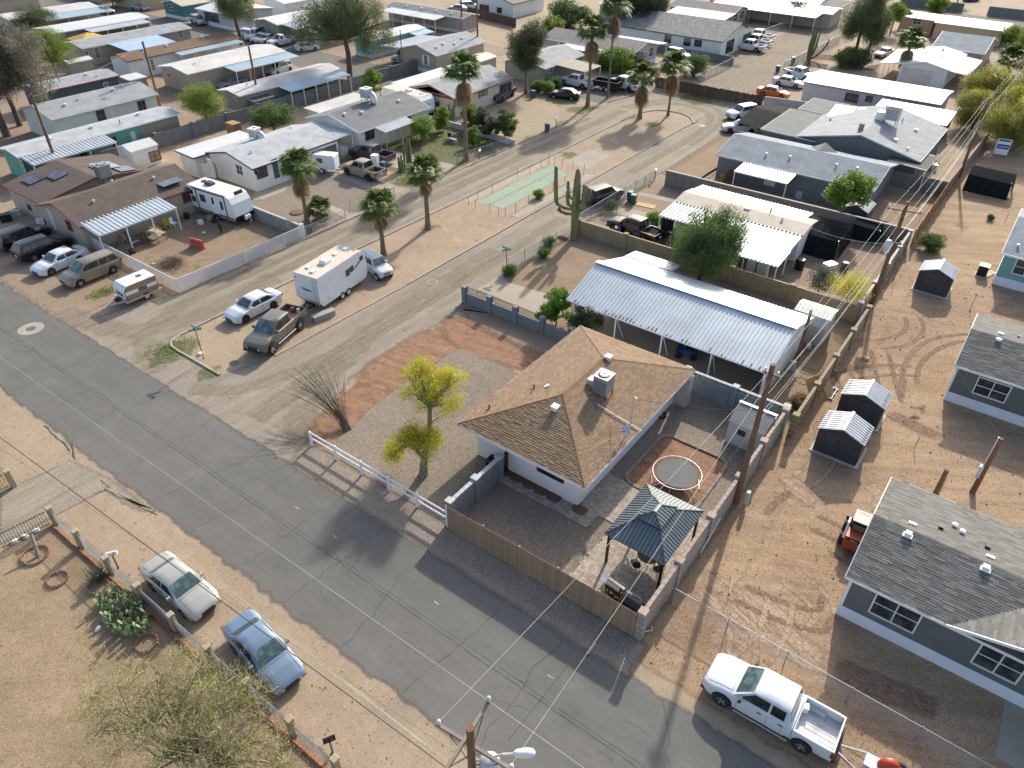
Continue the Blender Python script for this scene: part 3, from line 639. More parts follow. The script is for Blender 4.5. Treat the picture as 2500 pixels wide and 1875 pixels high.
# ---- long ribbed carport behind it
S = Site('carport', 'long open carport with bluish ribbed metal roof on white posts', 'carport', -17.7, 46.9)
for nm, a, b, d in (('roof_slope', (-25.9, 42.4, 2.6), (-9.6, 42.4, 2.6), (-25.9, 46.9, 4.0)), ('roof_slope', (-25.9, 51.5, 2.6), (-9.6, 51.5, 2.6), (-25.9, 46.9, 4.0)), ('lean_to_roof', (-25.9, 53.6, 2.3), (-21.4, 53.6, 2.3), (-25.9, 51.6, 2.62))):
    S.put(MB().corr(a, b, d, .3, .034, .5), nm, METG)
S.put(MB().beam((-25.95, 46.9, 4.05), (-9.55, 46.9, 4.05), .5, .05), 'ridge_cap', METG)
for y in (42.5, 51.4): S.put(MB().beam((-25.9, y, 2.53), (-9.6, y, 2.53), .08, .12), 'edge_beam', TRIM)
for i in range(5):
    x = -25.3+i*3.85
    for y in (42.5, 51.4): S.put(MB().box(x, y, 0, .1, .1, 2.46), 'post', TRIM)
    S.put(MB().beam((x+.06, 43.9, .05), (x+.06, 42.55, 2.45), .06, .06), 'brace', TRIM)
    S.put(MB().beam((x, 42.55, 2.5), (x, 46.9, 3.93), .06, .12).beam((x, 51.35, 2.5), (x, 46.9, 3.93), .06, .12), 'rafter', TRIM)
m = MB(); m.add([(-9.85, 42.7, .0), (-9.85, 51.2, 0), (-9.85, 51.2, 2.6), (-9.85, 46.9, 3.9), (-9.85, 42.7, 2.6), (-9.9, 42.7, .0), (-9.9, 51.2, 0), (-9.9, 51.2, 2.6), (-9.9, 46.9, 3.9), (-9.9, 42.7, 2.6)], [(0, 1, 2, 3, 4), (9, 8, 7, 6, 5), (0, 5, 6, 1), (1, 6, 7, 2), (2, 7, 8, 3), (3, 8, 9, 4), (4, 9, 5, 0)]); S.put(m, 'end_wall', WHITE)
S.put(MB().box(-17.7, 51.25, 0, 15.6, .06, 2.4), 'back_wall', mat('brown_panel', (.2, .15, .11), .8))
RUST = mat('rust_spot', (.1, .035, .02), .9); m = MB(); R = random.Random(4)
for i in range(58):
    k = round(R.uniform(0, 53)) if i % 2 else round(R.uniform(12, 26)); x = -25.9+(k+.5)*16.3/54; L = R.uniform(.08, .4)
    m.beam((x, 42.41, 2.645), (x, 42.41+L, 2.645+L*.311), .07, .006)
tag(S.put(m, 'rust_streaks', RUST), kind='stuff')
# ---- new grey manufactured homes on the lot to the right
GW = wallm('new_grey', (.115, .12, .118), .2); GT = mat('grey_tab', (.142, .134, .12), .95, var=.08, island=.28, fine=.2, fs=40, bmp=.3); GB = mat('grey_tab_shadow', (.05, .05, .047), .95)
S = bldg('manufactured_home', 'new dark grey manufactured home with tall double windows beside the skid loader', -.4, 17, 28.0, 36.5, 3.0, 1.15, 'x', GW, GB, over=.25, skirt=(.75, SKW), tabs=dict(row=.14, tab=.55, lift=.014), tabmat=GT, ridge=31.7,
         wins=(('S', 44, 985, 175, 1270, 512), ('S', 44, 1875, 603, 2135, 940)))
S.put(MB().box(-.15+.05, 28.24, .75, .14, .06, 2.2).box(-.16, 28.27, .75, .05, .14, 2.2), 'corner_board', TRIM)
for t_, a, b, k in ((34, 1270, 1245, 3), (34, 1230, 1335, 1), (34, 1520, 1255, 2), (34, 1645, 1220, 0), (34, 1705, 1285, 0), (34, 1915, 1420, 2), (34, 1925, 1525, 3), (34, 1885, 1620, 1)):
    q = T(t_, a, b, 4.0); z = S.zr(*q)-.03; m = MB()
    if k == 3: m.box(q[0], q[1], z, .42, .2, .13, top=.85); S.put(m, 'roof_vent', VENTW)
    elif k == 1: m.box(q[0], q[1], z, .34, .32, .18, top=.85); m.box(q[0], q[1]-.05, z, .44, .42, .06); S.put(m, 'roof_vent', VENTW)
    elif k == 2: m.box(q[0], q[1], z, .22, .22, .2); S.put(m, 'vent_pipe', DARK)
    else: m.lathe([(.07, 0), (.07, .14), (.14, .14), (.14, .21), (.03, .25)], 12, (q[0], q[1], z)); S.put(m, 'roof_vent', VENTW)
# porch gable on its right half
m = MB(); pl = [[(4.2, 27.95, 3.02), (8.4, 27.6, 4.4), (8.4, 31.9, 4.45)], [(12.6, 27.95, 3.02), (8.4, 31.9, 4.45), (8.4, 27.6, 4.4)]]
o = obj('porch_roof', uv_roof(pl, .1), GB, S.t); shift(o, S.w); tag(shingles(pl, row=.14, tab=.55, lift=.014, seed=5).build('shingles', mat('pale_tab', (.168, .157, .14), .95, island=.22, fine=.2, fs=40), o), kind='stuff')
S.put(MB().beam((4.1, 27.93, 2.98), (8.4, 27.58, 4.34), .05, .16).beam((12.7, 27.93, 2.98), (8.4, 27.58, 4.34), .05, .16), 'gable_trim', TRIM)
S = bldg('manufactured_home', 'grey manufactured home with white skirting behind the two new sheds', .2, 17, 50.5, 58.9, 3.0, 1.15, 'x', GW, GB, over=.25, skirt=(.75, SKW), tabs=dict(row=.15, tab=.55, lift=.014), tabmat=GT, ridge=54.0, tabseed=3, wins=(('S', 34, 1840, 2, 2040, 215),))
for t_, a, b, k in ((24, 2015, 1230, 3), (24, 1995, 1285, 1), (24, 2175, 1240, 2)):
    q = T(t_, a, b, 4.0); z = S.zr(*q)-.03; m = MB(); m.box(q[0], q[1], z, .38 if k != 2 else .18, .26 if k != 2 else .18, .16, top=.85); S.put(m, 'roof_vent', VENTW if k != 2 else DARK)
S.put(MB().box(.42, 50.73, .75, .14, .06, 2.2).box(.41, 50.76, .75, .05, .14, 2.2), 'corner_board', TRIM)
S = bldg('manufactured_home', 'teal manufactured home with white skirting at the edge of the dirt lot', 0, 17, 71.2, 83, 3.0, 1.3, 'x', wallm('teal', (.15, .32, .32), .25), SH['bluegrey'], over=.25, skirt=(.8, SKW), wins=(('S', 24, 2165, 592, 2300, 760),), vents=((.9, 72.6, 0),))
# ---- new sheds with ribbed roofs
SHW = mat('shed_wall', (.045, .046, .05), .6, .2, var=.1, groove=('DIAGONAL', .22)); SHR = mat('shed_roof', (.42, .43, .44), .5, .25, var=.08, dirt=.3, dcol=(.35, .3, .26)); SLAB = mat('pale_concrete', (.45, .41, .36), .9, bmp=.2)
def shed(label, x0, x1, y0, y1, h=1.85, rise=.55, roofm=None, name='garden_shed', group='dark sheds on the dirt lot', doors=True):
    cx, cy = (x0+x1)/2, (y0+y1)/2; S = Site(name, label, 'shed', cx, cy, group)
    S.put(MB().box(cx, cy, 0, x1-x0+.16, y1-y0+.16, .07), 'base_slab', SLAB)
    m = MB(); a, b, c, d = x0+.08, x1-.08, y0+.1, y1-.1; z = h+.04
    m.add([(a, c, .07), (b, c, .07), (b, c, z), (cx, c, h+rise-.05), (a, c, z), (a, d, .07), (b, d, .07), (b, d, z), (cx, d, h+rise-.05), (a, d, z)], [(0, 1, 2, 3, 4), (9, 8, 7, 6, 5), (1, 6, 7, 2), (0, 4, 9, 5), (2, 7, 8, 3), (3, 8, 9, 4)]); S.put(m, 'wall', SHW)
    S.put(MB().corr((x0, y0, h), (x0, y1, h), (cx, y0, h+rise), .24, .03), 'roof_sheet', roofm or SHR); S.put(MB().corr((x1, y0, h), (x1, y1, h), (cx, y0, h+rise), .24, .03), 'roof_sheet', roofm or SHR)
    S.put(MB().beam((cx, y0-.02, h+rise+.03), (cx, y1+.02, h+rise+.03), .16, .03), 'ridge_cap', TRIM)
    if doors:
        S.put(MB().box(cx-.42, c-.02, .1, .8, .03, 1.75), 'door', mat('shed_door', (.055, .056, .06), .5, .2)); S.put(MB().box(cx+.42, c-.02, .1, .8, .03, 1.75), 'door', MATS['shed_door'])
    return S
shed('dark ribbed shed with pale metal roof, nearer the house of the skid loader', -5.3, -2.45, 39.8, 42.0)
shed('dark ribbed shed beside the leaning plywood and pallets', -5.25, -2.4, 44.25, 46.3)
shed('lone dark shed with smooth white roof out on the open dirt lot', -5.2, -2.4, 66.0, 68.3, roofm=METW)
shed('small dark shed with ribbed roof behind the yard wall under a tree', -14.6, -12.0, 75.6, 78.6, group=None)
# pale shed in the yard corner
S = Site('garden_shed', 'pale grey metal shed with dark ribbed roof in the yard corner', 'shed', -8.9, 38.3)
S.put(MB().box(-8.9, 38.3, 0, 2.3, 2.1, 1.75), 'wall', mat('pale_shed', (.5, .5, .49), .6, .1, var=.06, dirt=.3)); S.put(MB().corr((-10.1, 37.15, 1.78), (-7.7, 37.15, 1.78), (-10.1, 38.9, 2.25), .16, .03), 'roof_sheet', mat('dark_rib', (.11, .12, .125), .5, .4)); S.put(MB().corr((-10.1, 39.5, 1.9), (-7.7, 39.5, 1.9), (-10.1, 38.9, 2.25), .16, .02), 'roof_sheet', METW); S.put(MB().box(-8.9, 38.9, 2.24, 2.5, .22, .05), 'ridge_cap', TRIM)
S.put(MB().box(-9.15, 37.225, 1.0, .5, .05, .4), 'louvre', DARK)
# pale gambrel shed behind the carport
S = Site('garden_shed', 'pale metal shed with barn-shaped ribbed roof behind the carport', 'shed', -9.9, 53.2)
GS = mat('pale_gambrel', (.5, .48, .44), .6, .15, dirt=.2, groove=('DIAGONAL', .2)); m = MB(); pr = [(-11.2, 1.7), (-10.8, 2.35), (-9.9, 2.6), (-9.0, 2.35), (-8.6, 1.7)]
m.add([(-11.2, 52, 0), (-8.6, 52, 0), (-8.6, 54.5, 0), (-11.2, 54.5, 0)]+[(-11.2, y, z) for y, z in ((52, 1.7), (52.3, 2.3), (53.25, 2.5), (54.2, 2.3), (54.5, 1.7))]+[(-8.6, y, z) for y, z in ((52, 1.7), (52.3, 2.3), (53.25, 2.5), (54.2, 2.3), (54.5, 1.7))], [(0, 1, 9, 4), (3, 8, 13, 2), (0, 4, 5, 6, 7, 8, 3), (1, 2, 13, 12, 11, 10, 9)]); S.put(m, 'wall', GS)
for i, (p, q) in enumerate((((51.9, 1.68), (52.25, 2.33)), ((52.25, 2.33), (53.25, 2.56)), ((54.25, 2.33), (53.25, 2.56)), ((54.6, 1.68), (54.25, 2.33)))): S.put(MB().corr((-11.3, p[0], p[1]), (-8.5, p[0], p[1]), (-11.3, q[0], q[1]), .3, .02), 'roof_sheet', GS)
# ================================================================ the neighbourhood
dk = dict(fm=DARK); wd = dict(name='door')
DOORW = mat('white_door', (.62, .6, .56), .6); DOORB = mat('brown_door', (.3, .17, .07), .7); DOORG = mat('slate_door', (.07, .085, .1), .6)
BEIGE = wallm('beige', (.36, .31, .25), .3); REDT = mat('red_trim', (.28, .06, .045), .6); GREYP = wallm('slate', (.14, .145, .15), .3); BLK = mat('black_trim', (.035, .036, .04), .5)
def roof_ac(label, x, y, z, s=1.0, rz=0., duct=True, col=None, name='rooftop_air_conditioner', group=None):
    """boxy unit with louvred sides, fan grille on top, legs and an elbow duct"""
    t = thing(name, label, 'air conditioner', (x, y, z), rz, group); cm = col or mat('ac_cabinet', (.27, .27, .28), .5, .2, var=.08)
    m = bevel_box(1.05*s, 1.05*s, 1.0*s, .04); m.build('cabinet', cm, t, (0, 0, .3*s))
    m = MB().box(0, 0, 1.31*s, 1.1*s, 1.1*s, .05*s); m.build('top_panel', mat('ac_top', (.3, .31, .32), .5, .2), t)
    m = MB().lathe([(.4*s, 1.365*s), (.4*s, 1.39*s), (.33*s, 1.4*s)], 20); m.build('fan_ring', BLK, t)
    for k in range(4): MB().box(0, 0, 1.4*s, .62*s, .09*s, .012, rz=k*math.pi/4+.3).build('fan_blade', VENT, t)
    for a in (-1, 1):
        for b in (-1, 1): MB().box(a*.46*s, b*.46*s, -.25, .06, .06, .3*s+.25).build('leg', BLK, t)
    for k in range(7): MB().box(0, -.53*s, (.42+k*.11)*s, .92*s, .012, .03*s).build('louvre', BLK, t)
    if duct:
        m = MB(); m.box(-.85*s, .1, .1*s, .7*s, .7*s, .62*s, top=.75); m.box(-.85*s, .1, -.25, .62*s, .62*s, .36*s+.2); m.build('duct', mat('duct_metal', (.52, .53, .54), .35, .6), t)
    return t
def cooler(label, x, y, z, s=1., rz=0., group='swamp coolers on the roofs'):
    """evaporative cooler: louvred box on legs with a round elbow duct"""
    t = thing('evaporative_cooler', label, 'cooler', (x, y, z), rz, group); cm = mat('cooler_metal', (.56, .56, .55), .5, .2, dirt=.3)
    bevel_box(.95*s, .95*s, .85*s, .03).build('cabinet', cm, t, (0, 0, .3*s)); MB().box(0, 0, 1.152*s, 1.02*s, 1.02*s, .06*s).build('lid', mat('cooler_lid', (.66, .66, .64), .5), t)
    MB().lathe([(.2*s, 1.213*s), (.2*s, 1.23*s), (.1*s, 1.23*s)], 12).build('vent_hole', BLK, t)
    for k in range(5): MB().box(0, -.48*s, (.4+k*.13)*s, .8*s, .012, .035).build('louvre', BLK, t)
    for a in (-1, 1):
        for b in (-1, 1): MB().box(a*.42*s, b*.42*s, -.25, .06, .06, .3*s+.25).build('leg', VENT, t)
    m = MB(); m.tube([(.4*s, 0, .62*s), (.75*s, 0, .66*s), (.98*s, 0, .45*s), (1.02*s, 0, -.1)], .32*s, 14); m.build('duct', mat('duct_metal', (.52, .53, .54), .35, .6), t, smooth=40)
    return t
def dish(label, x, y, z, rz=0., s=1.):
    t = thing('satellite_dish', label, 'satellite dish', (x, y, z), rz)
    m = MB(); m.tube([(0, 0, -.15), (0, 0, .35), (.05, -.08, .5)], .025, 6); m.build('mast', VENT, t)
    m = MB(); m.lathe([(.0, 0), (.16*s, .015), (.3*s, .05), (.4*s, .11), (.4*s, .125), (.3*s, .07), (.02, .02)], 18); m.build('reflector', mat('dish_grey', (.5, .51, .52), .5), t, (.05, -.1, .5), rot=(math.radians(62), 0, 0), smooth=40)
    m = MB(); m.tube([(.05, -.12, .42), (.05, -.6, .62)], .015, 5); m.box(.05, -.6, .6, .08, .1, .07); m.build('feed_arm', BLK, t)
    return t
# ---- left of the street, nearest the road: brown-roofed house with porch
S = bldg('brown_roof_house', 'beige house with brown shingled roof, solar panels and ribbed metal porch', -76.2, -68, 26.4, 39.2, 2.6, 1.25, 'y', wallm('tan_stucco', (.38, .33, .26), None), SH['brown'], trim=REDT, ridge=-72.2, wins=(('S', 21, 550, 265, 620, 362, dict(fm=REDT)), ('S', 21, 415, 225, 480, 350, dict(name='door', pm=DOORW)), ('E', 21, 1530, 40, 1620, 100, dict(fm=REDT))), vents=((-70.5, 29.4), (-71, 36), (-73.5, 33)))
awning(S, -68.6, -65.5, 26.7, 34.6, 2.72, 2.35, 'E', METG, .42, 4, .05, pm=TRIM)
S.put(MB().box(-69.9, 36.8, 3.22, 1.9, 2.3, .06), 'solar_panel', SOLAR).rotation_euler = (0, 0, 0)
S2 = bldg('brown_roof_annex', 'low brown-roofed rear annex with solar panels and skylight sheet', -84.2, -76.3, 27, 38.6, 2.5, .9, 'x', MATS['wall_tan_stucco'], SH['brown'], trim=REDT, wins=(('S', 21, 235, 150, 262, 180, dk),))
for x, y in ((-82, 29.2), (-79.2, 34.9), (-77.5, 36.4), (-80.5, 31)):
    z = S2.zr(x, y); s = -1 if y > 32.8 else 1
    S2.put(MB().slab([(x-.95, y-.8, z+.12-s*.8*.155), (x+.95, y-.8, z+.12-s*.8*.155), (x+.95, y+.8, z+.12+s*.8*.155), (x-.95, y+.8, z+.12+s*.8*.155)], .05), 'solar_panel', SOLAR)
S2.put(MB().corr((-80.6, 34.4, 3.3), (-78.2, 34.4, 3.3), (-80.6, 36.5, 3.0), .25, .04), 'skylight_sheet', METW)
roof_ac('grey rooftop air conditioner on the brown-roofed house', -75.6, 33.4, 3.15, 1.15, 0, False)
# ---- white houses along the gravel street
S = bldg('white_house', 'white low house with pale grey shingled roof and black trim', -75.6, -67.3, 44.9, 57.3, 2.7, .95, 'y', wallm('white_stucco', (.66, .65, .62), None), SH['pale'], trim=BLK, ridge=-71.6, wins=(('E', 12, 12, 1412, 115, 1480, dict(fm=DARK, grid=1)), ('E', 12, 155, 1372, 215, 1487, dict(name='door', pm=DOORG, fm=BLK)), ('S', 11, 1990, 1385, 2055, 1480), ('S', 11, 2148, 1432, 2195, 1480, dk)), vents=((-70, 47, 0), (-73, 55, 0)))
S.put(MB().box(-67.61, 55.1, .05, .1, 3.6, 2.1), 'garage_door', DOORG)
S2 = bldg('white_annex', 'white flat-roofed wing behind the low white house', -79.2, -75.7, 43.4, 52.2, 2.6, .12, 'y', MATS['wall_white_stucco'], COAT, kind='flat', trim=BLK, wins=(('S', 11, 1742, 1322, 1798, 1440, dict(name='door', pm=DOORW)),))
cooler('swamp cooler with round duct on the pale-roofed white house', -73.9, 50.6, 3.0, 1.1, .2)
S = bldg('grey_roof_house', 'white house with dark grey shingled roof and lime-edged porch', -76.6, -67.1, 60.2, 73.2, 2.7, 1.25, 'y', MATS['wall_white_stucco'], SH['grey'], trim=WHITE, ridge=-72.2, wins=(('E', 12, 937, 1112, 1015, 1160, dict(fm=DARK)), ('E', 12, 1287, 972, 1320, 1010, dict(fm=DARK))), vents=((-70.2, 70.5, 1), (-70.3, 64, 1), (-71, 61.8, 1), (-73, 70, 2)))
awning(S, -67.5, -65.2, 62.8, 68.3, 2.65, 2.4, 'E', METW, .42, 3, .05, pm=mat('lime_trim', (.45, .52, .08), .5))
S2 = bldg('rear_wing', 'flat white-roofed wing behind the dark grey roof', -80.2, -76.7, 63, 72, 2.6, .1, 'y', MATS['wall_white_stucco'], COATB, kind='flat', trim=WHITE)
cooler('swamp cooler with elbow duct on the dark grey roof', -72.6, 67.2, 3.95, 1.25, 0)
S = Site('lean_carport', 'small ribbed metal carport wedged between two white houses', 'carport', -71.2, 58.7)
awning(S, -74.6, -68.0, 57.4, 60.1, 2.75, 2.5, 'E', METG, .35, 2, .03, pm=TRIM)
S = bldg('red_trim_house', 'cream house with grey roof, red gable and red shutters', -76.4, -67.2, 78.2, 92, 2.6, 1.15, 'y', wallm('cream', (.58, .53, .42), None), SH['light'], trim=REDT, ridge=-72, wins=(('E', 12, 1702, 835, 1740, 890, dict(shut=REDT)), ('E', 12, 1800, 792, 1830, 900, dict(name='door', pm=DOORB)), ('E', 12, 1908, 768, 1955, 805, dict(shut=REDT))), vents=((-73, 82, 2), (-73, 83, 2)))
S.put(MB().box(-67.48, 90, .05, .06, 2.9, 2.15), 'opening_shade', BLK)  # solid black panel, painting the shade inside the open carport
S.put(MB().slab([(-74.7, 78.47, 2.74), (-72, 78.47, 3.4), (-69.3, 78.47, 2.74)], .03).box(-72, 78.44, 2.3, 8, .03, .35), 'gable_panel', REDT)
S2 = bldg('rear_wing', 'flat pale-roofed wing behind the red-trimmed house', -80, -76.5, 79, 90, 2.5, .1, 'y', MATS['wall_cream'], COAT, kind='flat')
cooler('swamp cooler on the red-trimmed house', -73.6, 85.2, 3.4, 1., 0)
S = bldg('grey_green_house', 'grey-green house with pale roof beyond the round bushes', -75.2, -66.9, 99.4, 111, 2.5, 1.1, 'y', wallm('sage', (.2, .23, .19), .25), SH['light'], trim=WHITE, wins=(('E', 13, 340, 568, 372, 608),))
awning(S, -67.1, -61.5, 102.4, 107.2, 2.55, 2.3, 'E', mat('tan_canvas', (.36, .29, .21), .85, var=.15), .5, 2, .02, pm=TRIM)
# ---- beyond the turning circle
S = bldg('mobile_home', 'mauve double-wide home with white-edged awning and rust-red sun shades', -78.8, -60.3, 115.5, 124.4, 2.8, 1.05, 'x', wallm('mauve', (.4, .36, .36), .25), SH['mauve'], skirt=(.6, SKW), wins=(('E', 13, 1115, 440, 1130, 505), ('E', 13, 1197, 407, 1220, 468), ('S', 13, 442, 347, 500, 420, dict(shut=WHITE))))
awning(S, -73.4, -60.9, 113.2, 116, 2.75, 2.45, 'S', METW, .4, 5, .04); awning(S, -72, -60.2, 124.2, 127.3, 2.8, 2.5, 'N', METW, .35, 4, .04)
for x in (-72.2, -69.6, -67): S.put(MB().box(x+.9, 113.4, 1.7, 1.9, .03, .7), 'sun_shade', REDT)
S = bldg('tile_roof_house', 'long white house with patterned grey tile roof and black trim', -76, -52.2, 132.5, 147.6, 2.9, 1.9, 'x', MATS['wall_white_stucco'], shingle_mat('tile_mixed', (.13, .15, .16), (.26, .24, .19), .45, .4, .2), trim=BLK, wins=tuple(('S', 13, a, b, c, d, dict(fm=BLK)) for a, b, c, d in ((1328, 295, 1372, 362), (1490, 320, 1535, 388), (1580, 335, 1630, 395)))+(('E', 13, 1850, 352, 1890, 445, dict(fm=BLK)),))
S.put(MB().slab([(-60, 140.2, 4.72), (-52.0, 140.2, 4.72), (-52.0, 143.6, 3.55), (-60, 143.6, 3.55)], .1), 'roof_dormer', BLK)
S.put(MB().box(-52.5, 144.4, .05, .12, 3.6, 2.3), 'garage_door', BLK)
S = bldg('mobile_home', 'tan home with broad white awning behind the tile-roofed house', -75.4, -60.8, 157.6, 166, 2.8, .9, 'x', wallm('tan', (.34, .25, .15), .25), SH['mauve'], wins=(('E', 13, 1907, 127, 1930, 172), ('E', 13, 1962, 97, 1985, 150)))
awning(S, -73.4, -60.6, 152.8, 158, 2.85, 2.4, 'S', METW, .4, 6, .03)
S = bldg('mobile_home', 'pale grey home at the back with a long flat awning', -72, -45, 170, 178, 2.8, .5, 'x', BEIGE, COATB); awning(S, -70, -47, 166, 170.2, 2.75, 2.5, 'S', METB, .4, 6)
S = bldg('mobile_home', 'white home with rust-brown awning box by the back chain fence', -62, -50.5, 178.4, 186, 2.9, .6, 'x', WHITE, COAT)
S = bldg('white_house', 'white house with brown shingled roof behind the wooden fence far back', -112, -101.5, 138, 150, 2.8, 1.3, 'y', MATS['wall_white_stucco'], SH['mauve'], trim=BLK, wins=(('S', 12, 1917, 37, 1970, 105, dict(fm=BLK, shut=BLK)), ('S', 12, 2052, 62, 2090, 110, dict(fm=BLK))))
bldg('storage_shed', 'plain white storage shed by the far dirt yard', -95.4, -90.8, 145.4, 149, 2.2, .2, 'y', WHITE, COAT, over=.1, cat='shed')
# ---- right side, beyond the ribbed roofs
S = bldg('mobile_home', 'white mobile home under ribbed awnings with cream rounded roof', -27.7, -14.9, 64.6, 68.7, 2.8, .3, 'x', WHITE, COATT, fascia=0, vents=((-17.5, 66.2, 0), (-19, 67.2, 2), (-21, 66.5, 3)))
awning(S, -27.7, -15, 61.4, 64.8, 2.72, 2.4, 'S', METG, .36, 5, .09); awning(S, -21, -14.9, 58.6, 61.6, 2.42, 2.15, 'S', METG, .36, 3, .09); awning(S, -27.6, -16, 68.6, 70.9, 2.75, 2.45, 'N', METG, .36, 4, .06)
S.put(MB().box(-27.35, 63, 0, .06, 3, 2.4), 'screen_wall', BLK)
S = bldg('grey_house', 'long dark grey house with blue-grey shingles and a white ribbed porch', -30, -12.7, 79.6, 89.2, 2.7, 1.15, 'x', GREYP, SH['bluegrey'], trim=mat('grey_trim', (.4, .42, .44), .6), vents=((-25, 81.6, 0), (-22.5, 82, 0), (-17.6, 82.4, 0), (-15.5, 82.6, 0)), wins=(('S', 14, 30, 1500, 100, 1570, dict(name='door', pm=DOORW)),))
awning(S, -26.6, -20.7, 76.8, 80, 2.65, 2.4, 'S', METW, .34, 2, .05); S.put(MB().box(-28.2, 79.3, 0, 1.1, 1.2, .3), 'porch_step', mat('step_wood', (.3, .15, .06), .8))
m = MB().add([(-22.3, 87, 3.0), (-18.4, 87, 3.0), (-20.3, 87, 4.1), (-20.3, 84.4, 3.87)], [(0, 1, 2), (0, 2, 3), (1, 3, 2), (0, 3, 1)]); S.put(m, 'cross_gable', SH['light'])
S = bldg('grey_house', 'large grey house with pale gabled roof and a big rooftop cooler', -25, -10.9, 91.2, 105.6, 2.8, 1.6, 'y', GREYP, SH['light'], trim=MATS['grey_trim'], ridge=-17.8, vents=((-14.5, 94, 1), (-12.8, 93, 0), (-13.6, 100, 1), (-15.5, 101, 2)))
S.put(MB().box(-18.4, 93.4, 3.9, .5, .5, 1.1), 'chimney', mat('chimney_brick', (.25, .2, .17), .9))
bldg('flat_annex', 'flat dark-shingled annex joined to the large grey house', -29.2, -22.5, 91, 101.4, 2.9, .15, 'y', GREYP, SH['dark'], kind='flat', trim=MATS['grey_trim'])
S = bldg('flat_annex', 'flat annex carrying two tilted solar panels', -28.4, -19, 102, 108.3, 2.9, .15, 'y', GREYP, SH['dark'], kind='flat', trim=MATS['grey_trim'])
for q in (T(14, 670, 950, 3.3), T(14, 880, 960, 3.6)): S.put(MB().slab([(q[0]-1.3, q[1]-1.5, 3.0), (q[0]+1.3, q[1]-1.5, 3.05), (q[0]+1.3, q[1]+1.7, 3.8), (q[0]-1.3, q[1]+1.7, 3.75)], .06), 'solar_panel', mat('pale_panel', (.42, .44, .46), .3, .2))
S = Site('porch_cover', 'flat dark porch cover at the back corner of the large grey house', 'porch', -12, 93); awning(S, -14, -9.8, 89.6, 95.2, 2.75, 2.5, 'E', SH['dark'], .6, 2, .0, pm=TRIM)
roof_ac('big square rooftop cooler on the large grey house', -16.4, 98.6, 4.2, 1.5, 0, True, mat('pale_cabinet', (.5, .52, .54), .45, .3))
S = bldg('mobile_home', 'pale lilac mobile home with white roof and brown fascia', -32.4, -13.7, 115.2, 123.6, 3.0, .4, 'x', wallm('lilac', (.46, .43, .45), .25), COAT, trim=mat('brown_fascia', (.22, .12, .1), .7), wins=(('S', 14, 715, 780, 803, 868, dict(fm=mat('brown_frame', (.16, .11, .08), .6))), ('S', 14, 885, 806, 925, 862, dict(fm=MATS['brown_frame']))))
S = Site('long_shed', 'long dark metal shed with ribbed grey-green roof', 'shed', -16.2, 111.3); S.put(MB().box(-16.2, 111.4, 0, 9, 5, 2.2), 'wall', mat('dark_ribbed', (.035, .05, .055), .5, .3, groove=('DIAGONAL', .3))); S.put(MB().corr((-20.9, 108.6, 2.3), (-11.5, 108.6, 2.3), (-20.9, 114.2, 2.75), .42, .05), 'roof_sheet', mat('greygreen_rib', (.3, .34, .33), .5, .3))
S = bldg('white_house', 'white flat-gabled house with awnings on both sides behind the palm', -24.1, -16.6, 136.6, 150, 2.8, .75, 'y', MATS['wall_white_stucco'], COAT, vents=((-19, 143, 0), (-20, 147, 1), (-22, 144, 0))); S.put(MB().box(-21.2, 136.83, .1, 4.4, .08, 2.2), 'garage_door', mat('cream_door', (.55, .52, .45), .6, groove=('Z', .3)))
awning(S, -16.7, -13.9, 136.6, 148.6, 2.7, 2.45, 'E', METB, .35, 4, .04); awning(S, -27, -23.9, 136.6, 148.4, 2.75, 2.45, 'W', METW, .35, 4, .04)
bldg('mobile_home', 'home with blue-grey shingled gable behind the white awninged house', -22.4, -14.2, 151, 164, 3.0, 1.5, 'x', BEIGE, SH['bluegrey'])
S = bldg('mobile_home', 'salmon pink flat-roofed home by the far road', -33.6, -26.9, 176.2, 183.5, 3.0, .1, 'y', wallm('salmon', (.46, .26, .17), None), COAT, kind='flat', wins=(('S', 14, 1285, 158, 1338, 207, dict(grid=1)),))
S = bldg('mobile_home', 'pale yellow flat-roofed wing beside the salmon pink home', -26.8, -14.4, 174.5, 183.5, 2.9, .1, 'y', wallm('straw', (.5, .38, .22), None), COAT, kind='flat')
# ---- the mobile home park
S = bldg('mobile_home', 'long turquoise mobile home with ribbed white awning', -94.4, -89.7, 31.3, 51.2, 2.9, .4, 'y', wallm('turquoise', (.11, .33, .26), .25, dirt=.5, dcol=(.25, .2, .14)), SH['pale'], wins=(('E', 11, 1097, 1112, 1172, 1250, dict(name='door', pm=DOORW)), ('E', 11, 932, 1162, 998, 1238, dict(fm=MATS['brown_frame'])), ('E', 11, 672, 1282, 738, 1318, dk), ('S', 11, 160, 1345, 220, 1450, dict(grid=2))), vents=((-91.5, 36, 1), (-91.8, 41, 1), (-91, 44, 2), (-92, 47, 1)))
awning(S, -90, -87.1, 31.5, 41.1, 2.85, 2.5, 'E', METW, .42, 4, .06); S.put(MB().box(-89.96, 48.3, .02, .04, 5.2, 2.5), 'plain_siding', wallm('plain_tan', (.3, .24, .17), .3))
S = bldg('mobile_home', 'white double-wide home with worn grey shingles and a french door', -107.4, -99.1, 39.8, 54.2, 3.0, 1.05, 'y', wallm('offwhite', (.58, .57, .53), .3), SH['light'], trim=MATS['grey_trim'], wins=(('E', 11, 806, 937, 900, 1015, dict(fm=MATS['brown_frame'])), ('E', 11, 917, 912, 988, 1000, dict(name='door', pm=DOORW)), ('E', 11, 1156, 862, 1242, 940, dict(fm=MATS['brown_frame']))), vents=((-101.5, 43, 1), (-102, 45, 0), (-101, 48, 0), (-102.4, 50, 1), (-102.6, 51.5, 0)))
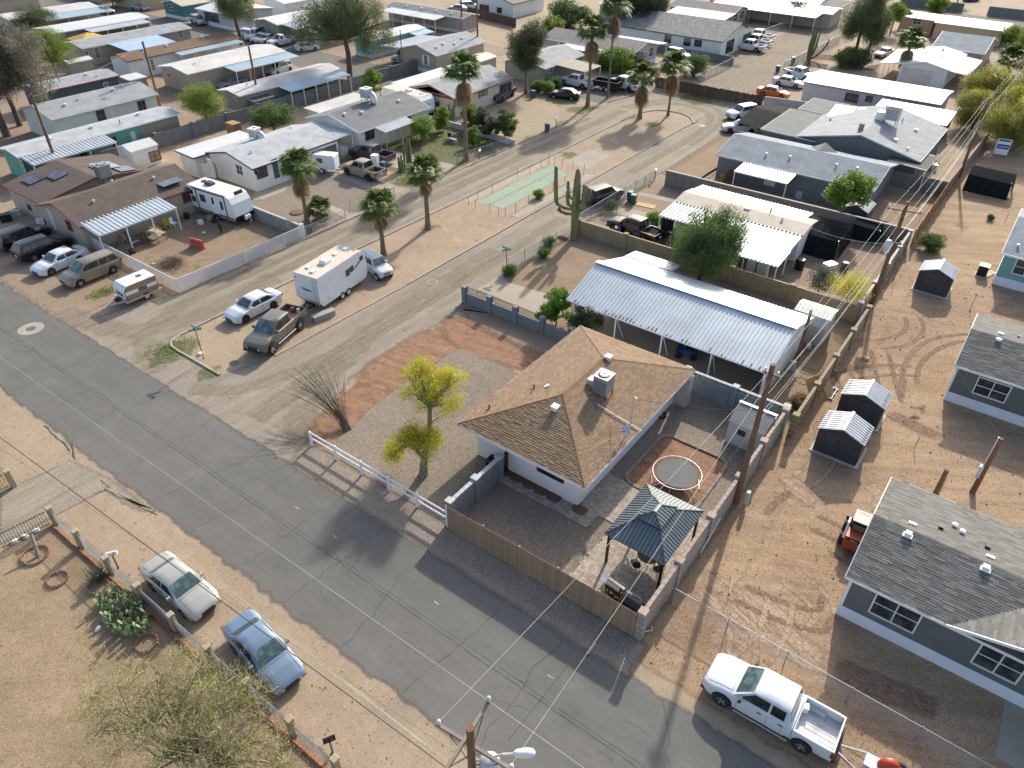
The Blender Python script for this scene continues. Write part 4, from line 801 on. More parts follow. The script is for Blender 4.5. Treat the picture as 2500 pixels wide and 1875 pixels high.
S = bldg('mobile_home', 'dark slate mobile home with crimson trim under the big grey tree', -118.4, -112.8, 45, 56.6, 2.8, .5, 'y', wallm('slate_blue', (.06, .09, .11), .3), SH['light'], trim=mat('crimson_trim', (.25, .03, .07), .6), wins=(('E', 11, 872, 702, 897, 732),), vents=((-115, 53, 1), (-114, 54, 0)))
S = bldg('mobile_home', 'white mobile home with rust-brown shingles and narrow awning', -124.9, -119.3, 61.6, 82.6, 2.8, .7, 'y', wallm('bright_white', (.66, .66, .65), .3), SH['rust'], trim=mat('maroon_trim', (.14, .06, .05), .6), wins=(('E', 11, 1262, 502, 1310, 590),), vents=((-121.6, 66, 1), (-121.4, 70, 1), (-122, 77, 1)))
awning(S, -119.8, -117.6, 69.8, 82, 2.75, 2.5, 'E', METB, .4, 6, .03)
S = bldg('mobile_home', 'beige metal home with patchy white roof and wide awning', -113, -105.3, 62.8, 81, 2.9, .55, 'y', BEIGE, COATB, wins=(('S', 11, 1407, 612, 1445, 660),), vents=((-108, 66, 0),))
awning(S, -105.7, -102.4, 69, 81.2, 2.8, 2.5, 'E', METB, .4, 6, .03)
S = bldg('mobile_home', 'taupe mobile home with blue-grey awning and plywood porch', -95.4, -90.5, 60.7, 79.2, 2.8, .4, 'y', wallm('taupe', (.3, .255, .2), .3), COATB, skirt=(.5, SKB), wins=(('S', 11, 1977, 817, 2005, 855),), vents=((-93, 64, 0),))
awning(S, -91, -87.8, 67.2, 78.6, 2.75, 2.45, 'E', METB, .4, 6, .03)
S = bldg('mobile_home', 'mobile home with smooth grey roof and a bright blue-white awning', -139.4, -132.8, 61.8, 82.2, 2.8, .6, 'y', BEIGE, SH['light'], wins=(('E', 11, 707, 432, 745, 500), ('E', 11, 792, 407, 840, 490), ('E', 11, 1502, 255, 1530, 318)))
awning(S, -133.3, -127, 66.3, 75.2, 2.8, 2.4, 'E', mat('sky_metal', (.5, .6, .68), .25, .4), .35, 4, .03)
S = bldg('mobile_home', 'mobile home with bright white roof beside the yellow canopy', -154.4, -147.4, 64.4, 83, 2.8, .4, 'y', wallm('olive', (.15, .17, .13), .3), COAT); awning(S, -149, -144.8, 70, 81.6, 2.75, 2.45, 'E', METW, .4, 5, .03)
S = bldg('mobile_home', 'mobile home with weathered two-tone roof behind the feathery trees', -172, -164.6, 65, 82.6, 2.8, .5, 'y', BEIGE, COATB); awning(S, -165, -160.6, 70, 82, 2.75, 2.45, 'E', METB, .4, 4, .03)
S = bldg('mobile_home', 'dark teal mobile home with white skirting across the park lane', -160, -152.6, 93.4, 106, 2.8, .7, 'y', wallm('deep_teal', (.06, .17, .18), .3), COATT, skirt=(.6, SKW), wins=(('S', 11, 1412, 32, 1465, 90),))
S = bldg('mobile_home', 'pale grey mobile home next to the teal one across the park lane', -148.6, -136.9, 93.6, 104, 2.8, .6, 'x', wallm('pale_grey', (.42, .43, .43), .3), COAT, skirt=(.6, SKW), wins=(('S', 11, 1722, 97, 1850, 190, dk),))
S = bldg('mobile_home', 'sage mobile home with bright ribbed roof behind the work trucks', -130.4, -123, 93.6, 105.4, 2.8, .6, 'y', wallm('pale_sage', (.26, .3, .25), .3), COAT, wins=(('S', 12, 42, 215, 100, 275),)); awning(S, -123.3, -118.8, 94.6, 104, 2.75, 2.4, 'E', METG, .4, 4)
S = bldg('mobile_home', 'small tan mobile home half hidden by the big drooping tree', -118.2, -112.6, 93.2, 105, 2.8, .5, 'y', wallm('fawn', (.36, .29, .2), .3), COAT, wins=(('S', 12, 362, 310, 400, 345, dk),))
S = bldg('mobile_home', 'sky blue mobile home with patched white roof and small awning', -104.6, -100, 94.8, 109, 2.8, .35, 'y', wallm('sky_blue', (.17, .38, .42), .3), COATB, skirt=(.5, SKB), wins=(('E', 12, 1147, 337, 1185, 380, dk),)); awning(S, -100.3, -98, 104.4, 109, 2.7, 2.4, 'E', METB, .4, 3, .03)
S = bldg('mobile_home', 'beige double-wide home with white shutters inside the block wall', -92.6, -84, 93.6, 106.4, 3.0, 1.1, 'y', BEIGE, SH['light'], skirt=(.6, SKW), wins=(('S', 12, 1436, 467, 1465, 550, dict(shut=WHITE)), ('E', 12, 1775, 402, 1810, 470, dict(name='door', pm=DOORW))), vents=((-86, 96, 1), (-86.4, 98, 1), (-85.6, 100, 1), (-86.5, 103, 1)))
awning(S, -97, -92.5, 94, 104.6, 2.95, 2.7, 'W', METW, .4, 4, .03)
S = bldg('mobile_home', 'pinkish brown mobile home with pale blue awning beside the dirt clearing', -120.8, -100.2, 119.8, 125, 2.8, .45, 'x', wallm('rose', (.34, .26, .23), .25), SH['grey'], skirt=(.5, SKB), vents=((-116, 121, 1), (-112, 121, 1), (-108, 121, 1), (-104, 121, 1)))
awning(S, -119.2, -104.6, 116.6, 120.1, 2.75, 2.45, 'S', METW, .4, 6, .03)
for i, (a, b, c, d, lb, wl, rf) in enumerate(((-146, -138.4, 108, 118, 'white mobile home at the back of the park beside the storage wall', WHITE, COAT), (-196, -184, 93, 104, 'beige mobile home at the far corner of the park lane', BEIGE, COATB), (-180, -168, 93.5, 104, 'tan home with wide dark door across the lane from the parked cars', MATS['wall_fawn'], COATT), (-134, -124, 109, 117, 'flat grey-roofed home behind the sage mobile home', BEIGE, SH['light']), (-196, -188, 66, 82, 'low grey-roofed home by the far left edge of the park', BEIGE, SH['light']), (-88, -78, 150, 158, 'blue-walled low home beyond the white storage shed', MATS['wall_pale_grey'], COAT))):
    bldg('mobile_home', lb, a, b, c, d, 2.8, .6, 'x' if i % 2 else 'y', wl, rf)
bldg('storage_shed', 'flat brown-roofed plywood shed at the end of the taupe mobile home', -92.6, -89.6, 62.2, 65.6, 2.1, .1, 'y', MATS['wall_taupe'], SH['brown'], over=.15, kind='flat', cat='shed')
bldg('storage_shed', 'plywood shed with pale lid behind the rust-brown roof', -115.2, -112.4, 57.6, 60.4, 2.1, .15, 'y', mat('plywood', (.36, .25, .13), .8), COAT, over=.1, kind='flat', cat='shed')
bldg('storage_shed', 'little white shed with boarded openings by the turquoise home', -86.6, -83.6, 40.6, 44, 2.2, .5, 'y', WHITE, COAT, over=.1, cat='shed', wins=(('E', 11, 1255, 1290, 1360, 1340, dict(pm=MATS['plywood'], fm=DARK)),))
bldg('storage_shed', 'small tan shed with pale sloped roof beside the bright green tree', -131, -128.6, 57, 61, 2.0, .3, 'y', BEIGE, COAT, over=.1, cat='shed')
bldg('storage_shed', 'rusty ribbed shed behind the palm and the block wall', -82.4, -78.6, 98, 102.4, 2.1, .4, 'y', BEIGE, mat('rusty_sheet', (.38, .29, .24), .6, .2, var=.3), over=.1, cat='shed')
# yellow canopy
t = thing('canopy', 'mustard yellow pyramid canopy beside a white mobile home', 'canopy', (-141.8, 67.6, 0)); m = MB(); m.add([(-2.6, -2.6, 2.3), (2.6, -2.6, 2.3), (2.6, 2.6, 2.3), (-2.6, 2.6, 2.3), (0, 0, 3.2), (-2.6, -2.6, 2.1), (2.6, -2.6, 2.1), (2.6, 2.6, 2.1), (-2.6, 2.6, 2.1)], [(0, 1, 4), (1, 2, 4), (2, 3, 4), (3, 0, 4), (0, 5, 6, 1), (1, 6, 7, 2), (2, 7, 8, 3), (3, 8, 5, 0)]); m.build('cover', mat('mustard', (.52, .33, .06), .8), t)
for a in (-2.4, 2.4):
    for b in (-2.4, 2.4): MB().box(a, b, 0, .08, .08, 2.15).build('post', DARK, t)
# tan corner house roof kit
q = T(23, 800, 1600, 4.3)
roof_ac('grey rooftop air conditioner with white duct on the tan hip roof', *T(33, 805, 75, 4.3), 3.62, .95, 0, True).scale = (1, 1, 1.2)
t = dish('small satellite dish on the tan hip roof', *T(33, 1010, 470, 3.3), 3.06, -.4, .85)
q = T(33, 1040, 360, 3.4); t = thing('service_mast', 'slender electric service mast standing on the tan hip roof', 'mast', (q[0], q[1], 3.0)); MB().tube([(0, 0, -.3), (0, 0, 1.7), (.08, 0, 2.12), (.2, 0, 2.05)], .04, 8).build('pipe', VENT, t); MB().tube([(0, 0, 1.6), (-.9, -.5, .5)], .02, 5).build('brace', VENT, t)
a, b = T(33, 760, 170, 4.3), T(33, 1130, 440, 2.9); t = MB(); t.tube([(a[0], a[1], zhip(*a)+.12), (b[0], b[1], zhip(*b)+.1)], .03, 6); tag(t.build('drain_pipe', mat('pvc', (.7, .66, .58), .5)), 'pale drain pipe running down the tan hip roof', 'pipe')
# ================================================================ vehicles
TYRE = mat('tyre', (.018, .018, .019), .85); ALLOY = mat('alloy', (.5, .5, .51), .3, .7); RIMB = mat('black_rim', (.03, .03, .032), .4); STEEL = mat('white_rim', (.6, .6, .58), .5)
CGL = glass('car_glass', (.012, .016, .017), .05); WSH = glass('windscreen', (.05, .08, .08), .07); PLA = mat('black_plastic', (.02, .02, .021), .6); LAMP = mat('headlamp', (.6, .62, .64), .12, .2, var=.05); TAIL = mat('tail_lamp', (.35, .01, .015), .2); AMB = mat('amber_lamp', (.5, .16, .02), .3); CHR = mat('chrome', (.6, .6, .61), .15, .9)  # windscreen glass is paler teal, with the sky's reflection put into its colour
def paint(name, c, rough=.3, metal=.0, dirt=.1): return mat('paint_'+name, c, rough, metal, var=.05, vs=.8, fine=.03, dirt=dirt, dcol=(.3, .25, .2), coat=.35)
KINDS = {   # L, W, wheelbase, front overhang, wheel r, sill, nose z, hood z, belt, deck z, roof, cowl x, screen top x, roof rear x, rear glass base x (x from the front bumper), bed?
    'sedan': (4.8, 1.82, 2.75, .95, .33, .2, .68, .93, .96, 1.02, 1.45, 1.35, 2.05, 3.45, 4.25, None),
    'old_sedan': (4.7, 1.78, 2.67, .95, .31, .2, .66, .9, .93, .98, 1.4, 1.35, 2.1, 3.35, 4.0, None),
    'hatch': (4.1, 1.72, 2.5, .8, .31, .2, .7, .95, .97, 1.1, 1.48, 1.05, 1.75, 3.6, 4.02, None),
    'suv': (4.8, 1.92, 2.8, .95, .37, .28, .85, 1.08, 1.12, 1.12, 1.74, 1.35, 1.95, 4.3, 4.72, None),
    'van': (5.0, 1.9, 3.0, .95, .34, .22, .78, 1.05, 1.1, 1.1, 1.76, 1.05, 1.9, 4.55, 4.92, None),
    'jeep': (3.6, 1.55, 2.2, .6, .36, .36, .92, 1.05, 1.08, 1.08, 1.72, 1.15, 1.4, 3.4, 3.52, None),
    'pickup': (5.8, 2.0, 3.6, 1.0, .41, .38, 1.0, 1.16, 1.2, 1.2, 1.9, 1.4, 2.2, 3.75, 3.92, 4.05),
    'midpickup': (5.4, 1.9, 3.25, .95, .4, .4, .95, 1.1, 1.15, 1.15, 1.8, 1.45, 2.05, 3.45, 3.62, 3.72),
    'regpickup': (5.6, 2.0, 3.5, 1.0, .4, .36, .98, 1.14, 1.18, 1.18, 1.85, 1.55, 2.15, 2.95, 3.1, 3.2),
}
CARM = {}
def lerp(a, b, t): return a+(b-a)*t
def car_meshes(kind, lift=0.):
    key = (kind, lift)
    if key in CARM: return CARM[key]
    L, W, wb, fo, r, sill, nz, hz, belt, dz, roof, xc, xs, xr, xg, bed = KINDS[kind]; out = {}
    sill, nz, hz, belt, dz, roof = [v+lift for v in (sill, nz, hz, belt, dz, roof)]; r = r+lift*.35
    xw = (fo, fo+wb); ar = r*1.16
    end = bed if bed else L
    X = sorted(set([0, .05, .15, .35]+[round(c+ar*math.sin(t*math.pi/16), 3) for c in xw for t in range(-8, 9)]+[round(v, 3) for v in np.linspace(.4, end-.3, 14)]+[xc, end-.35, end-.15, end-.05, end]))
    X = [x for x in X if 0 <= x <= end]
    def top(x):
        if x < xc: return lerp(nz, hz, min(1, (x/(xc*.55))))if x < xc*.55 else lerp(hz, belt, (x-xc*.55)/(xc*.45))
        if bed or x < xg-.25: return belt
        return lerp(belt, dz, min(1, (x-xg+.25)/.3))
    def wid(x):
        k = 1.
        if x < .6: k = 1-.16*(1-x/.6)**2.2
        if not bed and x > L-.6: k = 1-.13*(1-(L-x)/.6)**2.2
        return W/2*k
    def bot(x):
        z = sill+(.08 if x < .3 or x > end-.3 else 0)
        for c in xw:
            if abs(x-c) < ar: z = max(z, r+math.sqrt(max(0, ar*ar-(x-c)**2)))
        return z
    def ring(x, zb, zt, w, e=1.):
        return [(x, w*.95, zb), (x, w, lerp(zb, zt, .3)), (x, w, lerp(zb, zt, .62)), (x, w*.965, zt-.05), (x, w*.88, zt), (x, w*.45, zt+.02), (x, 0, zt+.03)]
    def loft(m, xs, fn):
        rings = []
        for x in xs:
            h = fn(x); rings.append([(a, -b, c) for a, b, c in h]+[(a, b, c) for a, b, c in h[::-1][1:]])
        n = len(rings[0]); m.add([p for q in rings for p in q], [(i*n+k, i*n+k+1, i*n+n+k+1, i*n+n+k) for i in range(len(rings)-1) for k in range(n-1)]+[tuple(range(n)), tuple(range((len(rings)-1)*n, len(rings)*n))[::-1]])
    m = MB()
    def fn(x):
        zt = top(x); zb = bot(x)
        if x < .12: zt -= .1*(1-x/.12)**2; zb += .06*(1-x/.12)
        if not bed and x > end-.12: zt -= .08*(1-(end-x)/.12)**2; zb += .06*(1-(end-x)/.12)
        return ring(x, min(zb, zt-.12), zt, wid(x))
    loft(m, X, fn)
    wB, wT = W/2*.9, W/2*.74; zt = roof-.05
    def gh(x):
        t = 1.
        if x < xs: t = (x-xc)/(xs-xc)
        elif x > xr: t = (xg-x)/(xg-xr)
        t = max(0, min(1, t)); cr = .03*math.sin(math.pi*max(0, min(1, (x-xs)/(xr-xs)))) if xs < x < xr else 0
        z1 = lerp(belt, zt, t); w1 = lerp(wB*.98, wT, t)
        return [(x, wB, belt-.02), (x, w1, z1), (x, w1*.86, z1+.045*t+cr), (x, w1*.45, z1+.06*t+cr), (x, 0, z1+.065*t+cr)]
    loft(m, [xc-.001, lerp(xc, xs, .5), xs, lerp(xs, xr, .33), lerp(xs, xr, .66), xr, lerp(xr, xg, .5), xg], gh)
    out['body'] = m.mesh('body', 38)
    def band(x0, x1, off, f0=.06, f1=.93, wk=.86):      # windscreen / rear glass hugging the slope
        mm = MB(); V = []
        for t in (f0, .5, f1):
            x = lerp(x0, x1, t); z1 = lerp(belt, zt, t); w1 = lerp(wB*.98, wT, t)
            for s, dz_ in ((-wk, .045*t), (-.45, .06*t), (0, .065*t), (.45, .06*t), (wk, .045*t)): V.append((x-off, w1*s, z1+dz_+.014))
        mm.add(V, [(5*i+k, 5*i+k+1, 5*i+6+k, 5*i+5+k) for i in range(2) for k in range(4)]); return mm
    out['windscreen'] = band(xc, xs, .012).mesh('windscreen', 30); out['rear_window'] = band(xg, xr, -.012).mesh('rear_window', 30)
    def side(poly):
        mm = MB(); V = []
        for x, f in poly:
            z = lerp(belt, zt, f); V.append((x, lerp(wB, wT, f)+.014, z))
        mm.add(V+[(a, b-.03, c) for a, b, c in V], [tuple(range(len(V)))]+[(i, len(V)+i, len(V)+(i+1) % len(V), (i+1) % len(V)) for i in range(len(V))]); return mm
    x1 = lerp(xs, xr, .42) if not bed else lerp(xs, xr, .5)
    a, b = lerp(xc, xs, .16)+.14, lerp(xc, xs, .9)+.12
    P_ = [[(a, .1), (x1-.05, .1), (x1-.05, .88), (b, .88)]]
    if kind != 'regpickup':
        e = lerp(xg, xr, .18)-.1; g = lerp(xg, xr, .9)-.14
        if kind in ('suv', 'van', 'jeep'):
            x2 = lerp(x1, xr, .55); P_ += [[(x1+.05, .1), (x2-.04, .1), (x2-.04, .88), (x1+.05, .88)], [(x2+.05, .12), (e, .12), (g, .86), (x2+.05, .88)]]
        elif bed: P_ += [[(x1+.05, .1), (xr-.12, .1), (xr-.14, .86), (x1+.05, .88)]]
        else: P_ += [[(x1+.05, .1), (e-.12, .12), (g, .8), (lerp(x1, g, .5), .88), (x1+.05, .88)]]
    out['side'] = []
    for p in P_:
        s = side(p); out['side'].append(s.mesh('side_window')); s.v = [(x, -y, z) for x, y, z in s.v]; out['side'].append(s.mesh('side_window'))
    m = MB(); m.box(L/2, 0, sill-.04, L-.5, W*.8, .28 if bed else .5); out['under'] = m.mesh('underbody')
    if bed:
        m = MB(); rail = belt-.02; bz = sill+.35; Xb = [x for x in sorted(set([bed+.02]+[round(xw[1]+ar*math.sin(t*math.pi/16), 3) for t in range(-8, 9)]+list(np.linspace(bed+.1, L-.05, 8))+[L])) if bed < x <= L]
        for s in (-1, 1):
            V = []
            for x in Xb:
                w = W/2*(1-.03*max(0, (x-L+.3)/.3)); zb = min(bot(x), rail-.15)
                V += [(x, s*w*.96, zb), (x, s*w, lerp(zb, rail, .35)), (x, s*w, lerp(zb, rail, .7)), (x, s*w*.97, rail), (x, s*(w*.97-.1), rail+.005), (x, s*(w*.97-.12), bz)]
            n = 6; m.add(V, [(i*n+k, i*n+k+1, i*n+n+k+1, i*n+n+k) for i in range(len(Xb)-1) for k in range(n-1)]+[tuple(range(n)), tuple(range(len(V)-n, len(V)))])
        m.box(L-.04, 0, sill+.12, .07, W*.93, rail-sill-.12); m.box(bed+.05, 0, bz, .05, W*.9, rail-bz)
        out['bed'] = m.mesh('bed', 35)
        m = MB(); m.box((bed+L)/2, 0, bz-.06, L-bed-.06, W*.86, .06)
        for k in range(7): m.box((bed+L)/2, -W*.36+k*W*.12, bz, L-bed-.16, .05, .012)
        for s in (-1, 1): m.box(xw[1], s*W*.38, bz, .85, .2, .22)
        out['bed_floor'] = m.mesh('bed_floor')
    m = MB(); tw = .24 if bed else .2
    m.lathe([(r*.62, -tw/2), (r*.9, -tw/2), (r, -tw*.36), (r, tw*.36), (r*.9, tw/2), (r*.62, tw/2)], 22, axis='y', cap=False); out['tyre'] = m.mesh('tyre', 50)
    m = MB(); m.lathe([(r*.6, -.02), (r*.66, tw*.42), (r*.6, tw*.36), (r*.55, tw*.2), (r*.2, tw*.2)], 20, axis='y'); out['rim'] = m.mesh('rim', 40)
    m = MB()
    for k in range(5):
        t = k*2*math.pi/5; m.beam((0, tw*.26, 0), (r*.62*math.cos(t), tw*.36, r*.62*math.sin(t)), r*.19, .03, up=(0, 1, 0))
    m.lathe([(r*.17, tw*.2), (r*.15, tw*.38), (.02, tw*.4)], 10, axis='y'); out['spokes'] = m.mesh('spokes')
    fw = wid(.08); hzz = lerp(sill, nz, .72)
    def lampmesh(y0, y1, x0, z, h, dx): return MB().add([(x0+dx, y1, z-h*.4), (x0, y0, z-h/2), (x0, y0, z+h*.35), (x0+dx*1.3, y1, z+h/2), (x0+dx+.2, y1*.9, z-h*.4), (x0+.2, y0, z-h/2), (x0+.2, y0, z+h*.35), (x0+dx*1.3+.2, y1*.9, z+h/2)], [(0, 1, 2, 3), (4, 7, 6, 5), (3, 2, 6, 7), (0, 4, 5, 1), (0, 3, 7, 4)])
    hh = .26 if bed else .17; zl = nz-.1-hh/2 if not bed else nz-.16-hh/2
    a = lampmesh(fw*.52, fw*1.0, -.03, zl, hh, .14); out['hl'] = [a.mesh('headlight')]; a.v = [(x, -y, z) for x, y, z in a.v]; out['hl'].append(a.mesh('headlight'))
    rw = W/2*(.99 if bed else .88); zt2 = (belt-.22) if bed else dz-.16
    if kind in ('suv', 'van'): zt2 = belt-.1
    out['tl'] = [MB().box(L-.04, s*rw*.9, zt2-(.2 if bed else .08), .12, rw*.24, .36 if bed else .18).mesh('tail_light') for s in (1, -1)]
    out['grille'] = (MB().box(.0, 0, zl-.12, .06, fw*1.0, .24) if bed else MB().box(.0, 0, zl-.05, .05, fw*.85, .11)).box(.01, 0, sill+.1, .06, fw*1.1, .1).mesh('grille')
    out['fb'] = MB().box(.06, 0, sill-.02, .22, fw*1.94, .2).mesh('front_bumper') if bed else None
    out['rb'] = MB().box(L+.07, 0, sill+.02, .2, W*.9, .18).mesh('rear_bumper') if bed else None
    out['mir'] = [MB().box(lerp(xc, xs, .28)+.12, s*(W/2*.95+.1), belt+.02, .12, .22 if not bed else .26, .15 if not bed else .24, top=.9).mesh('mirror') for s in (1, -1)]
    hd = []
    for s in (1, -1):
        for x in ([x1-.35]+([min(xr-.2, x1+.75)] if kind != 'regpickup' else [])): hd.append(MB().box(x, s*W/2*.985, belt-.2, .2, .05, .045).mesh('door_handle'))
    out['hd'] = hd
    m = MB()
    for s in (1, -1):
        for x in (xc+.25, x1, xr-.1 if bed else min(xw[1]-.1, xr)): m.box(x, s*W/2*1.0, sill+.12, .012, .012, belt-sill-.24)
    for s in (1, -1):
        hx = [.22, xc*.55, xc-.1]
        for a, b in zip(hx, hx[1:]): m.beam((a, s*W*.37, top(a)+.014), (b, s*W*.37, top(b)+.014), .014, .006)
    m.beam((xc-.1, -W*.37, top(xc-.1)+.016), (xc-.1, 0, top(xc-.1)+.034), .014, .006).beam((xc-.1, 0, top(xc-.1)+.034), (xc-.1, W*.37, top(xc-.1)+.016), .014, .006)
    if not bed:
        for s in (1, -1): m.beam((xg+.12, s*W*.34, top(xg+.12)+.014), (L-.14, s*W*.34, top(L-.14)+.012), .012, .006)
    out['seams'] = m.mesh('door_seams'); out['plate'] = MB().box(L+.012, 0, lerp(sill, dz, .45), .02, .32, .16).mesh('number_plate')
    out['step'] = [MB().tube([(xw[0]+ar+.1, s*W*.52, sill-.06), (xw[1]-ar-.1, s*W*.52, sill-.06)], .045, 8).mesh('side_step') for s in (1, -1)]
    CARM[key] = out; return out
def car(kind, label, body, a, b, side=1, group=None, rim=None, name=None, cat=None, lift=0., detail=True, glassm=None, trimm=None, handle=None, fl=None, roofm=None):
    """a, b: ground points of the visible front and rear wheels; side=+1 when these are the car's left wheels"""
    K = KINDS[kind]; L, W, wb, fo = K[:4]; M_ = car_meshes(kind, lift)
    a, b = Vector(a), Vector(b); d = (a-b).normalized(); h = math.atan2(d.y, d.x)+math.pi     # local +x points to the tail
    tr = W/2-.08; mid = (a+b)/2; nl = Vector((-d.y, d.x)); c = mid-nl*side*tr
    o = c+d*(fo+wb/2)                                            # front bumper centre
    t = thing(name or {'pickup': 'pickup_truck', 'midpickup': 'pickup_truck', 'regpickup': 'pickup_truck', 'van': 'minivan', 'suv': 'suv_car', 'jeep': 'off_road_car', 'hatch': 'hatchback_car'}.get(kind, 'sedan_car'), label, cat or {'pickup': 'pickup', 'midpickup': 'pickup', 'regpickup': 'pickup', 'van': 'van'}.get(kind, 'car'), (c.x, c.y, 0), h, group)
    ox = -(fo+wb/2); gl = glassm or CGL
    def put(n, me, m, par=None): return obj(n, me, m, par or t, (ox, 0, 0) if par is None else (0, 0, 0))
    put('body', M_['body'], body); put('underbody', M_['under'], PLA)
    put('windscreen', M_['windscreen'], WSH); put('rear_window', M_['rear_window'], gl)
    for s in M_['side']: put('side_window', s, gl)
    r = K[4]+lift*.35
    for x in (fo, fo+wb):
        for s in (1, -1):
            w = obj('wheel', M_['tyre'], TYRE, t, (ox+x, s*(W/2-.09), r), rz=0 if s > 0 else math.pi)
            q = obj('rim', M_['rim'], PLA if rim is not STEEL else STEEL, w)
            if detail: obj('spokes', M_['spokes'], rim or ALLOY, w)
    for q in M_['hl']: put('headlight', q, LAMP)
    for q in M_['tl']: put('tail_light', q, TAIL)
    put('grille', M_['grille'], PLA)
    if detail:
        for q in M_['mir']: put('mirror', q, handle or body)
        for q in M_['hd']: put('door_handle', q, handle or body)
        put('door_seams', M_['seams'], PLA); put('number_plate', M_['plate'], TRIM)
    if 'bed' in M_:
        put('bed', M_['bed'], body); put('bed_floor', M_['bed_floor'], fl or PLA); put('front_bumper', M_['fb'], trimm or body); put('rear_bumper', M_['rb'], trimm or CHR)
        if detail:
            for q in M_['step']: put('side_step', q, CHR)
    t['_'] = 0; del t['_']
    return t
pW, pK, pS = paint('white', (.6, .61, .62)), paint('black', (.006, .006, .007), dirt=0.), paint('silver', (.42, .43, .43), .3, .5)
# --- parked along the near side
RB = mat('worn_bed', (.5, .5, .5), .6, .1, dirt=.55, dcol=(.16, .09, .06), vs=2.)
RAM = car('pickup', 'white four-door pickup with empty worn bed parked on the dirt verge', pW, T(43, 1800, 1128), T(44, 300, 1502), 1, handle=PLA, fl=RB, trimm=PLA)
car('old_sedan', 'champagne silver sedan parked beside the brick-edged yard fence', paint('champagne', (.44, .42, .36), .3, .4), T(41, 1555, 380), T(41, 1310, 165), -1)
car('old_sedan', 'light blue sedan half hidden behind the bare yellow-green tree', paint('light_blue', (.17, .235, .31), .28, .3), T(42, 60, 930), T(41, 2040, 740), -1, glassm=CGL)
# --- island
CHV = car('pickup', 'greenish grey lifted pickup with loaded bed parked on the island', paint('grey_green', (.155, .145, .115), .35, .4), T(21, 2212+95, 1400), T(22, 395, 1195), 1, lift=.22, fl=mat('plywood', (.36, .25, .13), .8), trimm=PLA)
car('sedan', 'white sedan with black rims beside the grey-green pickup on the island', pW, T(21, 2085, 1130), T(22, 165, 1015), 1, rim=RIMB)
car('jeep', 'small white off-road car with faded blue wing in front of the tall trailer', paint('old_white', (.55, .56, .56), .5, dirt=.3), T(22, 1040, 780), T(22, 935, 700), -1, rim=STEEL)
# --- in front of the brown-roofed house
car('van', 'tan minivan with black roof rails in the row facing the road', paint('tan', (.27, .225, .165), .32, .35), T(21, 690, 830), T(21, 965, 715), 1)
car('sedan', 'white sedan with gold rims between the minivan and the dark cars', pW, T(21, 440, 735), T(21, 690, 625), 1, rim=mat('gold_rim', (.42, .33, .16), .35, .7))
car('suv', 'black crossover with silver window line beside the white sedan', paint('black2', (.012, .009, .011), .25, dirt=0.), T(21, 560, 520), T(21, 300, 620), -1)
car('suv', 'black crossover at the far end of the row by the beige wall', pK, T(21, 400, 425), T(21, 135, 535), -1)
# --- right-hand yards
FORD = car('pickup', 'black four-door pickup with junk in its bed beside the tan block wall', pK, T(23, 880, 375), T(23, 1150, 480), 1, lift=.08, fl=mat('junk', (.3, .25, .2), .8, var=.5, vs=6))
car('suv', 'black hatch-tailed crossover parked on the street by the chain fence', pK, T(23, 930, 95), T(23, 770, 150), -1)
# --- driveways on the left
car('midpickup', 'khaki lifted pickup in the concrete driveway', paint('khaki', (.29, .24, .16), .4), T(12, 795, 1480), T(12, 965, 1530), 1, rim=RIMB, lift=.1)
car('pickup', 'faded dark maroon pickup in the driveway under the carport roof', paint('maroon', (.035, .018, .022), .5, dirt=.25), T(12, 845, 1345), T(12, 1060, 1395), 1, detail=False)
car('regpickup', 'dark green pickup parked inside the carport of the red-trimmed house', paint('dark_green', (.05, .06, .05), .5), T(12, 2000, 850), T(12, 2090, 800), -1, detail=False)
car('pickup', 'white work pickup with open utility bed by the round bushes', pW, T(13, 470, 720), T(13, 625, 755), 1, fl=mat('tool_clutter', (.2, .17, .15), .7, var=.5, vs=7))
car('pickup', 'white crew pickup behind the black dump trailer', pW, T(13, 860, 735), T(13, 1025, 780), 1, rim=RIMB)
car('sedan', 'black sedan beside the blue bin at the edge of the turning circle', pK, T(13, 380, 835), T(13, 540, 850), 1)
car('suv', 'silver crossover inside the low block wall by the tile-roofed house', pS, T(13, 1465, 520), T(13, 1350, 490), -1)
car('pickup', 'white pickup, the front one of three beside the tile-roofed house', pW, T(13, 1935, 420), T(13, 2090, 445), 1)
car('pickup', 'white pickup, the middle one of three beside the tile-roofed house', pW, T(13, 1985, 375), T(13, 2140, 400), 1)
car('pickup', 'white pickup, the far one of three beside the tile-roofed house', pW, T(13, 2010, 330), T(13, 2165, 355), 1)
car('sedan', 'bright orange sedan parked behind the dark wooden fence', paint('orange', (.62, .12, .015), .25), T(14, 155, 838), T(14, 5, 812), -1)
car('sedan', 'white sedan next to the orange one at the lilac home', pW, T(14, 272, 748), T(14, 142, 725), -1)
car('midpickup', 'white pickup beside the white sedan at the lilac home', pW, T(14, 365, 695), T(14, 215, 650), -1)
car('old_sedan', 'cream sedan at the side of the white awninged house', paint('cream', (.5, .45, .34), .4), T(14, 1020, 495), T(14, 1095, 470), 1, detail=False)
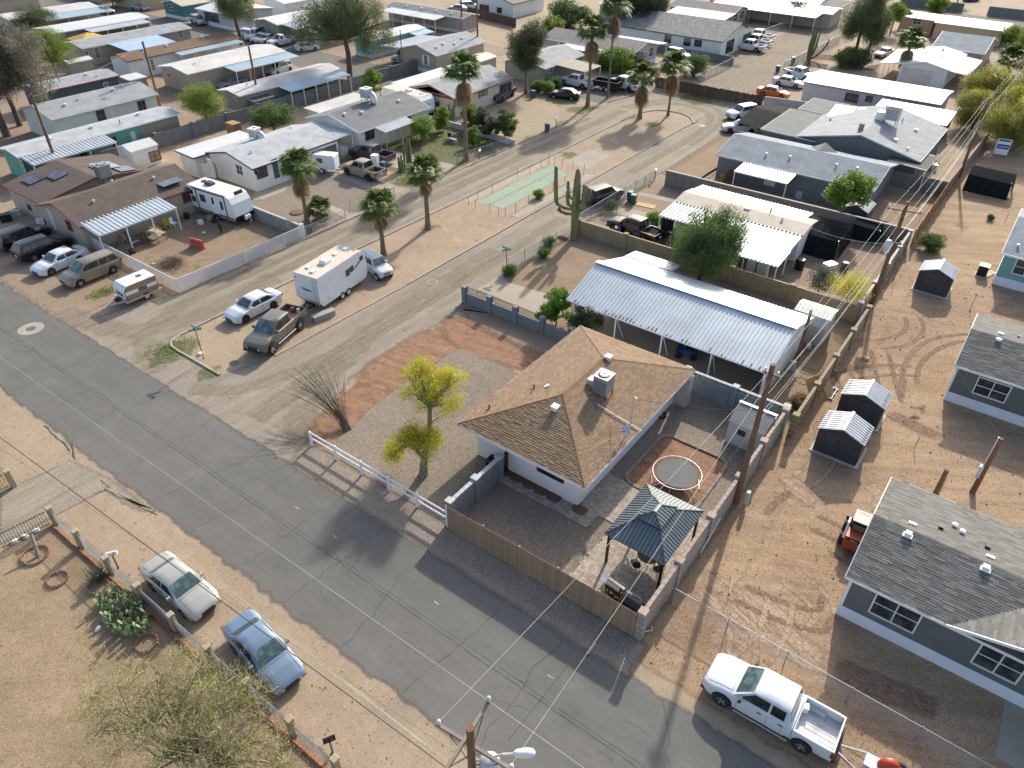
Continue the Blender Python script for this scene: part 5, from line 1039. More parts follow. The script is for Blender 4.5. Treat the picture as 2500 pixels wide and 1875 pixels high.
# --- the park
car('pickup', 'white and silver pickup under the white awning by the beige home', pS, T(12, 1210, 515), T(12, 1265, 495), -1, detail=False)
car('hatch', 'white hatchback parked beside the park lane', pW, T(12, 510, 430), T(12, 415, 440), -1)
car('regpickup', 'white service pickup with orange beacon bar in the park', pW, T(12, 200, 400), T(12, 330, 375), 1)
car('sedan', 'silver sedan squeezed between the service pickup and the white van', pS, T(12, 100, 375), T(12, 175, 350), 1, detail=False)
car('van', 'white van nearest the drooping tree at the sage home', pW, T(12, 20, 340), T(12, 60, 320), 1, detail=False)
car('suv', 'white sport utility wagon under the drooping tree', pW, T(11, 2150, 345), T(11, 2050, 330), -1)
car('sedan', 'silver sedan cut off beside the white wagon and the tree trunk', pS, T(11, 2205, 365), T(11, 2275, 345), 1, detail=False)
car('suv', 'pale silver crossover in front of the teal mobile home', pS, T(11, 1680, 225), T(11, 1610, 195), -1)
car('old_sedan', 'grey-green sedan parked by the storage wall far back', paint('sage', (.28, .31, .3), .4, .3), T(11, 1215, 100), T(11, 1110, 85), -1, detail=False)
car('old_sedan', 'silver beige sedan beside the white-roofed mobile home', pS, T(11, 905, 125), T(11, 830, 110), -1, detail=False)
car('suv', 'dark grey crossover in the far corner of the park', paint('dark_grey', (.05, .055, .06)), T(11, 60, 75), T(11, 130, 85), 1, detail=False)
car('old_sedan', 'pale blue sedan beside the dark grey crossover in the far corner', paint('pale_blue', (.3, .37, .42)), T(11, 195, 80), T(11, 255, 72), 1, detail=False)
car('suv', 'white crossover under the blue-grey awning of the beige metal home', pW, T(12, 205, 640), T(12, 300, 610), 1, detail=False)
car('sedan', 'grey sedan under the awning of the beige metal home', paint('mid_grey', (.16, .18, .19)), T(11, 1920, 760), T(11, 2040, 730), 1, detail=False)
car('sedan', 'dark grey sedan beside the block wall below the taupe home', paint('dull_grey', (.1, .11, .11), .6), T(12, 440, 845), T(12, 545, 815), 1, detail=False)
car('sedan', 'grey sedan in the row by the far white house', paint('mid_grey', (.16, .18, .19)), T(12, 1650, 100), T(12, 1760, 110), 1, detail=False)
car('suv', 'white crossover in the row by the far white house', pW, T(12, 1870, 85), T(12, 1790, 90), -1, detail=False)
car('suv', 'navy crossover at the end of the row by the far white house', paint('navy', (.03, .045, .08)), T(12, 1890, 60), T(12, 1830, 45), -1, detail=False)
car('sedan', 'white sedan poking out under the torn shade netting', pW, T(13, 1890, 1125), T(13, 2030, 1130), 1, detail=False)
car('suv', 'white car at the far end of the torn shade netting', pW, T(13, 1960, 1015), T(13, 2040, 1000), 1, detail=False)
car('old_sedan', 'deep blue car in the driveway across the far road', paint('deep_blue', (.02, .03, .22)), T(14, 1750, 18), T(14, 1820, 12), 1, detail=False)
# ================================================================ walls and fences
def along(a, b): d = Vector((b[0]-a[0], b[1]-a[1])); return d.length, math.atan2(d.y, d.x)
GALV = mat('galv_post', (.3, .31, .32), .5, .5); GALVW = mat('galv_wire', (.34, .35, .36), .5, .5)
def block_wall(name, label, a, b, h, m, cap=None, w=.2, pil=None, pilm=None, blocks=False, pierced=None, group=None, pilh=.12, stain=None):
    """masonry wall from a to b with optional pilasters every pil metres, coping, single blocks or a pierced top course"""
    L, rz = along(a, b); t = thing(name, label, 'wall', (a[0], a[1], 0), rz, group)
    hb = h-(.2 if pierced else 0)-(.07 if cap else 0)
    if blocks:
        MB().box(L/2, 0, 0, L-.02, w-.03, hb-.01).build('mortar', mat('mortar', (.2, .2, .2), .9), t)
        bw, bh = .4, .2; me = bevel_box(bw-.014, w, bh-.014, .008).mesh('block'); me2 = bevel_box(bw/2-.014, w, bh-.014, .008).mesh('block')
        for r in range(int(hb/bh+.01)):
            x = 0
            if r % 2: obj('block', me2, m, t, (bw/4, 0, r*bh)); x = bw/2
            while x+bw <= L+.01: obj('block', me, m, t, (x+bw/2, 0, r*bh)); x += bw
            if L-x > .1: obj('block', me2, m, t, (x+bw/4, 0, r*bh))
    else: MB().box(L/2, 0, 0, L, w, hb).build('wall_body', m, t)
    z = hb
    if pierced:
        me = MB().box(-.17, 0, 0, .05, w*.9, .2).box(.17, 0, 0, .05, w*.9, .2).box(0, 0, 0, .29, w*.9, .045).box(0, 0, .155, .29, w*.9, .045).beam((-.14, 0, .05), (.14, 0, .15), .03, w*.88).beam((-.14, 0, .15), (.14, 0, .05), .03, w*.86).mesh('pierced_block')
        for i in range(int(L/.4)): obj('pierced_block', me, pierced, t, (.2+i*.4, 0, z))
        z += .2
    if cap:
        n = max(1, int(L/.41)); me = bevel_box(L/n-.008, w+.05, .07, .012).mesh('coping')
        for i in range(n): obj('coping', me, cap, t, (L/n*(i+.5), 0, z))
    if pil:
        n = max(1, round(L/pil)); me = bevel_box(.42, w+.22, h+pilh-.08, .02).mesh('pilaster'); mc = bevel_box(.46, w+.28, .08, .02).mesh('pilaster_cap')
        for i in range(n+1):
            p = obj('pilaster', me, pilm or m, t, (L*i/n, 0, 0)); obj('pilaster_cap', mc, cap or m, p, (0, 0, h+pilh-.08))
    return t
def chain_fence(label, a, b, h=1.2, post=2.6, group='chain link fences', cell=.09, wire=.0032, slack=0., pm=None, rail=True):
    L, rz = along(a, b); t = thing('chain_link_fence', label, 'fence', (a[0], a[1], 0), rz, group); pm = pm or GALV
    n = max(1, round(L/post)); me = MB().tube([(0, 0, 0), (0, 0, h+.03)], .028, 7).lathe([(.036, h+.03), (.03, h+.07), (.0, h+.08)], 7).mesh('post')
    for i in range(n+1): obj('post', me, pm, t, (L*i/n, 0, 0))
    if rail: MB().tube([(0, 0, h), (L, 0, h)], .02, 6).build('top_rail', pm, t)
    m = MB(); k = int(h/cell)
    for i in range(-k, int(L/cell)+1):
        for s in (1, -1):
            x0, x1 = i*cell, i*cell+h; z0, z1 = (.03, h) if s > 0 else (h, .03)
            if x0 < 0: f = -x0/h; z0 = z0+(z1-z0)*f; x0 = 0
            if x1 > L: f = (x1-L)/h; z1 = z1-(z1-z0)*f*h/max(h, 1e-6)*1.0 if False else (z0+(z1-z0)*(L-x0)/(x1-x0)); x1 = L
            if x1-x0 > .02:
                p, q = Vector((x0, 0, z0)), Vector((x1, 0, z1)); d = (q-p).normalized(); u = Vector((-d.z, 0, d.x))*wire; y = Vector((0, wire, 0))
                m.add([p+u, p-u*.5+y, p-u*.5-y, q+u, q-u*.5+y, q-u*.5-y], [(0, 1, 4, 3), (1, 2, 5, 4), (2, 0, 3, 5)])
    m.build('wire_mesh', GALVW, t); return t
def picket_fence(name, label, a, b, h, sw, gap, m, th=.02, rag=.0, seed=1, rails=(.35, .85), post=2.4, postm=None, side=-1, cap=None):
    L, rz = along(a, b); t = thing(name, label, 'fence', (a[0], a[1], 0), rz); R = random.Random(seed); n = int(L/(sw+gap))
    mes = [bevel_box(sw, th, h*(1-rag*k/3), .003).mesh('slat') for k in range(4)]
    for i in range(n): obj('slat', R.choice(mes), m, t, ((i+.5)*L/n, side*.03, R.uniform(0, .012)))
    for f in rails: MB().box(L/2, .012, h*f, L, .05, .09).build('rail', m, t)
    for i in range(int(L/post)+1): MB().box(min(L-.04, .04+i*post), .08, 0, .08, .08, h-.05).build('post', postm or m, t)
    return t
# ---- tan slatted fence along the corner yard
SLAT = mat('tan_slat', (.29, .19, .122), .8, orand=.13, var=.1, vs=.5, fine=.1, fs=12, dirt=.2, dcol=(.2, .14, .1))
picket_fence('slat_fence', 'tall tan vertical slat fence along the corner yard by the road', (-19.5, 20.78), (-7.75, 20.92), 1.85, .092, .006, SLAT, rag=.015, postm=mat('steel_post', (.2, .2, .2), .5, .5))
# ---- grey block wall, pilasters and black gate beside the white house
GBL = mat('grey_block', (.155, .175, .185), .85, orand=.1, var=.06, bmp=.3, island=.0, fine=.12, fs=30); GCAP = mat('grey_cap', (.4, .41, .41), .85, bmp=.2)
t = block_wall('grey_block_wall', 'slate grey block wall with pilasters between slat fence and black gate', (-19.65, 21.15), (-19.65, 25.7), 1.8, GBL, GCAP, .2, 2.25, GBL, blocks=True)
t = thing('yard_gate', 'black metal gate between grey block wall and white house', 'gate', (-19.65, 25.85, 0), math.pi/2); BLM = mat('black_metal', (.012, .012, .013), .45, .3)
for x in (.03, 1.1): MB().box(x, 0, .05, .05, .05, 1.75).build('stile', BLM, t)
for z in (.08, 1.7): MB().box(.565, 0, z, 1.02, .04, .05).build('rail', BLM, t)
MB().box(.565, .025, .1, 1.05, .01, 1.62).build('panel', BLM, t)
bm = thing('covered_bin', 'black covered bin by the gate of the white house', 'bin', (-20.4, 26.0, 0)); bevel_box(.6, .65, .95, .06).build('body', BLM, bm); MB().box(0, 0, .96, .66, .7, .1, top=.85).build('lid', BLM, bm)
# ---- white two-rail fence
VIN = mat('white_vinyl', (.74, .74, .73), .45, var=.03); t = thing('rail_fence', 'white two-rail vinyl fence along the gravel front yard', 'fence', (-31.1, 20.9, 0)); L = 11.35
pst = bevel_box(.13, .13, 1.12, .01).mesh('post'); pcp = MB().add([(-.08, -.08, 0), (.08, -.08, 0), (.08, .08, 0), (-.08, .08, 0), (0, 0, .06)], [(0, 1, 4), (1, 2, 4), (2, 3, 4), (3, 0, 4), (3, 2, 1, 0)]).mesh('post_cap')
for i in range(6):
    p = obj('post', pst, VIN, t, (L*i/5, .012*i, 0)); obj('post_cap', pcp, VIN, p, (0, 0, 1.12))
    if i < 5:
        for z in (.5, .95): MB().box(L*(i+.5)/5, .03, z, L/5-.13, .045, .14).build('rail', VIN, t)
MB().box(11.45, -.05, 0, .1, .1, 1.75).build('end_post', VIN, t)
# ---- wall between yard and dirt lot
AW = mat('alley_wall', (.36, .31, .26), .9, course=True, var=.12, vs=.5, dirt=.75, dcol=(.33, .2, .13), bmp=.3); AWC = mat('alley_cap', (.47, .44, .4), .9, bmp=.2); AWB = mat('wall_coping', (.36, .27, .22), .9, bmp=.2)
block_wall('yard_wall', 'stained pale block wall with capped pilasters between yard and dirt lot', (-7.5, 21.05), (-7.5, 40.3), 1.95, AW, AWB, .16, 3.85, AW)
TANB = mat('tan_block', (.31, .24, .145), .9, course=True, var=.1, dirt=.4, dcol=(.26, .18, .1), bmp=.3)
block_wall('alley_wall', 'tan block wall between carport yard and dirt lot', (-6.85, 40.45), (-6.9, 57.4), 1.7, TANB, TANB, .16, 4.1, TANB)
block_wall('alley_wall', 'weathered grey wall behind the shade tents beside the alley poles', (-7.6, 57.6), (-7.7, 74.2), 1.75, AW, AWC, .16, 4.1, AW)
block_wall('pierced_wall', 'blue-grey block wall with pierced pattern course behind the trampoline', (-14.6, 40.75), (-7.6, 40.75), 1.85, mat('blue_block', (.17, .215, .225), .85, course=True, var=.08, bmp=.2), AWC, .18, 3.5, MATS['blue_block'], pierced=mat('blue_pierced', (.3, .33, .33), .85))
block_wall('street_wall', 'low dark grey wall with pilasters and iron pickets beside the carport drive', (-34.7, 40.7), (-24.2, 40.7), 1.0, GBL, None, .18, 2.6, GBL, pilh=.55)
t = thing('iron_fence', 'black iron picket railing on top of the low grey wall', 'fence', (-34.7, 40.7, 1.0)); pk = MB().box(0, 0, 0, .018, .018, .62).mesh('picket')
for i in range(58): obj('picket', pk, BLM, t, (.3+i*.135, 0, 0))
for z in (.08, .5): MB().box(4.1, 0, z, 7.8, .03, .03).build('rail', BLM, t)
block_wall('tan_pierced_wall', 'long tan block wall with pierced top course between the two lots', (-34.3, 57.6), (-7.7, 57.5), 1.5, TANB, None, .18, 5.3, TANB, pierced=mat('tan_pierced', (.42, .33, .2), .9))
block_wall('lot_wall', 'plain grey-brown wall between the ribbed-roof home and the grey house', (-33.3, 74.3), (-7.8, 74.6), 1.75, mat('brown_block', (.2, .175, .15), .9, course=True, dirt=.4, bmp=.3), AWC, .18)
block_wall('lot_wall', 'short grey wall at the corner of the torn shade netting', (-32.3, 92.2), (-29.4, 92.0), 1.7, MATS['brown_block'], None, .18)
block_wall('lot_wall', 'grey wall behind the yard of the large grey house', (-14, 90.0), (-7.5, 90.0), 1.7, MATS['brown_block'], None, .18)
block_wall('alley_wall', 'red-brown topped wall at the back corner of the large grey house', (-7.5, 90.2), (-6.9, 112.8), 1.6, MATS['brown_block'], mat('red_cap', (.33, .18, .11), .9), .18)
block_wall('lot_wall', 'pale grey wall from the wooden fence to the lilac home', (-35.4, 109.2), (-27.6, 110.6), 1.7, AWC, None, .18)
block_wall('park_wall', 'long grey block wall between the mobile home park and the white houses', (-88.4, 46.5), (-88.6, 98), 1.8, mat('park_block', (.17, .17, .165), .9, course=True, var=.12, bmp=.3), None, .2, 5.2, MATS['park_block'])
block_wall('park_wall', 'block wall running behind the turquoise mobile home', (-88.3, 46.4), (-88.0, 31), 1.6, MATS['park_block'], None, .2)
block_wall('yard_wall', 'grey block wall beside the camper trailer, ending in a white pillar', (-64, 40.75), (-55.1, 40.75), 1.25, mat('side_block', (.27, .26, .245), .9, course=True, bmp=.3), AWC, .2, 8.9, WHITE)
block_wall('low_wall', 'low whitewashed garden wall beside the cottage garden', T(12, 1420, 1000), T(12, 2200, 1230), .7, mat('whitewash', (.5, .48, .44), .9, dirt=.5), None, .18)
block_wall('house_wall', 'grey wall enclosing the drive of the tile-roofed house', T(13, 1260, 440), T(13, 1895, 545), 1.3, MATS['park_block'], None, .2)
block_wall('far_wall', 'grey block wall across the far road, left of the paved drive', (-40, 207.5), (-27, 208), 1.8, MATS['park_block'], None, .2); block_wall('far_wall', 'grey block wall across the far road beside the blue car', (-22, 208), (-4, 208.2), 1.8, MATS['park_block'], None, .2)
block_wall('white_wall', 'short white wall with black grille beside the camper trailer', T(11, 1640, 1480), T(11, 1830, 1500), 1.6, WHITE, None, .15)
# ---- timber fences
DWD = mat('dark_wood', (.085, .055, .036), .85, orand=.35, var=.2, island=.0, fine=.2, fs=9); CED = mat('cedar', (.31, .16, .06), .75, orand=.2, var=.15, fine=.15, fs=9)
picket_fence('wooden_fence', 'dark weathered board fence behind the turning circle', (-52.8, 109.2), (-35.6, 109.2), 1.7, .14, .008, DWD, rag=.08, seed=4)
picket_fence('wooden_fence', 'dark board fence in front of the far white house', T(12, 1800, 130), T(12, 2212, 235), 1.8, .2, .01, DWD, rag=.06, seed=5)
picket_fence('wooden_fence', 'dark board fence behind the camper with the black letter', T(12, 1480, 985), T(12, 1660, 930), 1.7, .16, .01, DWD, seed=6)
t = thing('cedar_fence', 'new cedar board fence with posts along the dirt lot', 'fence', (-7.35, 74.8, 0), math.pi/2); L = 15.2
bd = bevel_box(L/6-.02, .025, .135, .004).mesh('board')
for i in range(6):
    for k in range(12): obj('board', bd, CED, t, (L/6*(i+.5), 0, .06+k*.142))
for i in range(7): MB().box(min(L-.05, .05+i*L/6), -.06, 0, .1, .1, 1.85).build('post', CED, t)
picket_fence('wooden_fence', 'short cedar gate fence beside the white ribbed porch', T(13, 1790, 1590), T(13, 1900, 1500), 1.5, .13, .008, CED, seed=7)
picket_fence('wooden_fence', 'orange-brown fence by the pool behind the white awninged house', T(14, 1760, 740), T(14, 1900, 690), 1.7, .15, .01, CED, seed=8)
# ---- white lattice fence
LAT = mat('white_lattice', (.66, .66, .65), .55, var=.05)
def lattice_fence(label, a, b, h=1.25):
    L, rz = along(a, b); t = thing('lattice_fence', label, 'fence', (a[0], a[1], 0), rz, 'white lattice fences'); n = round(L/2.4); c = .16
    for i in range(n):
        x0, x1 = L*i/n+.04, L*(i+1)/n-.04; w = x1-x0; m = MB()
        for k in range(-int(h/c)-1, int(w/c)+1):
            for s in (1, -1):
                a0, a1 = k*c, k*c+h; z0, z1 = (.05, h) if s > 0 else (h, .05); y = s*.004
                if a0 < 0: z0 = z0+(z1-z0)*(-a0)/h; a0 = 0
                if a1 > w: z1 = z0+(z1-z0)*(w-a0)/(a1-a0); a1 = w
                if a1-a0 > .03: m.beam((x0+a0, y, z0), (x0+a1, y, z1), .007, .042, up=(0, 1, 0)) if False else m.beam((x0+a0, y, z0), (x0+a1, y, z1), .042, .007, up=(0, 1, 0))
        m.build('lattice_panel', LAT, t); MB().box((x0+x1)/2, 0, h-.01, w, .05, .05).build('top_rail', LAT, t)
    for i in range(n+1): MB().box(L*i/n, 0, 0, .07, .07, h+.06).build('post', LAT, t)
lattice_fence('white lattice fence facing the parked cars and the small trailer', (-69.3, 27.15), (-55.05, 27.2)); lattice_fence('white lattice fence along the gravel street beside the dirt yard', (-54.95, 27.3), (-54.75, 40.6))
# ---- chain link
chain_fence('chain link fence along the road side of the dirt lot', (-7.1, 23.8), (10.5, 23.5), 1.2, 3.1)
chain_fence('chain link fence on the street side of the saguaro yard', T(23, 0, 690), T(23, 530, 395), 1.15)
chain_fence('chain link fence from the saguaro past the black crossover', T(23, 600, 310), T(13, 1235, 1510), 1.2, 2.4)
chain_fence('chain link fence in front of the gravel yard with the small palm', T(22, 450, 410), T(22, 775, 270), 1.1, 2.4); chain_fence('chain link fence between footpath and driveway of the gravel yard', T(22, 815, 190), T(22, 1190, 80), 1.1, 2.4)
chain_fence('chain link fence round the green shrub beyond the wooden fence', T(13, 1600, 700), T(13, 1900, 550), 1.3, 2.4, cell=.14, wire=.005); chain_fence('chain link fence beside the dirt lane and the organ pipe cactus', T(14, 180, 590), T(14, 650, 355), 1.3, 3, cell=.14, wire=.005)
chain_fence('chain link fence on the house side of the dirt lane', T(14, 0, 310), T(14, 325, 195), 1.3, 3, cell=.14, wire=.005); chain_fence('chain link fence at the far end of the dirt lane', T(14, 470, 205), T(14, 730, 80), 1.3, 3, cell=.14, wire=.005)
chain_fence('chain link fence in front of the cottage garden', T(12, 1710, 1385), T(12, 2150, 1240), 1.1, 2.6, cell=.12, wire=.004)
# thin posts left round the slabs on the island
for i, (t_, a, b, hh) in enumerate(((22, 1810, 145, 1.1), (22, 1870, 165, 1.), (22, 1890, 85, 1.1), (22, 2010, 40, 1.1), (22, 1990, 200, .9), (22, 2065, 240, 1.1), (22, 2120, 230, .9), (13, 80, 1500, 1.1), (13, 185, 1475, 1.1), (13, 280, 1415, 1.1), (13, 345, 1390, 1.3), (13, 395, 1395, 1.2), (13, 380, 1610, 1.1), (13, 480, 1560, 1.0), (13, 455, 1410, 1.0), (13, 545, 1420, 1.0), (13, 640, 1470, 1.2), (23, 65, 210, 1.1), (23, 175, 135, 1.0), (23, 255, 95, .9))):
    q = T(t_, a, b); tag(MB().tube([(0, 0, 0), (.02*math.sin(i), .02*math.cos(i*2), hh)], [.024, .02], 6).build('fence_post', mat('rusty_post', (.13, .09, .07), .8), None, (q[0], q[1], 0)), 'thin rusty post standing around the slabs on the island', 'post', 'bare posts around the island slabs')
# ---- dry yard at the near corner: pillars, mesh, brick edging, iron railing
PIL = mat('tan_pillar', (.33, .265, .175), .9, bmp=.3); BRK = mat('red_brick', (.33, .115, .06), .9, orand=.25, var=.15, bmp=.3, island=0)
px_ = [-42.4, -37.5, -34.7, -31.7, -28.8, -25.9, -23.0, -20.1, -17.2, -14.4]
pm_ = bevel_box(.28, .28, 1.2, .02).mesh('shaft'); cm_ = bevel_box(.34, .34, .12, .03).mesh('cap')
for i, x in enumerate(px_):
    t = thing('fence_pillar', 'tan block pillar of the mesh fence around the dry yard', 'pillar', (x, 7.7, 0), 0, 'tan pillars of the yard fence'); obj('shaft', pm_, PIL, t); obj('cap', cm_, PIL, t, (0, 0, 1.2))
    if i > 1:
        chain_fence('low silvery mesh fence between tan pillars beside the road', (px_[i-1]+.2, 7.7), (x-.2, 7.7), 1.05, 6, 'mesh spans between the tan pillars', .08, .003)
t = thing('brick_edging', 'row of scalloped red bricks under the yard fence', 'edging', (-37.3, 7.45, 0)); bk = bevel_box(.2, .1, .16, .03).mesh('brick')
for i in range(110): obj('brick', bk, BRK, t, (i*.21, 0, 0), rz=random.uniform(-.05, .05))
t = thing('iron_railing', 'dark iron picket railing at the yard entrance beside the pillar', 'fence', (-37.6, 7.5, 0), math.radians(-97)); pk = MB().box(0, 0, 0, .02, .02, 1.2).mesh('picket')
for i in range(17): obj('picket', pk, BLM, t, (.1+i*.145, 0, 0))
for z in (.15, 1.05): MB().box(1.25, 0, z, 2.5, .03, .03).build('rail', BLM, t)
t = thing('iron_railing', 'dark iron railing across the paved drive from the pillar', 'fence', (-42.5, 7.5, 0), math.radians(-97))
for i in range(12): obj('picket', pk, BLM, t, (.1+i*.145, 0, 0))
for z in (.15, 1.05): MB().box(.9, 0, z, 1.8, .03, .03).build('rail', BLM, t)
RNG = mat('rose_brick', (.33, .19, .13), .9, bmp=.3)
for lb, q, r in (('ring of scalloped bricks round a leaning dead log', T(31, 300, 1510), .66), ('small ring of scalloped bricks in the dry yard', T(41, 490, 70), .5), ('small ring of bricks below the prickly pear', T(41, 1240, 610), .5), ('ring of bricks under the spiky yucca', T(41, 830, 130), .5)):
    t = thing('planter_ring', lb, 'planter', (q[0], q[1], 0)); n = int(2*math.pi*r/.15); b_ = bevel_box(.13, .09, .17, .04).mesh('brick')
    for k in range(n): a = 2*math.pi*k/n; obj('brick', b_, RNG, t, (r*math.cos(a), r*math.sin(a), 0), rz=a+math.pi/2)
q = T(31, 320, 1520); tag(MB().tube([(0, 0, 0), (-.25, .2, .6), (-.6, .35, 1.1)], [.11, .09, .07], 9).build('dead_log', mat('grey_wood', (.27, .22, .17), .9, bmp=.5), None, (q[0], q[1], 0)), 'grey dead log leaning inside a brick ring', 'log')
def rock(name, label, q, s, m, group=None, seed=0, cat='rock', flat=.6):
    R = random.Random(seed); mb = MB(); prof = []
    n = 9; V = []; Fc = []
    for j, (rr, z) in enumerate(((.75, 0), (1., .3), (.8, .7), (.35, .95))):
        for k in range(n): a = 2*math.pi*k/n; f = rr*R.uniform(.8, 1.15); V.append((s*f*math.cos(a), s*f*.7*math.sin(a), s*flat*z*R.uniform(.9, 1.1)))
    Fc = [(j*n+k, j*n+(k+1) % n, j*n+n+(k+1) % n, j*n+n+k) for j in range(3) for k in range(n)]+[tuple(range(3*n, 4*n))]
    return tag(mb.add(V, Fc).build(name, m, None, (q[0], q[1], 0), R.uniform(0, 3), 60), label, cat, group)
WRK = mat('white_rock', (.62, .6, .56), .85, bmp=.4)
for i, q in enumerate((T(31, 120, 1395), T(31, 212, 1352), T(31, 305, 1305))): rock('white_rock', 'white painted rock along the iron railing in the dry yard', q, .24, WRK, 'white painted rocks', i)
rock('white_rock', 'white painted rocks at the foot of the green street sign', T(21, 1690, 1400), .3, WRK, None, 7)
# ---- pit with trampoline
PV = mat('edge_paver', (.24, .185, .15), .9, orand=.2, var=.15, bmp=.3); cx, cy, hx, hy, r = -11.28, 32.85, 2.3, 2.75, .75
patch('trampoline_pit', rect(-13.5, -9.05, 30.2, 35.5), G['red_dirt'], 5*Z, .3)
t = thing('paver_edging', 'rounded rectangle of grey edging pavers around the trampoline pit', 'edging', (cx, cy, 0)); pv = bevel_box(.2, .24, .1, .012).mesh('paver')
pts = []
for qx, qy, a0 in ((1, 1, 0), (-1, 1, 90), (-1, -1, 180), (1, -1, 270)):
    for k in range(7): a = math.radians(a0+k*15); pts.append(Vector((qx*(hx-r)+r*math.cos(a), qy*(hy-r)+r*math.sin(a))))
pts.append(pts[0]); d = 0
for a, b in zip(pts, pts[1:]):
    L = (b-a).length; n = max(1, round(L/.21))
    for k in range(n): c = a+(b-a)*((k+.5)/n); obj('paver', pv, PV, t, (c.x, c.y, .01), rz=math.atan2(b.y-a.y, b.x-a.x))
t = thing('trampoline', 'round trampoline with grey mat and pale steel rim in the dirt pit', 'trampoline', (-10.9, 31.85, 0)); Rr = 1.46
n = 40; ring = [(Rr*math.cos(2*math.pi*k/n), Rr*math.sin(2*math.pi*k/n), .86) for k in range(n+1)]
MB().tube(ring, .026, 8, cap=False).build('rim', mat('pale_steel', (.62, .57, .57), .35, .4), t, smooth=60)
MB().lathe([(1.24, .845), (1.2, .84), (.6, .82), (.05, .815)], 40).build('mat', mat('tramp_mat', (.085, .09, .088), .8, var=.12), t, smooth=60)
sp = MB().tube([(1.22, 0, .845), (Rr-.02, 0, .86)], .016, 5).mesh('spring'); spm = mat('spring_rust', (.17, .09, .06), .6, .3)
for k in range(56): obj('spring', sp, spm, t, rz=2*math.pi*k/56)
for k in range(4):
    a = k*math.pi/2+.5; m = MB(); e = [(Rr*math.cos(a+s*.32), Rr*math.sin(a+s*.32)) for s in (-1, 1)]; m.tube([(e[0][0], e[0][1], .85), (e[0][0]*1.02, e[0][1]*1.02, .04), (e[1][0]*1.02, e[1][1]*1.02, .04), (e[1][0], e[1][1], .85)], .025, 7); m.build('leg', MATS['pale_steel'], t)
MB().box(0, 0, .823, .3, .05, .004, rz=1.0).build('label_strip', TRIM, t)
# ---- patio pavers (joined: far below the size one could pick out)
PAV = mat('patio_paver', (.335, .275, .22), .9, var=.06, island=.22, fine=.12, fs=20, bmp=.2); m = MB(); R = random.Random(2)
patch('patio_bed', [(-20.2, 25.5), (-13.3, 25.5), (-13.3, 27.0), (-12.15, 27.0), (-12.0, 21.2), (-7.6, 21.2), (-7.6, 30.1), (-13.2, 30.1), (-13.2, 26.9), (-20.2, 26.9)], G['gravel'], 4*Z, 0, jit=0)
def in_patio(x, y): return (-20.1 < x < -13.3 and 25.5 < y < 26.75) or (-14.6 < x < -12.15 and 26.6 < y < 30) or (-12.2 < x < -7.65 and 21.3 < y < 30)
y = 21.3; r_ = 0
while y < 30:
    x = -20.2+(r_ % 2)*.12
    while x < -7.6:
        w = R.choice((.2, .2, .3))
        if in_patio(x+w/2, y+.1): m.box(x+w/2, y+.1, 5*Z, w-.012, .188, .03+R.uniform(0, .004))
        x += w
    y += .2; r_ += 1
tag(m.build('patio_pavers', PAV), kind='structure')
# ---- gazebo: four posts, two-tier standing-seam hip roof
GZ = mat('gazebo_metal', (.12, .145, .155), .42, .2, var=.06); GZS = mat('gazebo_seam', (.035, .045, .052), .5, .3)
t = thing('gazebo', 'dark teal two-tier metal-roofed gazebo on four posts over the patio', 'gazebo', (-9.6, 26.15, 0)); X, Y = 1.75, 2.3
for a in (-1, 1):
    for b in (-1, 1):
        MB().box(a*(X-.2), b*(Y-.2), 0, .13, .13, 2.3).build('post', BLM, t); MB().box(a*(X-.2), b*(Y-.2), 0, .24, .24, .05).build('foot', BLM, t)
        MB().beam((a*(X-.2), b*(Y-.2), 1.85), (a*(X-.75), b*(Y-.2), 2.28), .06, .06).build('brace', BLM, t); MB().beam((a*(X-.2), b*(Y-.2), 1.85), (a*(X-.2), b*(Y-.75), 2.28), .06, .06).build('brace', BLM, t)
for p, q in (((-X, -Y), (X, -Y)), ((X, -Y), (X, Y)), ((X, Y), (-X, Y)), ((-X, Y), (-X, -Y))): MB().beam((p[0]*.96, p[1]*.96, 2.3), (q[0]*.96, q[1]*.96, 2.3), .08, .14).build('edge_beam', BLM, t)
def hip_tier(z0, z1, X0, Y0, X1, Y1, nm):
    c0 = [(-X0, -Y0), (X0, -Y0), (X0, Y0), (-X0, Y0)]; c1 = [(-X1, -Y1), (X1, -Y1), (X1, Y1), (-X1, Y1)]
    for i in range(4):
        a, b, c, d = c0[i], c0[(i+1) % 4], c1[(i+1) % 4], c1[i]
        f = MB().slab([(*a, z0), (*b, z0), (*c, z1), (*d, z1)], .03).build(nm, GZ, t)
        L = math.hypot(b[0]-a[0], b[1]-a[1]); n = int(L/.2); m = MB(); u = ((b[0]-a[0])/L, (b[1]-a[1])/L); ins = (L-math.hypot(c[0]-d[0], c[1]-d[1]))/2; dep = (Y0-Y1) if i % 2 == 0 else (X0-X1); v = (-u[1], u[0])
        for k in range(1, n):
            s = L*k/n; f1 = min(1, min(s, L-s)/ins if ins > 0 else 1)
            p = (a[0]+u[0]*s, a[1]+u[1]*s); q = (p[0]+v[0]*dep*f1, p[1]+v[1]*dep*f1); MB().beam((p[0], p[1], z0+.012), (q[0], q[1], z0+(z1-z0)*f1+.012), .022, .03).build('seam', GZS, f)
        MB().beam((*a, z0+.02), (*d, z1+.02), .06, .04).build('hip_cap', GZS, t)
hip_tier(2.36, 3.05, X, Y, .55, .75, 'roof_panel'); MB().box(0, 0, 3.0, 1.2, 1.6, .16).build('vent_box', GZS, t); hip_tier(3.14, 3.42, .72, .95, .03, .32, 'cap_panel')
MB().box(0, 0, 3.4, .16, .66, .05).build('ridge_cap', GZ, t)
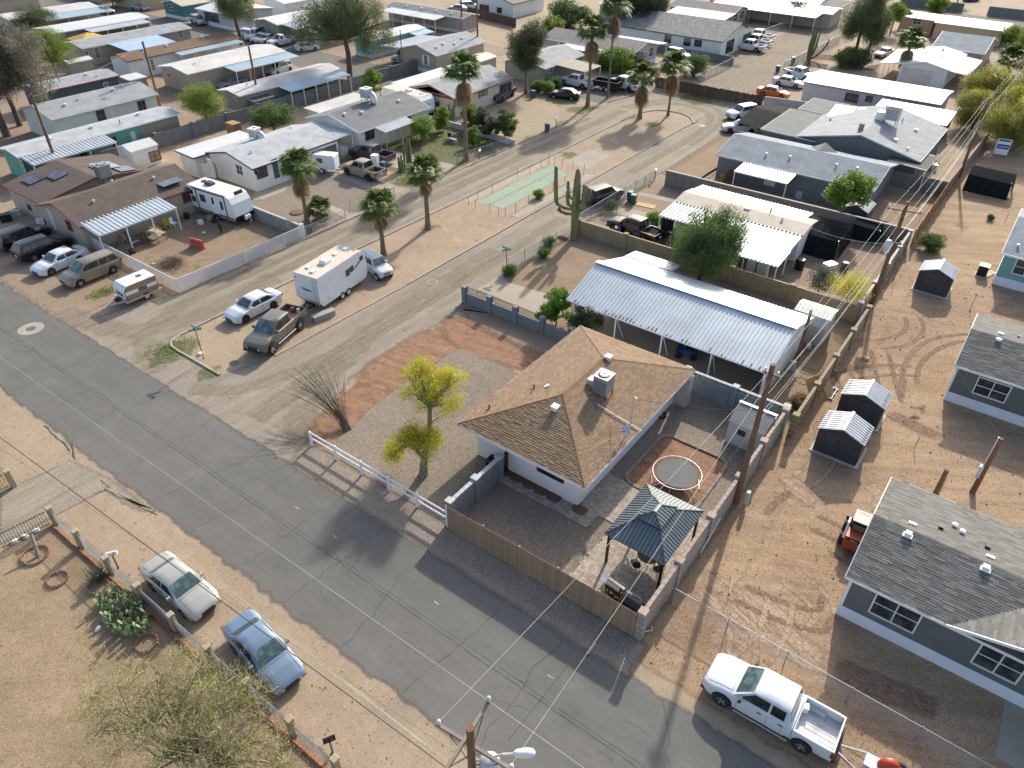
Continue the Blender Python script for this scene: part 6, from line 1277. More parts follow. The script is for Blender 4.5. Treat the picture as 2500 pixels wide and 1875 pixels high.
# table and chairs in its shade
def iron_chair(x, y, rz, label):
    t = thing('patio_chair', label, 'chair', (x, y, .05), rz, 'wrought iron chairs under the gazebo')
    MB().lathe([(.22, .42), (.23, .45), (.1, .45)], 12).build('seat', BLM, t)
    for a in (-1, 1):
        for b in (-1, 1): MB().tube([(a*.17, b*.17, .43), (a*.21, b*.21, 0)], .014, 5).build('leg', BLM, t)
    MB().tube([(-.19, -.18, .42), (-.2, -.24, .8), (0, -.26, .92), (.2, -.24, .8), (.19, -.18, .42)], .014, 5).build('back_frame', BLM, t)
    for k in (-.1, 0, .1): MB().tube([(k, -.2, .44), (k, -.255, .88)], .009, 4).build('back_bar', BLM, t)
t = thing('patio_table', 'round wrought iron patio table under the gazebo', 'table', (-9.3, 25.3, .05)); MB().lathe([(.62, .7), (.62, .73), (.05, .735)], 24).build('top', mat('table_glass', (.12, .09, .085), .3), t)
for k in range(4): a = k*math.pi/2+.4; MB().tube([(.1*math.cos(a), .1*math.sin(a), .69), (.42*math.cos(a), .42*math.sin(a), 0)], .02, 5).build('leg', BLM, t)
for k, a in enumerate((-1.9, -.4, 1.0, 2.6)): iron_chair(-9.3+.85*math.cos(a), 25.3+.85*math.sin(a), a-math.pi/2+math.pi, 'black wrought iron chair around the patio table under the gazebo')
# ---- barbecues
def grill(label, q, rz, steel=True):
    t = thing('barbecue_grill' if steel else 'barrel_smoker', label, 'barbecue', (q[0], q[1], .04), rz); bm_ = mat('brushed_steel', (.5, .46, .4), .25, .85) if steel else mat('smoker_black', (.02, .028, .032), .45, .3)
    s = .5 if steel else .55; r = .24 if steel else .3; z = .92 if steel else .8; n = 14; V = []
    for x in (-s, s):
        for k in range(n): a = 2*math.pi*k/n; V.append((x, r*math.cos(a), z+r*math.sin(a)))
    MB().add(V, [(k, (k+1) % n, n+(k+1) % n, n+k) for k in range(n)]+[tuple(range(n))[::-1], tuple(range(n, 2*n))]).build('drum', bm_, t, smooth=40)
    MB().box(0, 0, z-r-.04, 2*s+.04, r*2.0, r+.0).build('firebox', BLM, t)
    for a in (-1, 1):
        for b in (-1, 1): MB().beam((a*s*.85, b*.2, z-r), (a*s*.95, b*.3, .02), .045, .045).build('leg', BLM, t)
    MB().box(0, 0, .2, 2*s*.9, .45, .03).build('shelf', BLM, t); MB().tube([(-s*.7, r*.75, z+r*.7), (-s*.7, r*1.15, z+r*.75), (s*.7, r*1.15, z+r*.75), (s*.7, r*.75, z+r*.7)], .013, 6).build('handle', VENT, t)
    if steel:
        for a in (-1, 1): MB().box(a*(s+.2), 0, z, .34, .45, .03).build('side_shelf', mat('shelf_steel', (.42, .46, .5), .35, .5), t)
        MB().lathe([(.11, 0), (.11, .3), (.05, .36)], 12, (-.2, 0, .23)).build('gas_bottle', TRIM, t); MB().box(.15, 0, .23, .3, .3, .32, rz=.3).build('charcoal_bag', mat('kraft', (.4, .24, .09), .8), t)
    else: MB().box(s+.2, 0, z-r-.1, .36, .4, .45).build('side_firebox', bm_, t); MB().tube([(-s-.02, 0, z), (-s-.14, 0, z+.1), (-s-.14, 0, z+.55)], .06, 8).build('chimney', bm_, t)
grill('stainless barrel grill with side shelves and gas bottle behind the slat fence', (-9.6, 22.3), math.radians(-8)); grill('black barrel smoker with side firebox in the patio corner', (-8.55, 22.0), math.radians(-4), False)
# ---- small things round the white house
q = T(33, 78, 790); t = thing('flower_pot', 'small cream pot on a stand against the white house wall', 'pot', (q[0], q[1]-.1, 0)); MB().lathe([(.14, .12), (.2, .3), (.19, .42), (.16, .42), (.05, .4)], 14).build('pot', mat('cream_pot', (.5, .42, .32), .7), t)
for k in range(3): MB().tube([(.1*math.cos(k*2.1), .1*math.sin(k*2.1), .14), (.17*math.cos(k*2.1), .17*math.sin(k*2.1), 0)], .012, 5).build('stand_leg', BLM, t)
q = T(33, 1295, 330); m = MB()
for k in range(4): m.tube([((.33-.015*k)*math.cos(a*.33), (.33-.015*k)*math.sin(a*.33), .03+.035*k) for a in range(20)], .02, 6, cap=False)
tag(m.build('coiled_hose', TYRE, None, (q[0], q[1], 0)), 'coiled black hose on the gravel beside the tan-roofed house', 'hose')
q = T(43, 1170, 490); tag(MB().tube([(-.3, .22, .03), (-.3, -.1, .03), (0, -.2, .03), (.25, .12, .03), (.1, .3, .03)], .03, 6).build('bent_pipe', TRIM, None, (q[0], q[1], 0)), 'bent white pipe lying outside the yard wall corner', 'pipe')
a, b = T(33, 1625, 1490), T(33, 1750, 1180, 1.2); tag(MB().tube([(a[0]+.0, a[1], .04), (-7.2, b[1], 1.3)], .035, 7).build('leaning_pipe', TRIM), 'long white pipe leaning against the yard wall', 'pipe')
# ================================================================ vegetation
def leafmat(name, c, c2, tr=.35, rough=.6):
    m, t, b = newmat(name); MATS[name] = m
    g = nd(t, 'NewGeometry').outputs['Random Per Island']
    geo = nd(t, 'TexCoord').outputs['Object']
    col = mix(t, ramp(t, g, [(.1, 0.), (.9, 1.)]), c, c2)
    col = mix(t, 1., col, ramp(t, noise(t, geo, .9, 3), [(.3, .75), (.7, 1.25)]), 'MULTIPLY')
    t.links.new(col, b.inputs['Base Color']); b.inputs['Roughness'].default_value = rough; b.inputs['Specular IOR Level'].default_value = .25
    tl = nd(t, 'BsdfTranslucent'); t.links.new(col, tl.inputs[0]); ms = nd(t, 'MixShader'); ms.inputs[0].default_value = tr
    t.links.new(b.outputs[0], ms.inputs[1]); t.links.new(tl.outputs[0], ms.inputs[2]); t.links.new(ms.outputs[0], t.nodes['Material Output'].inputs[0]); return m
LF = {k: leafmat('leaf_'+k, a, b) for k, a, b in (('palo', (.42, .41, .03), (.65, .57, .04)), ('palo_green', (.2, .21, .04), (.3, .28, .06)), ('pepper', (.09, .145, .045), (.165, .23, .075)), ('citrus', (.08, .17, .02), (.18, .3, .04)), ('olive', (.08, .1, .045), (.14, .155, .075)), ('lime', (.13, .22, .03), (.24, .33, .055)), ('bright', (.14, .2, .03), (.24, .3, .06)), ('dusty', (.14, .13, .1), (.22, .2, .155)), ('dark', (.035, .05, .03), (.075, .09, .05)), ('euc', (.085, .115, .05), (.16, .195, .085)), ('grey', (.085, .1, .07), (.14, .155, .11)), ('twig', (.27, .22, .13), (.36, .29, .18)), ('sparse', (.22, .23, .04), (.32, .31, .08)), ('dead', (.22, .155, .08), (.34, .25, .14)), ('palm', (.08, .13, .03), (.16, .21, .055)), ('red', (.2, .03, .03), (.3, .06, .05)))}
BARK = mat('bark', (.17, .125, .09), .95, var=.25, vs=4, bmp=.7, bs=14); BARKG = mat('green_bark', (.2, .2, .1), .9, var=.25, vs=4, bmp=.5); BARKD = mat('dark_bark', (.085, .065, .05), .95, var=.25, bmp=.6)
rng = np.random.default_rng(11)
def leaves(centres, n, sig, size, droop=0., aspect=.4, up=0.):
    """n leaf quads spread around clump centres"""
    C = np.asarray(centres, float); idx = rng.integers(0, len(C), n)
    sg = np.array(sig if hasattr(sig, '__len__') else (sig, sig, sig*.8))
    d = rng.normal(0, 1, (n, 3)); k = np.linalg.norm(d, axis=1, keepdims=True); d = d/k*np.minimum(k, 1.9)
    p = C[idx]+d*sg
    if droop: p[:, 2] -= rng.random(n)**1.3*droop
    a = rng.normal(0, 1, (n, 3)); a[:, 2] = a[:, 2]*(.5 if not droop else .3)-(1.6 if droop else 0)+up; a /= np.linalg.norm(a, axis=1, keepdims=True)
    b = np.cross(a, rng.normal(0, 1, (n, 3))); b /= np.linalg.norm(b, axis=1, keepdims=True)
    s = size*rng.uniform(.6, 1.4, (n, 1)); A = a*s; B = b*s*aspect
    V = np.empty((n, 4, 3)); V[:, 0] = p-A*.5; V[:, 1] = p+B*.5; V[:, 2] = p+A*.5; V[:, 3] = p-B*.5
    return V.reshape(-1, 3)
def limbs(base, forks, tips, r0, rnd, m=None, bow=.15, n=7):
    """trunk from base to forks[0], then a bent limb from the nearest fork to every tip"""
    m = m or MB(); f = [Vector(x) for x in forks]; b = Vector(base)
    pts = [b]+f; k = len(pts); m.tube([b-Vector((0, 0, .1))]+pts, [r0*1.35, r0*1.1]+[r0*(1-.45*i/k) for i in range(1, k)], n)
    for tp in tips:
        tp = Vector(tp); s = min(f, key=lambda q: (q-tp).length+(.3 if q.z > tp.z else 0)); L = (tp-s).length; r = max(.012, min(r0*.62, .035*L+.01))
        mid = s.lerp(tp, .5)+Vector((rnd.uniform(-1, 1), rnd.uniform(-1, 1), rnd.uniform(-.2, .8)))*bow*L
        m.tube([s, s.lerp(mid, .55), mid, tp], [r, r*.8, r*.6, r*.18], 5)
    return m
def crown_pts(blobs, n, rnd, shell=.45):
    out = []
    W_ = [b[3]*b[4]*b[5] for b in blobs]
    while len(out) < n:
        b = rnd.choices(blobs, W_)[0]; v = Vector((rnd.gauss(0, 1), rnd.gauss(0, 1), rnd.gauss(0, 1))).normalized()*(rnd.random()**shell)
        out.append((b[0]+v.x*b[3], b[1]+v.y*b[4], b[2]+v.z*b[5]))
    return out
def tree(name, label, q, h, blobs, leaf, nl, ls, sig=.35, nc=60, r0=.15, fork=None, bark=None, droop=0., seed=1, cat='tree', group=None, aspect=.4, nt=22, scale=1., up=0., shell=.45):
    """blobs: (x,y,z,rx,ry,rz) in metres from the base; leaves cluster inside them, limbs reach the clumps"""
    R = random.Random(seed); C = crown_pts(blobs, nc, R, shell)
    fork = fork or [(R.uniform(-.1, .1), R.uniform(-.1, .1), h*.25), (R.uniform(-.2, .2), R.uniform(-.2, .2), h*.45)]
    t = thing(name, label, cat, (q[0], q[1], 0), 0, group)
    tr = limbs((0, 0, 0), fork, R.sample(C, min(nt, len(C))), r0, R).build('trunk', bark or BARK, t, smooth=60)
    obj('crown', np_mesh('crown', leaves(C, nl, sig, ls, droop, aspect, up)), leaf, t)
    return t
def tree_copy(src, label, q, rz=0., s=1., leaf=None, group=None):
    c = copy_tree(src); c['label'] = label; c.location = (q[0], q[1], 0); c.rotation_euler[2] = rz; c.scale = (s,)*3 if not hasattr(s, '__len__') else s
    if group: c['group'] = group
    elif 'group' in c: del c['group']
    if leaf:
        for ch in c.children:
            if ch.name.startswith('crown'): ch.material_slots[0].link = 'OBJECT'; ch.material_slots[0].material = leaf
    return c
# ---- the yellow palo verde in the gravel yard
q = T(32, 1430, 830)
t = thing('palo_verde_tree', 'yellow-flowering palo verde with forked trunk in the gravel front yard', 'tree', (q[0], q[1], 0)); R = random.Random(5)
B1 = [(-1.7, 2.2, 4.6, 1.5, 1.4, 1.2), (-.5, 2.9, 4.8, 1.5, 1.4, 1.0), (-2.4, 2.9, 5.1, 1.2, 1.1, .9), (.4, 2.3, 4.1, 1.0, 1.0, .8), (-1.1, 3.8, 4.8, 1.3, 1.1, .9)]; B2 = [(-.8, .3, 2.7, .9, .9, .8), (.15, .5, 2.9, .9, .8, .75), (-1.6, -.1, 2.6, .6, .6, .5), (.75, .15, 2.1, .5, .6, .5)]; B3 = [(-1.75, -.5, 1.35, .55, .5, .5)]
C1, C2, C3 = crown_pts(B1, 52, R), crown_pts(B2, 34, R), crown_pts(B3, 9, R)
m = limbs((0, 0, 0), [(.05, .05, .9), (.0, .25, 1.45)], [], .29, R); m = limbs((.0, .25, 1.4), [(-.1, .7, 2.2), (-.4, 1.3, 3.0), (-.9, 1.9, 3.7)], R.sample(C1, 34), .2, R, m); m = limbs((.0, .2, 1.35), [(-.5, .1, 1.75), (-.9, .2, 2.0)], R.sample(C2, 18)+R.sample(C3, 6), .18, R, m)
m.build('trunk', mat('palo_bark', (.2, .16, .11), .9, var=.3, vs=3, bmp=.6), t, smooth=60)
CC = C1+C2+C3
obj('crown', np_mesh('crown', leaves(CC, 25000, .29, .1, .14, .4)), LF['palo'], t); obj('twigs', np_mesh('twigs', leaves(CC, 7500, .42, .32, .2, .03)), LF['palo_green'], t)
# ---- ocotillo: many whip stems from one root
q = T(32, 790, 440); t = thing('ocotillo', 'bare ocotillo with fanned whip stems at the yard corner', 'ocotillo', (q[0], q[1], 0)); m = MB(); R = random.Random(8); V = []
for k in range(58):
    a = R.gauss(3.1, .33); lean = R.uniform(.9, 1.5); L = R.uniform(2.6, 4.3); p = [(.12*R.gauss(0, 1), .12*R.gauss(0, 1), 0)]
    for i in range(1, 7): f = i/6; p.append((p[0][0]+math.cos(a)*lean*L*f*(.55+.45*f)+R.gauss(0, .02), p[0][1]+math.sin(a)*lean*L*f*(.55+.45*f)*.8+R.gauss(0, .02), L*f*(1-.28*lean*f)))
    m.tube(p, [.026, .022, .018, .016, .014, .011, .006], 5); V += p[2:]
m.tube([(0, 0, -.05), (-.1, .05, .25)], [.28, .2], 9); m.build('stems', mat('ocotillo_bark', (.13, .1, .07), .95, var=.3, vs=6, bmp=.5), t); obj('leaves', np_mesh('leaves', leaves(V, 1500, .05, .05, 0, .5)), LF['olive'], t)
# ---- big pepper tree behind the carport
tree('pepper_tree', 'big drooping green pepper tree overhanging the ribbed carport roof', (-20.0, 54.6), 6.5, [(0, .4, 4.6, 2.9, 2.9, 2.4), (.6, .9, 5.9, 2.1, 2.1, 1.5), (-1.3, .5, 3.9, 1.9, 2.1, 1.8), (1.5, .2, 3.8, 1.7, 1.9, 1.7)], LF['pepper'], 46000, .22, .34, 200, .26, droop=.9, seed=3, aspect=.22, bark=BARKD)
CIT = tree('citrus_tree', 'small bright green citrus tree behind the low grey wall', (-26.6, 42.3), 2.9, [(0, 0, 1.8, 1.35, 1.3, 1.4), (.2, .1, 2.8, .7, .7, .7), (-.6, -.2, 1.2, .9, .9, .8)], LF['citrus'], 8500, .18, .2, 60, .06, aspect=.5, seed=4, nt=16)
tree('round_shrub', 'dark olive shrub with pinkish tinge between the grey wall and the carport', (-24.0, 42.4), 2.2, [(0, 0, 1.4, 1.35, 1.3, 1.15)], LF['olive'], 6500, .16, .22, 50, .05, aspect=.5, seed=6, cat='shrub', nt=14)
ASH = tree('ash_tree', 'leafy bright green tree behind the wall by the dark sheds', T(24, 640, 330), 5.6, [(.3, 0, 3.9, 1.9, 1.9, 1.5), (1.2, .6, 4.4, 1.2, 1.2, .9), (-.9, 0, 3.3, 1.2, 1.3, 1.0)], LF['lime'], 11000, .24, .32, 100, .16, aspect=.5, seed=9)
CAS = tree('cassia_shrub', 'bright yellow flowering shrub at the foot of the alley pole', (-8.9, 59.3), 3.2, [(0, 0, 1.9, 1.5, 1.5, 1.2), (-1.3, .2, 1.9, .7, .8, .6), (1.0, -.3, 1.7, .7, .8, .6), (.3, .4, 2.7, .8, .8, .5)], LF['palo'], 8000, .1, .26, 80, .06, cat='shrub', seed=10, nt=24)
tree('grey_shrub', 'grey-green shrub beside the tan pierced wall', T(24, 470, 880), 2.6, [(0, 0, 1.3, 1.2, 1.0, .9), (.2, .3, 2.1, .8, .8, .7)], LF['grey'], 4500, .12, .22, 50, .05, cat='shrub', seed=12)
BSH = tree('round_bush', 'round grey-green bush on the dirt lot beside the cedar fence', T(24, 1410, 520), 1.9, [(0, 0, .95, 1.1, 1.1, .9)], LF['pepper'], 7000, .15, .2, 60, .04, cat='bush', seed=13, nt=10)
tree('ground_bush', 'olive bush leaning through the chain fence by the black crossover', T(23, 870, 195), 1.4, [(0, 0, .7, 1.1, .8, .6), (.6, .4, .9, .6, .6, .5)], LF['olive'], 3000, .11, .2, 40, .04, cat='bush', seed=14)
# ---- the big yellow bank of trees at the right edge
PV1 = tree('palo_verde_tree', 'tall palo verde in yellow flower behind the real estate sign', T(14, 2060, 1270), 6.2, [(0, 0, 3.8, 3.0, 3.0, 2.2), (1.8, 1.2, 4.6, 2.2, 2.2, 1.5), (-1.8, -.4, 3.2, 2.0, 2.2, 1.6), (0, 1, 1.8, 2.6, 2.4, 1.4)], LF['palo_green'], 22000, .22, .5, 140, .18, seed=15)
obj('blossom', np_mesh('blossom', leaves(crown_pts([(0, 0, 4.4, 2.9, 2.9, 1.8), (1.8, 1.2, 5.0, 2.1, 2.1, 1.3), (-1.8, -.4, 3.8, 1.9, 2.1, 1.3)], 60, random.Random(2)), 5200, .32, .14)), LF['palo'], PV1)
tree_copy(PV1, 'palo verde in flower beside the long dark shed', (-9.4, 117.5), 2.1, .8); tree_copy(PV1, 'palo verde in flower at the corner of the brown wall', (-4.6, 120.5), 4.0, 1.0); tree_copy(PV1, 'dense palo verde behind the others by the far alley pole', (-4.0, 132.5), 1.1, 1.1); tree_copy(PV1, 'dark palo verde above the pool fence', (-10.4, 128.5), 5.2, .95, LF['palo_green'])
# ---- palms
def palm_meshes(seed, nf=34, R=1.25, skirt=1.1):
    rd = random.Random(seed); V = []; D = []
    def frond(out, az, el, L, w, droop):
        ca, sa = math.cos(az), math.sin(az); d = Vector((ca*math.cos(el), sa*math.cos(el), math.sin(el))); s = Vector((-sa, ca, 0)); up = s.cross(d)*-1
        if up.z < 0: up = -up
        st = d*.12; hub = d*L*.42; out += [st-s*.018, st+s*.018, hub+s*.012, hub-s*.012]
        nb = 15
        for k in range(nb):
            a = (k/(nb-1)-.5)*2.5; r = L*.62*(1-.22*abs(a)); dr = d*math.cos(a)+s*math.sin(a); m1 = hub+dr*r*.5+up*.05*L*(1-abs(a)*.5); tip = hub+dr*r-Vector((0, 0, droop*r*rd.uniform(.5, 1.2))); wv = (d*-math.sin(a)+s*math.cos(a))*w
            out += [hub, m1+wv, tip, m1-wv]
    for k in range(nf):
        el = rd.uniform(-.35, 1.35) if k > 6 else rd.uniform(.8, 1.5); frond(V, k*2.399+rd.uniform(-.2, .2), el, R*rd.uniform(.95, 1.25), .06, .4)
    for k in range(int(26*skirt)):
        frond(D, k*2.399, rd.uniform(-1.5, -1.22), R*rd.uniform(.7, 1.0)*(.8+.3*skirt), .035, .25)
    D = [p+Vector((0, 0, -.25-.5*skirt*((i//64) % 3)/2)) for i, p in enumerate(D)]
    return np_mesh('crown', [tuple(p) for p in V]), (np_mesh('dead_fronds', [tuple(p) for p in D]) if D else None)
PMS = [palm_meshes(21, 40), palm_meshes(22, 44, 1.3, 1.2), palm_meshes(23, 44, 1.35, .6)]
PTR = mat('palm_trunk', (.19, .135, .095), .95, var=.25, vs=3, bmp=.6, bs=18)
def palm(label, base, top_h, s=1., k=0, r=.2, lean=(0, 0), group='fan palms'):
    t = thing('fan_palm', label, 'palm tree', (base[0], base[1], 0), random.Random(label).random()*0, group); h = top_h; n = 7
    MB().tube([(lean[0]*(i/n)**1.6, lean[1]*(i/n)**1.6, h*i/n-.05) for i in range(n+1)], [r*1.7, r*1.25, r*1.05, r, r*.95, r*.92, r*.95, r], 10).build('trunk', PTR, t, smooth=60)
    c, d = PMS[k]; obj('crown', c, LF['palm'], t, (lean[0], lean[1], h), rz=len(label)*.7, scale=s)
    if d: obj('dead_fronds', d, LF['dead'], t, (lean[0], lean[1], h), rz=len(label)*.4, scale=s)
    return t
def ph(t1, t2):     # height of a palm hub from base and hub pixels
    b = T(*t1); best = min(np.arange(1.5, 16, .05), key=lambda z: abs(T(*t2, z)[0]-b[0])+abs(T(*t2, z)[1]-b[1])); return b, float(best)
for lb, a, b, s, k, r in (('fan palm beside the white off-road car on the island', (22, 1095, 560), (22, 1030, 170), 1.15, 2, .2), ('fan palm in the weeds at the edge of the island kerb', (22, 1470, 340), (12, 1450, 1460), 1.2, 2, .22), ('fan palm with long straw skirt in the gravel yard', (22, 450, 290), (12, 370, 1400), 1.25, 1, .18),
        ('tall fan palm rising from the cottage garden', (12, 1790, 1350), (12, 1730, 590), 1.5, 1, .22), ('tall fan palm beside the black sedan', (13, 672, 895), (13, 695, 260), 1.55, 1, .22), ('tallest slim palm behind the black dump trailer', (13, 842, 825), (13, 878, 60), 1.5, 1, .15),
        ('shaggy fan palm on the weedy tip of the island', (13, 1110, 1000), (13, 1140, 650), 1.45, 1, .24), ('slender fan palm at the round end of the island', (13, 1350, 975), (13, 1390, 555), 1.45, 1, .15), ('fan palm before the white awninged house', (14, 1168, 660), (14, 1230, 340), 1.6, 1, .2), ('low fan palm by the pool fence', (14, 2055, 640), (14, 2075, 500), 1.7, 2, .28), ('little fan palm beside the salmon pink home', (14, 1180, 250), (14, 1190, 150), 1.2, 1, .2)):
    bb, hh = ph(a, b); palm(lb, bb, hh, s*1.22, k, r)
bb = T(22, 560, 260); palm('low bushy fan palm without trunk in the gravel yard', bb, 1.0, 1.15, 2, .3)
for lb, a, b in (('bare tall palm trunk leaning over the dirt lane', (14, 935, 235), (14, 1000, -40)), ('straight tall palm trunk beside the leaning one', (14, 925, 100), (14, 940, -30))):
    p = T(*a); palm(lb, p, 11, 1.3, 1, .22, (1.2, .6))
# ---- saguaro and other cacti
CAC = mat('cactus_green', (.14, .155, .06), .8, var=.15, vs=2, groove=None, bmp=.3); CACW = mat('saguaro_skin', (.19, .18, .085), .85, var=.25, vs=1.5, dirt=.4, dcol=(.22, .16, .09), bmp=.4, bs=20)
def ribbed(m, pts, rs, n=14):
    """fluted cactus column"""
    P_ = [Vector(p) for p in pts]; V = []
    for i, p in enumerate(P_):
        d = (P_[min(i+1, len(P_)-1)]-P_[max(i-1, 0)]).normalized(); a = d.cross(Vector((0, 1, 0)) if abs(d.y) < .9 else Vector((1, 0, 0))).normalized(); b = d.cross(a)
        for k in range(2*n): t_ = math.pi*k/n; r = rs[i]*(1 if k % 2 else .86); V.append(p+(a*math.cos(t_)+b*math.sin(t_))*r)
    N = 2*n; m.add(V, [(i*N+k, i*N+(k+1) % N, (i+1)*N+(k+1) % N, (i+1)*N+k) for i in range(len(P_)-1) for k in range(N)]+[tuple(range((len(P_)-1)*N, len(P_)*N))])
q = T(23, 555, 430); t = thing('saguaro_cactus', 'many-armed saguaro cactus at the end of the tan block wall', 'cactus', (q[0], q[1], 0))
m = MB(); ribbed(m, [(0, 0, z) for z in (0, .6, 1.8, 3.2, 4.6, 5.9, 6.8, 7.05)], [.36, .34, .36, .4, .38, .32, .22, .05]); m.build('column', CACW, t, smooth=70)
for a, out, z0, h, r in ((3.3, 2.0, 3.0, 3.9, .2), (3.7, 1.5, 2.6, .5, .18), (3.0, 1.0, 4.0, 1.6, .16), (-.2, .85, 3.1, 2.7, .2), (.5, .8, 3.8, 1.7, .19), (-1.2, .8, 3.2, 1.5, .19), (1.9, .7, 3.8, 2.4, .17), (.2, 1.2, 4.0, 1.3, .17), (-2.4, .8, 3.4, 1.6, .17)):
    c, s = math.cos(a), math.sin(a); m = MB(); ribbed(m, [(c*.15, s*.15, z0), (c*out*.6, s*out*.6, z0+.02), (c*out*.95, s*out*.95, z0+.25), (c*out*1.03, s*out*1.03, z0+.7), (c*out*1.08, s*out*1.08, z0+h*.6), (c*out*1.1, s*out*1.1, z0+h-.12), (c*out*1.1, s*out*1.1, z0+h)], [r*.7, r*.85, r, r*1.05, r, r*.85, r*.2], 10); m.build('arm', CACW, t, smooth=70)
tag(MB().tube([(0, 0, .1), (-.5, .1, .16), (-1.1, -.05, .1)], [.2, .18, .1], 9).build('fallen_log', MATS['grey_wood'], None, (q[0]-.4, q[1]-.5, 0)), 'weathered log lying at the foot of the saguaro', 'log')
q = T(14, 385, 510); t = thing('organ_pipe_cactus', 'organ pipe cactus with tall fingers beside the dirt lane', 'cactus', (q[0], q[1], 0)); R = random.Random(3)
for k in range(11):
    a = R.uniform(-.5, 1.9) if k > 3 else R.uniform(0, 6.2); o = R.uniform(.3, 3.4) if k > 3 else .3; h = R.uniform(3.2, 6.2)*(1-.08*o); m = MB(); ribbed(m, [(0, 0, 0), (math.cos(a)*o*.4, math.sin(a)*o*.4, .6), (math.cos(a)*o*.75, math.sin(a)*o*.75, 1.6), (math.cos(a)*o*.95, math.sin(a)*o*.95, h*.75), (math.cos(a)*o, math.sin(a)*o, h)], [.16, .17, .17, .15, .05], 7); m.build('arm', CAC, t, smooth=70)
for lb, q, n, h in (('trio of columnar cacti between the two driveways', T(12, 1225, 1450), 3, 2.0), ('tall slim columnar cacti by the concrete drive', T(12, 1300, 1410), 6, 3.4), ('stubby columnar cactus by the cottage garden wall', T(12, 1660, 1010), 5, 1.9)):
    t = thing('columnar_cactus', lb, 'cactus', (q[0], q[1], 0))
    for k in range(n): x, y = R.uniform(-.45, .45), R.uniform(-.3, .3); m = MB(); hh = h*R.uniform(.7, 1.05); ribbed(m, [(x, y, 0), (x, y, hh*.5), (x*1.1, y, hh*.93), (x*1.1, y, hh)], [.12, .14, .12, .03], 7); m.build('column', CAC, t, smooth=70)
PAD = mat('prickly_pad', (.21, .26, .12), .8, var=.2, vs=3, island=.3)
def prickly(label, q, w, d, n, seed):
    t = thing('prickly_pear', label, 'cactus', (q[0], q[1], 0)); R = random.Random(seed); V = []
    pm = []
    for k in range(n):
        a = R.uniform(0, 6.28); r = R.random()**.5; x, y = w*r*math.cos(a), d*r*math.sin(a); z = R.uniform(.0, .22)
        for lev in range(R.choice((1, 1, 2))):
            s = R.uniform(.13, .2); az = R.uniform(0, 3.14); lean = R.uniform(-.5, .5); u = Vector((math.cos(az), math.sin(az), 0)); up = Vector((-math.sin(az)*math.sin(lean), math.cos(az)*math.sin(lean), math.cos(lean))); nn = u.cross(up)*.02; c = Vector((x, y, z))+up*s
            ring = [c+u*s*.72*math.cos(j*.7854)+up*s*math.sin(j*.7854) for j in range(8)]
            pm.append(([p+nn*.6 for p in ring]+[p-nn*.6 for p in ring]+[c+nn*1.6, c-nn*1.6], [(j, (j+1) % 8, 16) for j in range(8)]+[(8+(j+1) % 8, 8+j, 17) for j in range(8)]+[(j, 8+j, 8+(j+1) % 8, (j+1) % 8) for j in range(8)]))
            x, y, z = (c+up*s*.85+u*R.uniform(-.08, .08))
    m = MB()
    for v, f in pm: m.add(v, f)
    tag(m.build('pads', PAD, t), kind='stuff'); m = MB(); m.tube([(0, 0, 0), (.1, 0, .3)], [.12, .08], 8).build('stem', BARK, t)
prickly('sprawling prickly pear cactus in the dry yard beside the fence pillars', (-28.7, 6.6), 1.9, .85, 170, 1); prickly('prickly pear clump on the shady yard side of the khaki pickup', T(12, 1270, 1440), .6, .4, 30, 2)
q = T(41, 840, 60); t = thing('yucca_plant', 'spiky pale yucca growing in a brick ring', 'plant', (q[0], q[1], 0)); V = []
R = random.Random(6)
for k in range(150):
    a, e = R.uniform(0, 6.28), R.uniform(.1, 1.5); d = Vector((math.cos(a)*math.cos(e), math.sin(a)*math.cos(e), math.sin(e))); s = Vector((-math.sin(a), math.cos(a), 0))*.025; o = Vector((R.gauss(0, .22), R.gauss(0, .2), .15)); L = R.uniform(.45, .8); V += [o-s, o+s, o+d*L*.6+s*.7, o+d*L]
obj('leaves', np_mesh('leaves', [tuple(p) for p in V]), LF['grey'], t); MB().tube([(0, 0, 0), (0, 0, .3)], .1, 8).build('stem', BARK, t)
# ---- bare palo verde spreading over the near corner
q = (-18.8, 4.2); t = thing('bare_tree', 'thin nearly leafless palo verde with scattered green tufts over the dry yard', 'tree', (q[0], q[1], 0)); R = random.Random(17)
BL = [(0, .4, 3.8, 3.6, 2.8, 1.6), (-2.6, -.2, 3.0, 2.8, 2.2, 1.4), (2.4, 1.2, 3.2, 2.6, 1.8, 1.4), (.6, 2.2, 2.9, 2.2, 1.7, 1.3), (-4.8, -.8, 2.3, 2.0, 1.8, 1.0), (3.8, .5, 2.6, 1.8, 1.7, 1.1), (-1.5, 1.6, 2.8, 2.0, 1.4, 1.2)]
C = crown_pts(BL, 260, R, .6); m = limbs((0, 0, 0), [(-.1, .1, .6), (-.5, .2, 1.3)], R.sample(C, 40), .16, R); m = limbs((-.1, .1, .5), [(.6, .4, 1.2), (1.3, .7, 1.9)], R.sample(C, 40), .11, R, m); m = limbs((-.1, 0, .5), [(-1.3, -.2, 1.2), (-2.4, -.3, 1.7)], R.sample(C, 30), .11, R, m)
tips = []
for c in C:
    c = Vector(c)
    for k in range(14):
        d = Vector((R.gauss(0, 1), R.gauss(0, 1), R.gauss(.25, .8))).normalized()*R.uniform(.4, 1.0); mid = c+d*.5+Vector((R.gauss(0, .08), R.gauss(0, .08), R.gauss(0, .08))); m.tube([c, mid, c+d], [.009, .006, .003], 3, cap=False); tips.append(c+d); tips.append(mid)
m.build('branches', mat('pale_twig', (.27, .225, .15), .9, var=.25), t); obj('leaves', np_mesh('leaves', leaves(R.sample(tips, 2600), 17000, .14, .085, 0, .45)), LF['sparse'], t)
